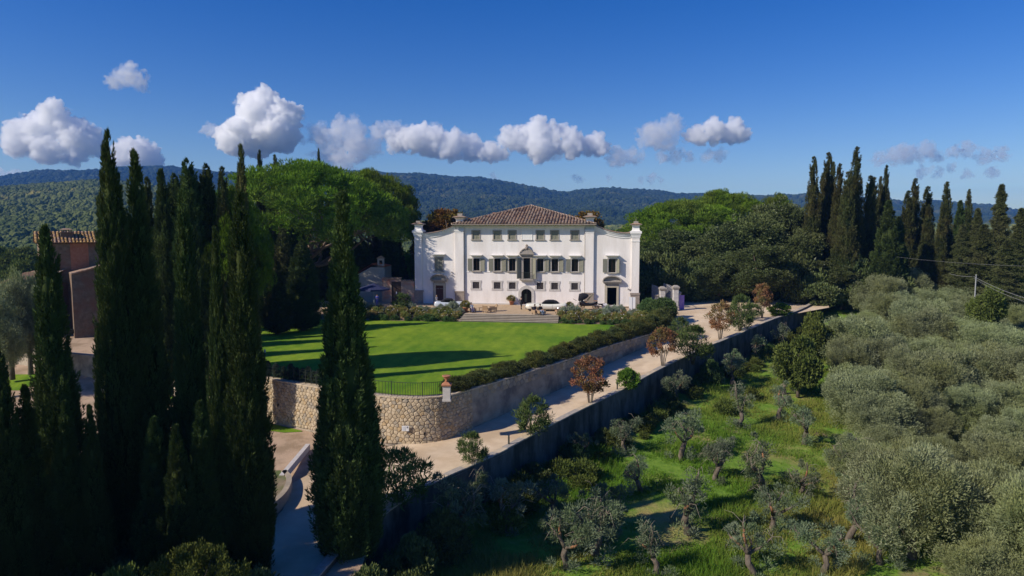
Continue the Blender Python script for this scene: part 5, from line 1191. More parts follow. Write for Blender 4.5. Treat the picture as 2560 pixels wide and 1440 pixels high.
cq = at(178,590,79.5)
ch = MB().box(-0.62,0.62,-0.5,0.5,-1.2,0.35).box(-0.7,0.7,-0.58,0.58,0.352,0.44).build('chimney', M['rubble'], farm, loc=fr(cq.x,79.5,cq.z))
for k in range(5): MB().box(-0.5+k*0.25-0.05,-0.5+k*0.25+0.05,-0.45,0.45,0.442,0.72).build('chimney_pier', M['tile'], ch)
MB().frus(0,0,0.722,0.9,1.35,1.15,0.5,0.3).build('chimney_cap', M['tile'], ch)
MB().box(fr(at(175,640,78).x,0,0)[0]-0.5, fr(at(175,640,78).x,0,0)[0]+1.3, -0.03,-0.003, 7.2, 11).build('brick_patch', pm('brick_patch',(0.33,0.13,0.07),(0.42,0.2,0.12),3,0.95,0.6), farm)
# lower block with a pitched verge
bx0, bx1 = at(88,760,73).x, at(330,760,73).x; za, zb_ = at(150,672,73), at(222,652,73); sl_ = (zb_.z-za.z)/(zb_.x-za.x)
def vz(x): return za.z+(x-za.x)*sl_
MB().add([fr(bx0,73,-0.3),fr(bx1,73,-0.3),fr(bx1,73,vz(bx1)),fr(bx0,73,vz(bx0)),fr(bx0,77.9,-0.3),fr(bx1,77.9,-0.3),fr(bx1,77.9,vz(bx1)),fr(bx0,77.9,vz(bx0))], [(0,1,2,3),(0,3,7,4),(1,5,6,2),(3,2,6,7)]).build('lower_wall', M['rubble'], farm)
vg = MB(); n = 22
for k in range(n):
    x = bx0+(bx1-bx0)*k/n; x2 = bx0+(bx1-bx0)*(k+1.1)/n; vg = MB().tube([fr(x,72.85,vz(x)+0.09),fr(x2,72.85,vz(x2)+0.05)],[0.12,0.10],6); vg.build('verge_tile', M['tile'], farm)
MB().add([fr(bx0,72.8,vz(bx0)+0.03),fr(bx1,72.8,vz(bx1)+0.03),fr(bx1,77.95,vz(bx1)+0.03),fr(bx0,77.95,vz(bx0)+0.03)], [(0,1,2,3)]).build('lower_roof', M['tile'], farm)
a = at(163,727,72.9); b = at(186,700,72.9); fw = MB().box(a.x-fx0,b.x-fx0,-5.14,-5.003,a.z+0.3,b.z+0.3).build('window', M['dark'], farm)
MB().box(a.x-fx0-0.1,b.x-fx0+0.1,-5.2,-5.003,a.z+0.12,a.z+0.297).build('sill', M['stone'], fw); MB().box(a.x-fx0-0.1,b.x-fx0+0.1,-5.18,-5.003,b.z+0.303,b.z+0.5).build('lintel', M['wood'], fw)
a = at(168,748,72.9); MB().box(a.x-fx0,a.x-fx0+1.2,-5.05,-5.003,a.z+0.3,a.z+1.2).build('brick_patch', pm('red_patch',(0.30,0.12,0.07),(0.38,0.18,0.11),3,0.95), farm)
a = at(196,835,72.9); fd = MB().box(a.x-fx0,a.x-fx0+1.4,-5.10,-5.003,0.0,3.6).build('door', M['dark'], farm); MB().box(a.x-fx0-0.25,a.x-fx0-0.003,-5.14,-5.003,0.0,3.6).build('jamb', M['stone'], fd)
a = at(207,648,73.5); MB().tube([fr(a.x,74,vz(a.x)),fr(a.x,74,vz(a.x)+1.0)],0.12,8).frus(a.x-fx0,-4,vz(a.x)+1.3,vz(a.x)+1.6,0.42,0.42,0.5,0.5).build('flue', pm('zinc',(0.5,0.5,0.52),rough=0.5,metallic=0.6), farm)
a = at(12,700,76); b = at(95,688,76)
shed = empty('farm_shed', (a.x,76,-0.3), 'low tiled shed at the far left below the farmhouse', 'shed')
MB().box(0,b.x-a.x+1,0,5,0,a.z-0.2).build('wall', M['rubble'], shed)
sr = MB().add([(-0.4,-0.4,a.z-0.15),(b.x-a.x+1,-0.4,a.z+0.5),(b.x-a.x+1,5,a.z+1.7),(-0.4,5,a.z+1.0)], [(0,1,2,3)]).build('roof', M['tile'], shed)
tm2 = tile_mesh(0.55,0.16,0.13,M['tile'])
for i in range(10):
    for j in range(7): link('tile', tm2, sr, loc=(-0.2+i*0.42,-0.42+j*0.62,a.z-0.1+i*0.42*0.13+j*0.62*0.22), rot=(math.atan(0.22),0,0))
p = onz(70,838,-0.2); 
MB()
for i, (px, lb) in enumerate(((178,'parked motorcycle with a bright headlight by the farmhouse door'),)):
    p = onz(px,842,-0.15); mo = empty('motorcycle', (p.x,p.y,-0.15), lb, 'motorcycle', rz=0.9)
    for x in (-0.65,0.65):
        wv = MB(); [wv.tube([(x+0.3*math.cos(q),0,0.3+0.3*math.sin(q)) for q in (2*math.pi*k/14, 2*math.pi*(k+1.05)/14)],0.05,5) for k in range(14)]; wv.build('wheel', M['rubber'], mo)
    MB().box(-0.45,0.35,-0.1,0.1,0.35,0.72).frus(0.1,0,0.722,0.86,0.6,0.26,0.4,0.2).build('engine', M['iron'], mo); MB().box(-0.6,0.0,-0.13,0.13,0.74,0.84).build('saddle', M['black_cloth'], mo)
    MB().tube([(0.65,0,0.3),(0.45,0,1.0)],0.04,6).tube([(0.42,-0.35,1.05),(0.45,0,1.0),(0.42,0.35,1.05)],0.025,6).build('fork', M['chrome'], mo); MB().lathe([(0.02,0),(0.1,0.03),(0.11,0.1)],10).build('headlight', M['chrome'], mo, loc=(0.6,0,0.95), rot=(0,R_(90),0))
# chapel with bell-cote
a = at(925,706,104); b = at(961,668,104); zc0 = 0.6
chp = empty('chapel', (b.x,104,zc0), 'small chapel with red tile roof and open bell-cote left of the villa', 'chapel')
W_ = 5.0; hh = b.z-zc0
M['taupe'] = pm('taupe_plaster',(0.36,0.33,0.29),(0.43,0.40,0.36),1.5,0.95,0.2)
MB().add([(-W_,0,0),(0,0,0),(0,0,hh),(-W_*0.42,0,hh+0.0),(-W_,0,hh-1.6),(-W_,6,0),(0,6,0),(0,6,hh),(-W_*0.42,6,hh),(-W_,6,hh-1.6)], [(0,1,2,3,4),(1,6,7,2),(2,7,8,3),(3,8,9,4),(5,9,8,7,6),(4,9,5,0)]).build('wall', M['taupe'], chp)
cr_ = MB().add([(0.15,-0.2,hh+0.02),(0.15,6,hh+0.02),(-W_*0.42,6,hh+0.45),(-W_*0.42,-0.2,hh+0.45),(-W_-0.2,-0.2,hh-1.55),(-W_-0.2,6,hh-1.55)], [(0,1,2,3),(3,2,5,4)]).build('roof', M['tile_red'], chp)
tr_ = tile_mesh(0.5,0.11,0.09,M['tile_red'])
for i in range(7):
    for j in range(8): link('tile', tr_, cr_, loc=(-0.05-i*0.3,-0.2+j*0.5,hh+0.06+i*0.06), rot=(0.0,0,0))
bw = 1.0; bz0 = hh+0.08; bh = at(952,646,104).z-zc0-bz0
bc = MB().box(-1.05,-0.8,-0.05,0.35,bz0,bz0+bh).box(-0.3,-0.05,-0.05,0.35,bz0,bz0+bh).box(-0.799,-0.301,-0.05,0.35,bz0,bz0+0.35).box(-0.799,-0.301,-0.05,0.35,bz0+bh-0.3,bz0+bh).build('bell_cote', M['taupe'], chp)
MB().add([(-1.25,-0.15,bz0+bh),(0.15,-0.15,bz0+bh),(-0.55,-0.15,bz0+bh+0.42),(-1.25,0.45,bz0+bh),(0.15,0.45,bz0+bh),(-0.55,0.45,bz0+bh+0.42)], [(0,1,2),(0,2,5,3),(1,4,5,2),(3,5,4)]).build('gable', M['tile'], bc)
MB().lathe([(0.03,0.3),(0.14,0.22),(0.17,0.0),(0.22,-0.06)],10,(-0.55,0.15,bz0+0.75)).build('bell', M['iron'], bc)
# garden wall with arched gateway
gx0 = at(955,740,102).x; gx1 = at(1036,740,102).x; gz = at(1000,697,102).z
gw = empty('gateway_wall', (gx0,102,0.6), 'mottled old garden wall with a dark arched door beside the villa', 'wall')
dx0, dx1 = at(979,740,102).x-gx0, at(1003,740,102).x-gx0; dh = at(990,704,102).z-0.6; top_ = gz-0.6
M['old_plaster'] = pm('old_red_plaster',(0.33,0.24,0.18),(0.42,0.34,0.27),1.0,0.95,0.4,c3=(0.40,0.16,0.10),scale3=0.6)
MB().box(0,dx0,0,0.5,-0.6,top_).box(dx1,gx1-gx0,0,0.5,-0.6,top_-0.35).box(dx0,dx1,0,0.5,dh,top_+0.05).build('wall', M['old_plaster'], gw)
MB().box(dx0,dx1,0.12,0.2,-0.2,dh).build('door', M['wood'], gw)
MB().box((dx0+dx1)/2-0.08,(dx0+dx1)/2+0.08,0.10,0.118,1.6,1.95).build('door_notice', M['white_paint'], gw)
for k in range(int((gx1-gx0)/0.25)): MB().tube([(k*0.25+0.1,-0.12,(top_+0.06) if k*0.25 < dx1+0.1 else top_-0.3),(k*0.25+0.1,0.6,(top_+0.14) if k*0.25 < dx1+0.1 else top_-0.22)],0.11,6).build('coping_tile', M['tile'], gw)
p = onz(1030,752,0.9); tg = MB().box(-3.4,1.2,-0.4,1.5,-0.2,0.12).box(-3.6,1.4,-0.8,1.7,-0.4,-0.06)
tag(tg.build('garden_platform', M['pale_stone'], loc=(p.x,p.y-0.2,0.95)), 'stone paved platform before the arched garden door', 'platform')

# gate piers, gate leaves, banner, white panels
def gate_pier(px, py0, py1, d, wpx, label):
    b = at(px, py1, d); t = at(px, py0, d); h = t.z-b.z; w_ = wpx/FPX*d/2; o = empty('gate_pier', b, label, 'pillar', 'stone gate piers')
    n = 6; z = 0
    for k in range(n): MB().box(-w_*(0.97+0.06*(k % 2)), w_*(0.97+0.06*(k % 2)), -w_, w_, z, z+(h*0.84)/n-0.015).build('stone_block', M['pale_stone'], o); z += h*0.84/n
    MB().frus(0,0,h*0.842,h*0.90,w_*2.2,w_*2.2,w_*2.7,w_*2.7).box(-w_*1.4,w_*1.4,-w_*1.4,w_*1.4,h*0.902,h*0.95).frus(0,0,h*0.951,h,w_*2.6,w_*2.6,w_*1.2,w_*1.2).build('cap', M['stone'], o)
    return o
gate_pier(1655,716,782,98,12,'left tall stone gate pier beside the forecourt'); gate_pier(1688,713,782,96,12,'right tall stone gate pier next to the purple banner'); gate_pier(1640,735,780,99,8,'short stone gate post left of the tall piers'); gate_pier(1697,728,775,102,7,'small stone gate post behind the right pier')
def gate_leaf(px0, px1, py0a, py0b, py1, d0, d1, label):
    a = at(px0, py1, d0); b = at(px1, py1, d1); ta = at(px0, py0a, d0).z; tb_ = at(px1, py0b, d1).z; o = empty('gate_leaf', a, label, 'gate', 'iron gate leaves'); v = b-a; n = 10
    for k in range(n+1):
        t = k/n; h = (ta+(tb_-ta)*t**1.6)-a.z; MB().box(-0.035,0.035,-0.035,0.035,0.1,h).build('bar', M['grey_iron'], o, loc=(v.x*t, v.y*t, v.z*t))
    for z in (0.12, 1.0, 1.35): MB().tube([(0,0,z),(v.x,v.y,z+v.z)],0.03,5).build('rail', M['grey_iron'], o)
    MB().tube([(v.x*t, v.y*t, (ta+(tb_-ta)*t**1.6)-a.z) for t in (0,0.25,0.5,0.75,1)],0.03,5).build('top_rail', M['grey_iron'], o)
M['grey_iron'] = pm('weathered_iron',(0.38,0.36,0.38),rough=0.6)
gate_leaf(1629,1649,712,725,780,101,98.5,'open left leaf of the iron gate'); gate_leaf(1658,1686,709,728,780,100.5,96.5,'open right leaf of the iron gate between the tall piers')
a = at(1704,778,97); h = at(1704,738,97).z-a.z
bn = empty('banner', a, 'upright purple banner stand beside the gate pier', 'banner', rz=R_(20))
MB().box(-0.4,0.4,-0.03,0.03,0.12,h).build('cloth', M['purple'], bn); MB().box(-0.46,0.46,-0.18,0.18,0,0.117).build('foot', pm('magenta_foot',(0.4,0.13,0.4)), bn)
for k in range(4): MB().box(-0.28,0.2-0.08*k,-0.037,-0.0305,h*0.62-k*0.14,h*0.62-k*0.14+0.05).build('text_line', pm('pale_violet_print_%d' % k,(0.42,0.34,0.62)), bn)
for i, px in enumerate((1576,1584)):
    a = at(px, 787, 93.5); h = at(px, 743, 93.5).z-a.z; o = empty('white_panel', a, ('left','right')[i]+' one of two tall white panels leaning by the right corner', 'panel', rz=R_(-6))
    MB().box(-0.215,0.215,-0.03,0.03,0.06,h).build('board', M['white_paint'], o); MB().box(-0.15,-0.09,-0.12,0.12,0,0.9).build('stand', M['iron'], o)
# utility pole and wires
a = at(2437,745,84); h = at(2437,686,84).z-a.z
up_ = empty('utility_pole', (a.x,84,a.z-2), 'thin grey utility pole among the olives at right', 'pole'); MB().tube([(0,0,0),(0,0,h+2)],[0.08,0.06],8).build('pole', pm('pole_grey',(0.33,0.34,0.34)), up_); MB().box(-0.5,0.1,-0.03,0.03,h+1.72,h+1.8).build('arm', M['iron'], up_)
def wire(p0, p1, sag, r, label):
    p0, p1 = Vector(p0), Vector(p1); pts = [p0.lerp(p1, t/16)-Vector((0,0,sag*4*(t/16)*(1-t/16))) for t in range(17)]
    tag(MB().tube([q-p0 for q in pts], r, 4).build('overhead_cable', pm('cable_grey',(0.30,0.30,0.31)), loc=p0), label, 'cable', 'overhead cables')
tp = (a.x-0.3,84,a.z+h-0.25)
wire(at(2374,684,96), tp, 0.15, 0.02, 'overhead cable running left from the utility pole'); wire(tp, at(2600,756,60), 0.25, 0.018, 'upper overhead cable running right from the utility pole')
wire((tp[0],tp[1],tp[2]-0.2), at(2600,766,60), 0.3, 0.013, 'lower overhead cable running right from the utility pole'); wire(at(2225,640,100), at(2640,667,70), 0.3, 0.008, 'thin wire crossing in front of the cedars')
# bollards
for px, py, lb in ((1272,1119,'black bollard light on the drive edge before the bend'),(1543,980,'black bollard light beside the compact green bush'),(1735,880,'black bollard light by the open oleander')):
    p = road_hit(px, py); o = empty('bollard_light', p, lb, 'bollard', 'bollard lights on the drive'); MB().lathe([(0.06,0),(0.06,0.72)],10).build('post', M['iron'], o); MB().lathe([(0.05,0.722),(0.05,0.8),(0.065,0.802),(0.065,0.84)],10).build('lamp_head', M['iron'], o)
p = onz(663,912,0.0); o = empty('garden_lamp', (p.x,p.y,0), 'small garden lamp post behind the clipped shrubs', 'lamp'); MB().lathe([(0.05,0),(0.05,1.1)],8).build('post', M['iron'], o); MB().lathe([(0.09,1.102),(0.09,1.3),(0.12,1.31),(0.02,1.4)],8).build('lamp_head', M['pale_stone'], o)

# ------------------------------------------------------------------ things on the terrace
TZ = 0.8
def wheel_parts(par, x, y, z, r, wd, white=False, spokes=0):
    t = MB(); n = 18; pts = [(x+r*0.82*math.cos(2*math.pi*k/n), y, z+r*0.82*math.sin(2*math.pi*k/n)) for k in range(n+1)]
    w_ = MB().tube(pts, r*0.18 if not spokes else 0.03, 7).build('wheel', M['rubber'] if not spokes else M['wood'], par, True)
    if white:
        MB().tube([(x+r*0.70*math.cos(2*math.pi*k/n), y*1.04, z+r*0.70*math.sin(2*math.pi*k/n)) for k in range(n+1)], r*0.085, 6).build('whitewall', M['white_paint'], w_)
        MB().lathe([(0.02,0.05),(r*0.4,0.03),(r*0.6,-0.02),(r*0.6,-0.06)], 14).build('hubcap', M['chrome'], w_, loc=(x,y*1.04,z), rot=(R_(90 if y < 0 else -90),0,0))
    for k in range(spokes):
        q = 2*math.pi*k/spokes; MB().tube([(x,y,z),(x+r*0.82*math.cos(q),y,z+r*0.82*math.sin(q))],0.018,4).build('spoke', M['wood'], w_)
    if spokes: MB().lathe([(0.07,-0.08),(0.07,0.08)],8).build('hub', M['iron'], w_, loc=(x,y,z), rot=(R_(90),0,0))
def loft(secs, mat, name, par):
    mb = MB(); vs = []
    for x, w_, zb, zt in secs:
        zm = zb+(zt-zb)*0.55
        half = [(w_*0.86,zb),(w_*0.98,zb+0.12*(zt-zb)),(w_,zm),(w_*0.96,zt-0.10*(zt-zb)),(w_*0.84,zt-0.01),(w_*0.45,zt)]
        ring = half+[(-y,z) for y, z in half[::-1]]; vs += [(x,y,z) for y, z in ring]
    n = 12; k = len(secs)
    fs = [(i*n+j, i*n+(j+1) % n, (i+1)*n+(j+1) % n, (i+1)*n+j) for i in range(k-1) for j in range(n)]+[tuple(range(n-1,-1,-1)), tuple((k-1)*n+j for j in range(n))]
    return mb.add(vs, fs).build(name, mat, par, True)
def classic_car(loc, rz, L, paint, label, top=True):
    o = empty('classic_car', loc, label, 'car', rz=rz); s = L/5.6
    S = lambda q: [(x*s, w_*min(1,s*1.05), z0, z1) for x, w_, z0, z1 in q]
    loft(S([(-2.8,.70,.46,.80),(-2.68,.88,.34,.93),(-2.2,.97,.28,1.0),(-1.2,1.0,.27,1.03),(-.6,1.0,.27,1.0),(.6,1.0,.27,.98),(1.3,1.0,.27,1.0),(2.0,.98,.30,1.05),(2.5,.95,.36,1.08),(2.78,.80,.50,1.0)]), M[paint], 'body', o)
    MB().box(-2.5*s,2.5*s,-0.8,0.8,0.2,0.32).build('chassis', M['rubber'], o)
    loft(S([(-.62,.70,.98,1.04),(-.18,.70,.98,1.40),(.25,.72,.98,1.48),(.9,.72,.98,1.48),(1.35,.70,.98,1.36),(1.75,.66,.98,1.05)]), M['black_cloth'], 'soft_top', o)
    for sy_ in (-1,1):
        MB().prism([(-.5*s,1.03),(-.16*s,1.34),(.5*s,1.38),(.5*s,1.03)], sy_*0.745, sy_*0.735).prism([(.53*s,1.03),(.53*s,1.38),(.95*s,1.34),(1.1*s,1.03)], sy_*0.745, sy_*0.735).build('window', M['glass'], o)
        MB().tube([(-2.3*s,sy_*1.0,.66),(2.2*s,sy_*1.0,.64)],0.015,4).build('trim_strip', M['chrome'], o)
        MB().box(-.52*s,-.505*s,sy_*1.002-0.003,sy_*1.002+0.003,.4,.95).box(.78*s,.795*s,sy_*1.002-0.003,sy_*1.002+0.003,.4,.95).build('door_seam', M['iron'], o)
        for x in (-1.72*s, 1.62*s): wheel_parts(o, x, sy_*0.93, 0.36, 0.36, 0.2, True)
        MB().lathe([(0.13,0),(0.12,0.05),(0.05,0.08)],12).build('headlight', M['chrome'], o, loc=(-2.74*s,sy_*0.62,0.78), rot=(0,R_(-90),0))
        MB().lathe([(0.08,0),(0.04,0.1)],8).build('tail_light', M['tile_red'], o, loc=(2.74*s,sy_*0.66,0.9), rot=(0,R_(90),0))
    for x in (-2.86*s, 2.84*s): MB().tube([(x*0.97,-0.95,.48),(x,-0.6,.46),(x,0.6,.46),(x*0.97,0.95,.48)],0.08,7).build('bumper', M['chrome'], o)
    MB().box(-2.83*s,-2.78*s,-0.5,0.5,.5,.72).build('grille', M['chrome'], o)
    return o
p = onz(1366,776.5,TZ); classic_car((p.x,p.y,TZ), R_(-3), 5.7, 'cream_paint', 'cream-white classic convertible with black soft top before the arch')
p = onz(1128,772,TZ); classic_car((p.x,p.y,TZ), R_(178), 4.6, 'blue_paint', 'pale blue-grey classic car behind the left flower bed')
# carriage
p = onz(1470,775,TZ)
ca = empty('horse_carriage', (p.x,p.y,TZ), 'black horse carriage with folded hood before the right pilaster', 'carriage', rz=R_(-4))
for sy_ in (-1,1): wheel_parts(ca, -0.95, sy_*0.62, 0.6, 0.6, 0.05, False, 12); wheel_parts(ca, 1.0, sy_*0.55, 0.45, 0.45, 0.05, False, 10)
loft([(-1.2,.5,.75,1.35),(-.9,.58,.62,1.4),(-.2,.6,.6,1.05),(.4,.6,.62,1.0),(1.0,.5,.8,1.1),(1.3,.42,.95,1.25)], pm('black_lacquer',(0.012,0.012,0.014),rough=0.25), 'body', ca)
loft([(-1.35,.5,1.3,1.5),(-1.25,.56,1.3,2.2),(-.75,.58,1.35,2.35),(-.2,.58,1.7,2.25),(.05,.56,1.95,2.1)], M['black_cloth'], 'hood', ca)
MB().prism([(-.15,1.35),(.55,2.2),(.62,2.17),(.0,1.32)],-0.5,0.5).build('hood_flap', pm('olive_canvas',(0.16,0.14,0.09)), ca)
MB().box(-.7,-.1,-0.5,0.5,1.06,1.2).box(.75,1.25,-0.42,0.42,1.26,1.36).build('seat', M['cloth_tan'], ca)
MB().tube([(1.3,-.35,.9),(2.2,-.35,.6),(3.2,-.3,.75)],0.035,6).tube([(1.3,.35,.9),(2.2,.35,.6),(3.2,.3,.75)],0.035,6).build('shafts', M['wood'], ca)
MB().tube([(-1.6,0,1.3),(-2.1,0.0,1.55)],0.03,5).build('handle', M['wood'], ca)
p2 = onz(1507,774,TZ); ct = empty('draped_table', (p2.x,p2.y,TZ), 'small table with trailing white cloth beside the carriage', 'table')
MB().frus(0,0,0.745,0.8,1.3,0.8,1.34,0.84).build('table_top', M['wood'], ct)
for x in (-.55,.55):
    for y in (-.3,.3): MB().box(x-.03,x+.03,y-.03,y+.03,0,.744).build('leg', M['iron'], ct)
MB().frus(0.28,0,0.30,0.802,0.9,1.0,0.55,0.86).frus(0.28,0,0.803,0.83,0.56,0.87,0.5,0.8).build('cloth', M['cloth_white'], ct)
# parasol
p = at(935,757,93.5); hgt = at(935,708,93.5).z-TZ
us = empty('parasol', (p.x,93.5,TZ), 'large navy and white parasol at the left of the terrace', 'parasol')
MB().tube([(0,0,0),(0,0,hgt-0.1)],0.04,8).build('pole', M['pale_stone'], us); MB().lathe([(0.4,0),(0.4,0.08),(0.06,0.12)],12).build('base', M['stone'], us)
for k in range(8):
    q0, q1 = 2*math.pi*k/8, 2*math.pi*(k+1)/8; r_ = 2.2; zt, ze = hgt, hgt-0.75
    MB().add([(0,0,zt),(r_*math.cos(q0),r_*math.sin(q0),ze),(r_*math.cos(q1),r_*math.sin(q1),ze),(r_*math.cos(q0),r_*math.sin(q0),ze-0.22),(r_*math.cos(q1),r_*math.sin(q1),ze-0.22)], [(0,1,2),(1,3,4,2)]).build('canopy_panel', M['navy_cloth'] if k != 3 else M['cloth_white'], us)
    MB().tube([(0,0,zt-0.03),(r_*math.cos(q0),r_*math.sin(q0),ze-0.03)],0.015,4).build('rib', M['wood'], us)
# potted plants
for px, py, s, lb in ((1279,762,1.0,'terracotta pot with flowering shrub left of the entrance arch'),(1345,755,0.95,'potted shrub half hidden behind the cream car'),(1165,780,1.1,'leafy potted shrub beside the seated woman on the left'),(1425,778,0.9,'white-flowered potted shrub at the tail of the cream car')):
    p = onz(px, py, TZ); o = empty('potted_plant', (p.x,p.y,TZ), lb, 'plant', 'potted plants on the terrace')
    MB().lathe([(0.26*s,0),(0.36*s,0.5*s),(0.42*s,0.52*s),(0.42*s,0.6*s),(0.34*s,0.6*s)],14).build('pot', M['terracotta'], o, True); link('foliage', RSE[0][0], o, loc=(0,0,0.5*s), scl=(s,s,s*1.05))
# wicker furniture
def armchair(px, py, rz, wd, label, cush='cloth_tan'):
    p = onz(px, py, TZ); o = empty('wicker_armchair', (p.x,p.y,TZ), label, 'chair', 'wicker seats on the terrace', rz); w_ = wd/2
    MB().box(-w_,w_,-0.4,0.4,0.24,0.36).build('seat', M['wicker'], o); MB().box(-w_+.05,w_-.05,-0.38,0.28,0.362,0.46).build('cushion', M[cush], o)
    MB().add([(-w_,0.3,0.36),(w_,0.3,0.36),(w_,0.5,0.95),(-w_,0.5,0.95),(-w_,0.4,0.36),(w_,0.4,0.36),(w_,0.58,0.95),(-w_,0.58,0.95)], [(0,1,2,3),(4,7,6,5),(0,4,5,1),(3,2,6,7),(0,3,7,4),(1,5,6,2)]).build('backrest', M['wicker'], o)
    for x0, x1 in ((-w_-0.08,-w_-0.002),(w_+0.002,w_+0.08)): MB().box(x0,x1,-0.4,0.42,0.24,0.62).build('armrest', M['wicker'], o)
    for x in (-w_+0.04,w_-0.04):
        for y in (-0.34,0.34): MB().box(x-.03,x+.03,y-.03,y+.03,0,0.238).build('leg', M['wood'], o)
armchair(1180,781,R_(25),0.8,'wicker chair of the seated woman left of the steps'); armchair(1233,778,R_(-75),0.9,'tan-cushioned wicker chair seen from the side'); armchair(1217,781,R_(150),0.8,'dark-backed wicker chair near the top of the steps','cloth_dark')
armchair(1340,786,R_(35),0.8,'wicker chair of the left seated person before the cream car'); armchair(1353,787,R_(30),0.8,'wicker chair of the right seated person before the cream car'); armchair(1397,784,R_(-80),0.9,'empty wicker chair right of the seated couple')
p = onz(1206,776,TZ); tb = empty('coffee_table', (p.x,p.y,TZ), 'low wooden coffee table between the wicker chairs on the left', 'table')
MB().box(-0.5,0.5,-0.35,0.35,0.36,0.41).build('table_top', M['wicker'], tb); [MB().box(x-.03,x+.03,y-.03,y+.03,0,0.359).build('leg', M['wood'], tb) for x in (-.42,.42) for y in (-.28,.28)]
# ------------------------------------------------------------------ people
def person(loc, rz, pose, top, bottom, hair, label, h=1.74, longhair=False, held=None):
    J = {}; E = []
    def j(n, p, r, par=None):
        J[n] = (len(J), Vector(p), r)
        if par: E.append((par, n))
    if pose == 'sit':
        pz, py = 0.50, 0.12; lean = 0.16
        j('pelvis',(0,py,pz),0.15); j('waist',(0,py+lean*.35,pz+.2),0.125,'pelvis'); j('chest',(0,py+lean*.8,pz+.42),0.145,'waist'); j('neck',(0,py+lean,pz+.58),0.055,'chest'); j('head0',(0,py+lean-.01,pz+.66),0.075,'neck'); j('head1',(0,py+lean-.03,pz+.76),0.095,'head0'); j('head2',(0,py+lean-.02,pz+.85),0.06,'head1')
        for s, n in ((-1,'l'),(1,'r')):
            j('hip'+n,(s*.10,py-.05,pz),0.10,'pelvis'); j('knee'+n,(s*.13,py-.50,pz+.03),0.07,'hip'+n); j('ankle'+n,(s*.12,py-.60,.10),0.045,'knee'+n); j('toe'+n,(s*.13,py-.80,.05),0.04,'ankle'+n)
            j('sho'+n,(s*.19,py+lean*.8,pz+.50),0.07,'chest'); j('elb'+n,(s*.25,py-.02,pz+.24),0.045,'sho'+n); j('wri'+n,(s*.15,py-.27,pz+.18),0.032,'elb'+n); j('palm'+n,(s*.13,py-.35,pz+.16),0.036,'wri'+n)
    else:
        st = 0.16 if pose == 'walk' else 0.03
        j('pelvis',(0,0,.95),0.14); j('waist',(0,0,1.12),0.12,'pelvis'); j('chest',(0,.01,1.32),0.145,'waist'); j('neck',(0,.01,1.48),0.055,'chest'); j('head0',(0,0,1.55),0.072,'neck'); j('head1',(0,-.015,1.64),0.092,'head0'); j('head2',(0,0,1.71),0.06,'head1')
        for s, n in ((-1,'l'),(1,'r')):
            f = s*st
            j('hip'+n,(s*.09,0,.92),0.10,'pelvis'); j('knee'+n,(s*.10,-f*.8-.02,.50),0.068,'hip'+n); j('ankle'+n,(s*.10,-f*1.5,.09),0.042,'knee'+n); j('toe'+n,(s*.12,-f*1.5-.17,.045),0.04,'ankle'+n)
            j('sho'+n,(s*.18,.01,1.42),0.068,'chest'); bend = pose == 'hold'
            j('elb'+n,(s*.24,.03+f*.6 if not bend else .02,1.15),0.045,'sho'+n); j('wri'+n,(s*.25,-.04+f*1.2,.92) if not bend else (s*.10,-.22,1.16),0.032,'elb'+n); j('palm'+n,(s*.25,-.06+f*1.3,.84) if not bend else (s*.04,-.27,1.18),0.036,'wri'+n)
    for n, s in (('l',-1),('r',1)):
        w_, p_ = J['wri'+n][1], J['palm'+n][1]; d = (p_-w_).normalized(); sd = d.cross(Vector((0,1,0.3))).normalized()
        for k, (off, ln_) in enumerate(((-.033,.075),(-.011,.085),(.011,.08),(.033,.062))):
            b = p_+sd*off+d*.02; j('f%s%da' % (n,k), b+d*ln_*.5, 0.0095, 'palm'+n); j('f%s%db' % (n,k), b+d*ln_+Vector((0,-.015,-.01)), 0.008, 'f%s%da' % (n,k))
        j('t%sa' % n, w_.lerp(p_,0.5)+sd*(-.045), 0.0105, 'palm'+n); j('t%sb' % n, w_.lerp(p_,0.9)+sd*(-.062)+d*.02, 0.009, 't%sa' % n)
    me = bpy.data.meshes.new('person_rig'); me.from_pydata([v[1] for v in J.values()], [(J[a][0], J[b][0]) for a, b in E], [])
    rig = bpy.data.objects.new('person_rig', me); COL.objects.link(rig); rig.modifiers.new('skin', 'SKIN'); ss = rig.modifiers.new('sub', 'SUBSURF'); ss.levels = 1
    for i, (n, v) in enumerate(J.items()):
        sv = me.skin_vertices[0].data[i]; sv.radius = (v[2], v[2]); sv.use_root = (n == 'pelvis')
    dg = bpy.context.evaluated_depsgraph_get(); bm_ = bpy.data.meshes.new_from_object(rig.evaluated_get(dg)); bpy.data.objects.remove(rig); bpy.data.meshes.remove(me)
    for m_ in (M['skin'], M[top], M[bottom], M['rubber']): bm_.materials.append(m_)
    seg = [(J[a][1], J[b][1], 3 if b.startswith('toe') else 2 if b[:3] in ('hip','kne','ank') else 0 if (b[:4] in ('head','neck','palm') or b[0] in 'ft' and b[1] in 'lr' and b[:3] != 'toe') else 1) for a, b in E]
    A = np.array([s[0] for s in seg]); B = np.array([s[1] for s in seg]); G = np.array([s[2] for s in seg]); n = len(bm_.polygons); ctr = np.zeros(n*3); bm_.polygons.foreach_get('center', ctr); ctr = ctr.reshape(-1,1,3)
    ab = B-A; t = np.clip(((ctr-A)*ab).sum(-1)/np.maximum((ab*ab).sum(-1),1e-9), 0, 1); dist = np.linalg.norm(ctr-(A+ab*t[...,None]), axis=-1); mi = G[dist.argmin(1)]
    bm_.polygons.foreach_set('material_index', mi.astype(np.int32)); bm_.polygons.foreach_set('use_smooth', [True]*n); bm_.name = 'person'
    o = tag(link('person', bm_, loc=loc, rot=(0,0,rz), scl=(h/1.74,)*3), label, 'person')
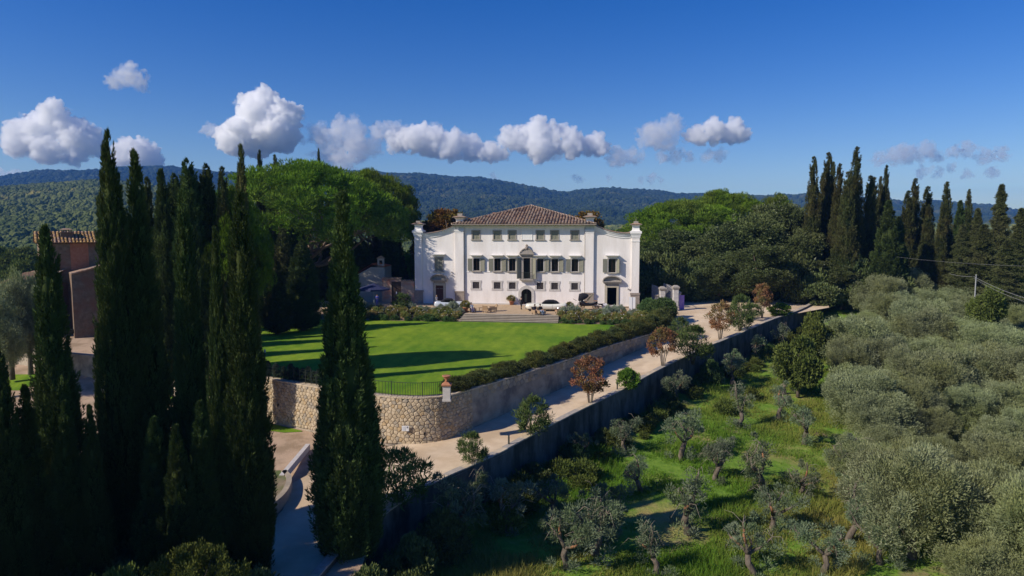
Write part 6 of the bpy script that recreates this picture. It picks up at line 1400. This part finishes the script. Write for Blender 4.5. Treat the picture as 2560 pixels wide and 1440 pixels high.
    hc = J['head1'][1]; mb = MB(); vs = []; fs = []; nu, nv = 10, 6
    for a in range(nv):
        ph = math.pi*0.62*a/(nv-1)
        for b in range(nu): q = 2*math.pi*b/nu; vs.append((hc.x+0.108*math.sin(ph)*math.cos(q), hc.y+0.022+0.115*math.sin(ph)*math.sin(q)+(0.02 if math.sin(q) > 0 else 0)*a/5, hc.z+0.03+0.108*math.cos(ph)-(0.08 if longhair and math.sin(q) > -0.2 else 0)*(a/5)**2*2))
    fs = [(a*nu+b, a*nu+(b+1) % nu, (a+1)*nu+(b+1) % nu, (a+1)*nu+b) for a in range(nv-1) for b in range(nu) if not (a >= 3 and math.sin(2*math.pi*(b+0.5)/nu) < -0.35)]
    mb.add(vs, fs).build('hair', M[hair], o, True)
    for s in (-1,1): MB().lathe([(0.004,-0.004),(0.012,0),(0.004,0.004)],8).build('eye', M['hair_dark'], o, loc=(hc.x+s*0.032,hc.y-0.094,hc.z+0.005), rot=(R_(90),0,0))
    MB().add([(hc.x-0.015,hc.y-0.09,hc.z-0.03),(hc.x+0.015,hc.y-0.09,hc.z-0.03),(hc.x,hc.y-0.12,hc.z-0.028),(hc.x,hc.y-0.09,hc.z+0.02)], [(0,1,2),(0,2,3),(1,3,2)]).build('nose', M['skin'], o); MB().box(hc.x-0.025,hc.x+0.025,hc.y-0.092,hc.y-0.085,hc.z-0.055,hc.z-0.048).build('mouth', M['tile_red'], o)
    return o
def on_t(px, py): p = onz(px, py, TZ); return (p.x, p.y, TZ+0.004)
person(on_t(1303,774), R_(150), 'walk', 'cloth_black', 'cloth_black', 'hair_dark', 'person in a black suit standing in front of the arched entrance', 1.80)
person(on_t(1340,786), R_(35), 'sit', 'cloth_dark', 'cloth_dark', 'hair_brown', 'brown-haired person in dark clothes seated before the cream car', 1.72, True)
person(on_t(1353,787), R_(30), 'sit', 'cloth_black', 'cloth_jeans', 'hair_dark', 'person in pale jeans seated before the cream car', 1.78)
person(on_t(1180,781), R_(25), 'sit', 'cloth_white', 'cloth_violet', 'hair_dark', 'dark-haired person in white top and violet trousers seated left of the steps', 1.68, True)
person(on_t(1092,767), R_(60), 'walk', 'cloth_pale', 'cloth_black', 'hair_fair', 'fair-haired person in dark trousers walking past the left wing door', 1.68, True)
person((*on_t(1026,757)[:2], 1.075), R_(30), 'hold', 'cloth_white', 'cloth_white', 'hair_fair', 'person in white clothes standing on the platform left of the villa', 1.68, True)
person((*on_t(1033,756)[:2], 1.075), R_(-60), 'hold', 'cloth_pale', 'cloth_pale', 'hair_fair', 'second person in pale clothes facing the one in white', 1.7)
person(on_t(943,765), R_(10), 'hold', 'cloth_blue', 'cloth_blue', 'hair_dark', 'person in blue clothes under the parasol edge', 1.72)
HAZE_D = 1.3e-4
# ------------------------------------------------------------------ hills, clouds, haze
def ridge(name, pts, r0, r1, zb, label, mat, seed, rough, wood_r, wood_n):
    # pts: (px, py) skyline; hill rises from distance r0 to its crest at r1
    pxs = np.array([p[0] for p in pts], float); pys = np.array([p[1] for p in pts], float)
    th = np.linspace(math.atan((pxs[0]-1280)/FPX), math.atan((pxs[-1]-1280)/FPX), 260); nr = 60
    px = 1280+np.tan(th)*FPX; el = (HOR-np.interp(px, pxs, pys))/FPX
    rad = np.concatenate([np.linspace(r0, r1, nr), np.linspace(r1*1.03, r1*1.6, 12)])
    def height(rr, i_th, x, y):
        crest = CAMZ+el[i_th]*r1*1.0
        t = np.clip((rr-r0)/(r1-r0), 0, 1); back = np.clip((rr-r1)/(r1*0.6), 0, 1)
        prof = t**0.85*(1-0.10*np.sin(t*np.pi*2))
        z = zb+(crest-zb)*prof*(1-back*0.8)
        return z+fbm(x/(rough*3), y/(rough*3), seed, 5)*rough*np.clip(t*1.6*(1-t)*1.8+0.08, 0, 1)
    TH, RR = np.meshgrid(np.arange(len(th)), rad); Xh = RR*np.tan(th)[TH]; Yh = RR
    Zh = height(RR, TH, Xh, Yh); nx = len(th); ny = len(rad)
    i = np.arange(nx*(ny-1)).reshape(ny-1, nx)[:, :-1].ravel()
    me = mesh_np(name, np.stack([Xh, Yh, Zh], -1).reshape(-1, 3), np.stack([i, i+1, i+1+nx, i+nx], -1), mat); me.polygons.foreach_set('use_smooth', [True]*len(i))
    tag(link(name, me), label, 'hill', kind='structure')
    rng = np.random.default_rng(seed); a = rng.integers(0, nx, wood_n); r = r0+(r1*1.04-r0)*rng.random(wood_n)**0.9
    tt = np.tan(th)[a]+rng.uniform(-.5,.5,wood_n)*(np.tan(th)[1]-np.tan(th)[0]); x = r*tt; y = r
    z = height(r, a, x, y); sc = wood_r*rng.uniform(0.6,1.4,wood_n)*(0.5+0.5*r/r1)
    return np.stack([x, y, z], -1), sc
def wood(name, P, S, label, dark, light):
    me = bpy.data.meshes.new(name); me.vertices.add(len(P)); me.vertices.foreach_set('co', np.asarray(P, np.float32).ravel())
    at1 = me.attributes.new('scl', 'FLOAT', 'POINT'); at1.data.foreach_set('value', np.asarray(S, np.float32)); me.update()
    o = tag(link(name, me), label, 'woods', kind='stuff')
    m, t, N, L, b = nodes(name+'_leaf'); b.inputs['Roughness'].default_value = 0.95; b.inputs['Specular IOR Level'].default_value = 0.05
    oi = N.new('ShaderNodeObjectInfo'); cr = N.new('ShaderNodeValToRGB'); cr.color_ramp.elements[0].color = rgba(dark); cr.color_ramp.elements[1].color = rgba(light)
    ge = N.new('ShaderNodeObjectInfo'); nz_ = N.new('ShaderNodeTexNoise'); nz_.inputs['Scale'].default_value = 0.006; nz_.inputs['Detail'].default_value = 6; L.new(ge.outputs['Location'], nz_.inputs['Vector'])
    mm = N.new('ShaderNodeMath'); mm.operation = 'MULTIPLY_ADD'; L.new(oi.outputs['Random'], mm.inputs[0]); mm.inputs[1].default_value = 0.55
    m2_ = N.new('ShaderNodeMapRange'); m2_.inputs[1].default_value = 0.4; m2_.inputs[2].default_value = 0.65; m2_.inputs[3].default_value = -0.15; m2_.inputs[4].default_value = 0.55; L.new(nz_.outputs[0], m2_.inputs[0]); L.new(m2_.outputs[0], mm.inputs[2])
    e_ = cr.color_ramp.elements.new(0.8); e_.color = rgba(tuple(v*0.8 for v in light)); cr.color_ramp.elements[-1].color = rgba((light[0]*1.5, light[1]*1.15, light[2]*1.1))
    L.new(mm.outputs[0], cr.inputs[0]); L.new(cr.outputs[0], b.inputs['Base Color'])
    g = bpy.data.node_groups.new(name+'_scatter', 'GeometryNodeTree'); g.interface.new_socket('Geometry', in_out='INPUT', socket_type='NodeSocketGeometry'); g.interface.new_socket('Geometry', in_out='OUTPUT', socket_type='NodeSocketGeometry')
    GN = g.nodes; gi = GN.new('NodeGroupInput'); go = GN.new('NodeGroupOutput')
    ico = GN.new('GeometryNodeMeshIcoSphere'); ico.inputs['Radius'].default_value = 1.0; ico.inputs['Subdivisions'].default_value = 3
    sp_ = GN.new('GeometryNodeSetPosition'); nz = GN.new('ShaderNodeTexNoise'); nz.inputs['Scale'].default_value = 2.2; sb = GN.new('ShaderNodeVectorMath'); sb.operation = 'SUBTRACT'; sb.inputs[1].default_value = (0.5,0.5,0.5); ml = GN.new('ShaderNodeVectorMath'); ml.operation = 'SCALE'; ml.inputs['Scale'].default_value = 1.1
    g.links.new(nz.outputs['Color'], sb.inputs[0]); g.links.new(sb.outputs[0], ml.inputs[0]); g.links.new(ml.outputs[0], sp_.inputs['Offset']); g.links.new(ico.outputs[0], sp_.inputs[0])
    sm = GN.new('GeometryNodeSetMaterial'); sm.inputs['Material'].default_value = m; g.links.new(sp_.outputs[0], sm.inputs[0])
    ip = GN.new('GeometryNodeInstanceOnPoints'); na = GN.new('GeometryNodeInputNamedAttribute'); na.data_type = 'FLOAT'; na.inputs['Name'].default_value = 'scl'
    rv = GN.new('FunctionNodeRandomValue'); rv.data_type = 'FLOAT_VECTOR'; rv.inputs[1].default_value = (0.5,0.5,6.28)
    m2p = GN.new('GeometryNodeMeshToPoints'); g.links.new(gi.outputs[0], m2p.inputs[0]); g.links.new(m2p.outputs[0], ip.inputs['Points']); g.links.new(sm.outputs[0], ip.inputs['Instance']); g.links.new(na.outputs[0], ip.inputs['Scale']); g.links.new(rv.outputs[0], ip.inputs['Rotation']); g.links.new(ip.outputs[0], go.inputs[0])
    md = o.modifiers.new('scatter', 'NODES'); md.node_group = g
    return o
M['hill'] = pm('forest_floor', (0.035,0.05,0.018), (0.07,0.09,0.03), 0.01, 0.95, coord='Object')
FAR = [(-700,470),(-200,468),(0,462),(60,450),(120,441),(200,441),(260,436),(330,432),(430,432),(480,436),(560,444),(640,452),(760,450),(900,440),(1035,449),(1100,455),(1190,457),(1260,466),(1320,478),(1385,491),(1420,493),(1450,488),(1510,481),(1550,487),(1640,489),(1700,495),(1800,498),(1990,498),(2010,492),(2060,497),(2200,506),(2280,516),(2330,508),(2375,514),(2430,520),(2480,522),(2560,543),(2700,556),(3300,565)]
P1, S1 = ridge('far_hills', FAR, 900, 3300, -30, 'blue wooded mountain ridge along the horizon', M['hill'], 101, 60, 10, 46000)
NEAR = [(-900,475),(-300,470),(0,480),(120,470),(240,462),(330,470),(420,485),(560,505),(700,520),(900,540),(1040,556),(1150,566),(1300,575),(1600,570),(1900,566),(2200,566),(2560,568),(3200,572)]
P2, S2 = ridge('near_hills', NEAR, 260, 1250, -14, 'green wooded hillside on the left behind the farmhouse', M['hill'], 103, 26, 4.3, 48000)
wood('far_woodland', P1, S1, 'dense woods covering the far blue mountain ridge', (0.02,0.033,0.014), (0.055,0.075,0.028))
wood('hillside_woodland', P2, S2, 'rounded tree crowns covering the near hillside', (0.06,0.085,0.028), (0.18,0.205,0.065))

# clouds: puffs grown into one skin, filled with scattering vapour
CD = 7500.0
def cloud_material(name, dens):
    m = bpy.data.materials.new(name); m.use_nodes = True; N = m.node_tree.nodes; L = m.node_tree.links; N.remove(N['Principled BSDF'])
    v = N.new('ShaderNodeVolumePrincipled'); v.inputs['Color'].default_value = (1,1,1,1); v.inputs['Density'].default_value = dens; v.inputs['Anisotropy'].default_value = 0.15
    L.new(v.outputs[0], N['Material Output'].inputs['Volume']); return m
VAP = {'thick': cloud_material('thick_vapour', 0.034), 'mid': cloud_material('vapour', 0.022), 'thin': cloud_material('thin_vapour', 0.0060), 'wisp': cloud_material('wispy_vapour', 0.0042)}
CL_N = [0]
def cloud(puffs, dens, label, seed):
    k = CD/FPX; r = random.Random(seed); balls = []
    for px, py, pr in puffs: balls.append((px, py, r.uniform(-0.4,0.4)*pr, pr))
    base = max(p[1]+p[2]*0.55 for p in puffs)
    out = list(balls)
    for lvl, (nk, f0, f1) in enumerate(((9, 0.30, 0.50), (5, 0.30, 0.5))):
        new = []
        for (x, y, z, pr) in balls:
            for _ in range(nk):
                u = Vector((r.gauss(0,1), r.gauss(0,1), r.gauss(0,1))).normalized(); s = r.uniform(f0, f1)*pr
                yy = y+u.y*pr*0.92
                if yy+s*0.4 > base: continue
                new.append((x+u.x*pr*0.92, yy, z+u.z*pr*0.92, s))
        out += new; balls = new
    cx = sum(p[0] for p in puffs)/len(puffs); cy = sum(p[1] for p in puffs)/len(puffs); c = at(cx, cy, CD); bm = bmesh.new()
    tmp = bmesh.new(); bmesh.ops.create_icosphere(tmp, subdivisions=2, radius=1.0); tv = np.array([v.co[:] for v in tmp.verts]); tf = np.array([[v.index for v in f.verts] for f in tmp.faces]); tmp.free()
    Vs = []; Fs = []
    for i, (x, y, z, s) in enumerate(out):
        o = np.array([(x-cx)*k, z*k*1.0, -(y-cy)*k]); zz = tv*s*k; Vs.append(zz+o); Fs.append(tf+i*len(tv))
    me = mesh_np('cloud', np.concatenate(Vs), np.concatenate(Fs), VAP[dens]); o = tag(link('cloud', me, loc=c), label, 'cloud', 'cumulus clouds')
    rm = o.modifiers.new('skin', 'REMESH'); rm.mode = 'VOXEL'; rm.voxel_size = 2.3*k; rm.use_smooth_shade = True
    tx = bpy.data.textures.new('puff', 'CLOUDS'); tx.noise_scale = 13*k; tx.noise_depth = 4
    dm = o.modifiers.new('fluff', 'DISPLACE'); dm.texture = tx; dm.strength = 30*k; dm.mid_level = 0.5; dm.texture_coords = 'GLOBAL'
    t2 = bpy.data.textures.new('wisp', 'CLOUDS'); t2.noise_scale = 5*k; t2.noise_depth = 2
    d2 = o.modifiers.new('wisps', 'DISPLACE'); d2.texture = t2; d2.strength = 9*k; d2.mid_level = 0.5; d2.texture_coords = 'GLOBAL'
    # ragged thin fringe
    Vw = []; Fw = []; nb = 0
    for (x, y, z, pr) in list(out[:len(puffs)])*7:
        a = r.uniform(0, 6.283); f = r.uniform(0.75, 1.35); s = pr*r.uniform(0.12, 0.34)
        yy = y+math.sin(a)*pr*f*0.8
        if yy > base+pr*0.25: continue
        q = np.array([(x+math.cos(a)*pr*f*1.1-cx)*k, r.uniform(-.6,.6)*pr*k, -(yy-cy)*k]); Vw.append(tv*np.array([2.3, 1.6, 0.75])*s*k+q); Fw.append(tf+nb*len(tv)); nb += 1
    mw = mesh_np('wisps', np.concatenate(Vw), np.concatenate(Fw), VAP['wisp']); ow_ = link('wisps', mw, o)
    rm = ow_.modifiers.new('skin', 'REMESH'); rm.mode = 'VOXEL'; rm.voxel_size = 2.3*k
    for md_tx, st in ((tx, 26), (t2, 11)):
        dw = ow_.modifiers.new('fluff', 'DISPLACE'); dw.texture = md_tx; dw.strength = st*k; dw.mid_level = 0.55; dw.texture_coords = 'GLOBAL'
    return o
cloud([(600,345,46),(650,300,52),(655,258,34),(690,330,52),(715,290,36),(735,280,18),(570,350,30),(640,355,40),(620,250,16)], 'thick', 'largest bright cumulus cloud above the umbrella pine', 1)
cloud([(60,335,40),(105,330,44),(138,290,30),(140,268,18),(180,335,44),(215,350,34),(40,360,30),(120,370,40),(230,330,16),(180,385,30)], 'mid', 'big towering cloud at the left edge', 2)
cloud([(300,200,22),(318,185,24),(345,205,22),(280,205,14)], 'thin', 'lone small cloud high on the left', 3)
cloud([(330,375,30),(360,385,34),(385,400,24),(310,395,24)], 'mid', 'rounded cloud behind the foreground cypress tips', 4)
cloud([(800,335,26),(850,325,30),(885,330,30),(830,375,36),(890,370,38),(930,365,24),(860,400,28)], 'thin', 'grey shaded cloud right of the largest cumulus', 5)
cloud([(945,330,22),(980,325,24),(1015,335,20)], 'thin', 'small grey cloud touching the long bright one', 6)
cloud([(1000,355,26),(1050,350,36),(1080,355,40),(1130,365,34),(1180,375,30),(1225,382,26),(1255,385,16)], 'mid', 'long bright cloud above the left wing of the villa', 7)
cloud([(1280,350,26),(1310,345,34),(1345,330,30),(1385,350,38),(1350,375,36),(1430,360,32),(1480,362,28),(1505,368,18),(1405,328,14)], 'mid', 'wide cumulus cloud straight above the villa roof', 8)
cloud([(1540,395,26),(1575,392,22),(1600,390,12)], 'thin', 'faint cloud scrap right of the wide cumulus', 9)
cloud([(1640,340,34),(1680,315,24),(1682,300,15),(1620,345,24),(1670,355,26)], 'thin', 'peaked cloud above the right pines', 10)
cloud([(1745,338,26),(1785,330,30),(1830,328,28),(1855,338,18)], 'mid', 'smooth oval cloud right of the peaked one', 11)
cloud([(1655,395,15),(1690,392,18),(1720,390,14)], 'thin', 'small flat cloud under the peaked one', 12)
cloud([(1770,392,15),(1800,390,17)], 'thin', 'small flat cloud under the oval one', 13)
cloud([(1605,449,9),(1628,447,11),(1650,449,8)], 'thin', 'tiny cloud low over the ridge', 14)
cloud([(2205,398,18),(2240,385,22),(2275,388,22),(2310,378,22),(2340,388,16)], 'thin', 'long pale cloud above the right cypresses', 15)
cloud([(2385,380,16),(2420,375,18),(2500,385,18),(2460,395,18)], 'thin', 'faint pale cloud at the far right', 16)
cloud([(2310,428,14),(2350,432,12),(2420,436,14),(2480,432,14),(2380,420,10)], 'thin', 'low faint streak of cloud at the far right', 17)
cloud([(15,445,18),(45,440,16),(-20,440,20)], 'thin', 'low cloud at the left edge above the ridge', 18)
cloud([(140,438,12),(180,434,12),(110,440,10)], 'thin', 'flat cloud resting on the left ridge', 19)
cloud([(515,325,14),(530,318,10)], 'thin', 'small wisp left of the largest cumulus', 20)
cloud([(1238,452,10),(1236,442,6),(1262,460,8)], 'thin', 'tiny wisp above the middle of the ridge', 21)
cloud([(1440,446,9),(1455,450,8),(1520,445,8)], 'thin', 'tiny faint scraps above the ridge', 22)

# haze
hz = MB().box(-4200, 4200, -40, 5600, -60, 330)
m = bpy.data.materials.new('haze_air'); m.use_nodes = True; N = m.node_tree.nodes; N.remove(N['Principled BSDF'])
v = N.new('ShaderNodeVolumePrincipled'); v.inputs['Color'].default_value = (0.13,0.38,1.0,1); v.inputs['Density'].default_value = HAZE_D; v.inputs['Anisotropy'].default_value = 0.0
m.node_tree.links.new(v.outputs[0], N['Material Output'].inputs['Volume'])
tag(hz.build('haze', m), 'thin blue haze over the valley and hills', 'haze', kind='stuff')
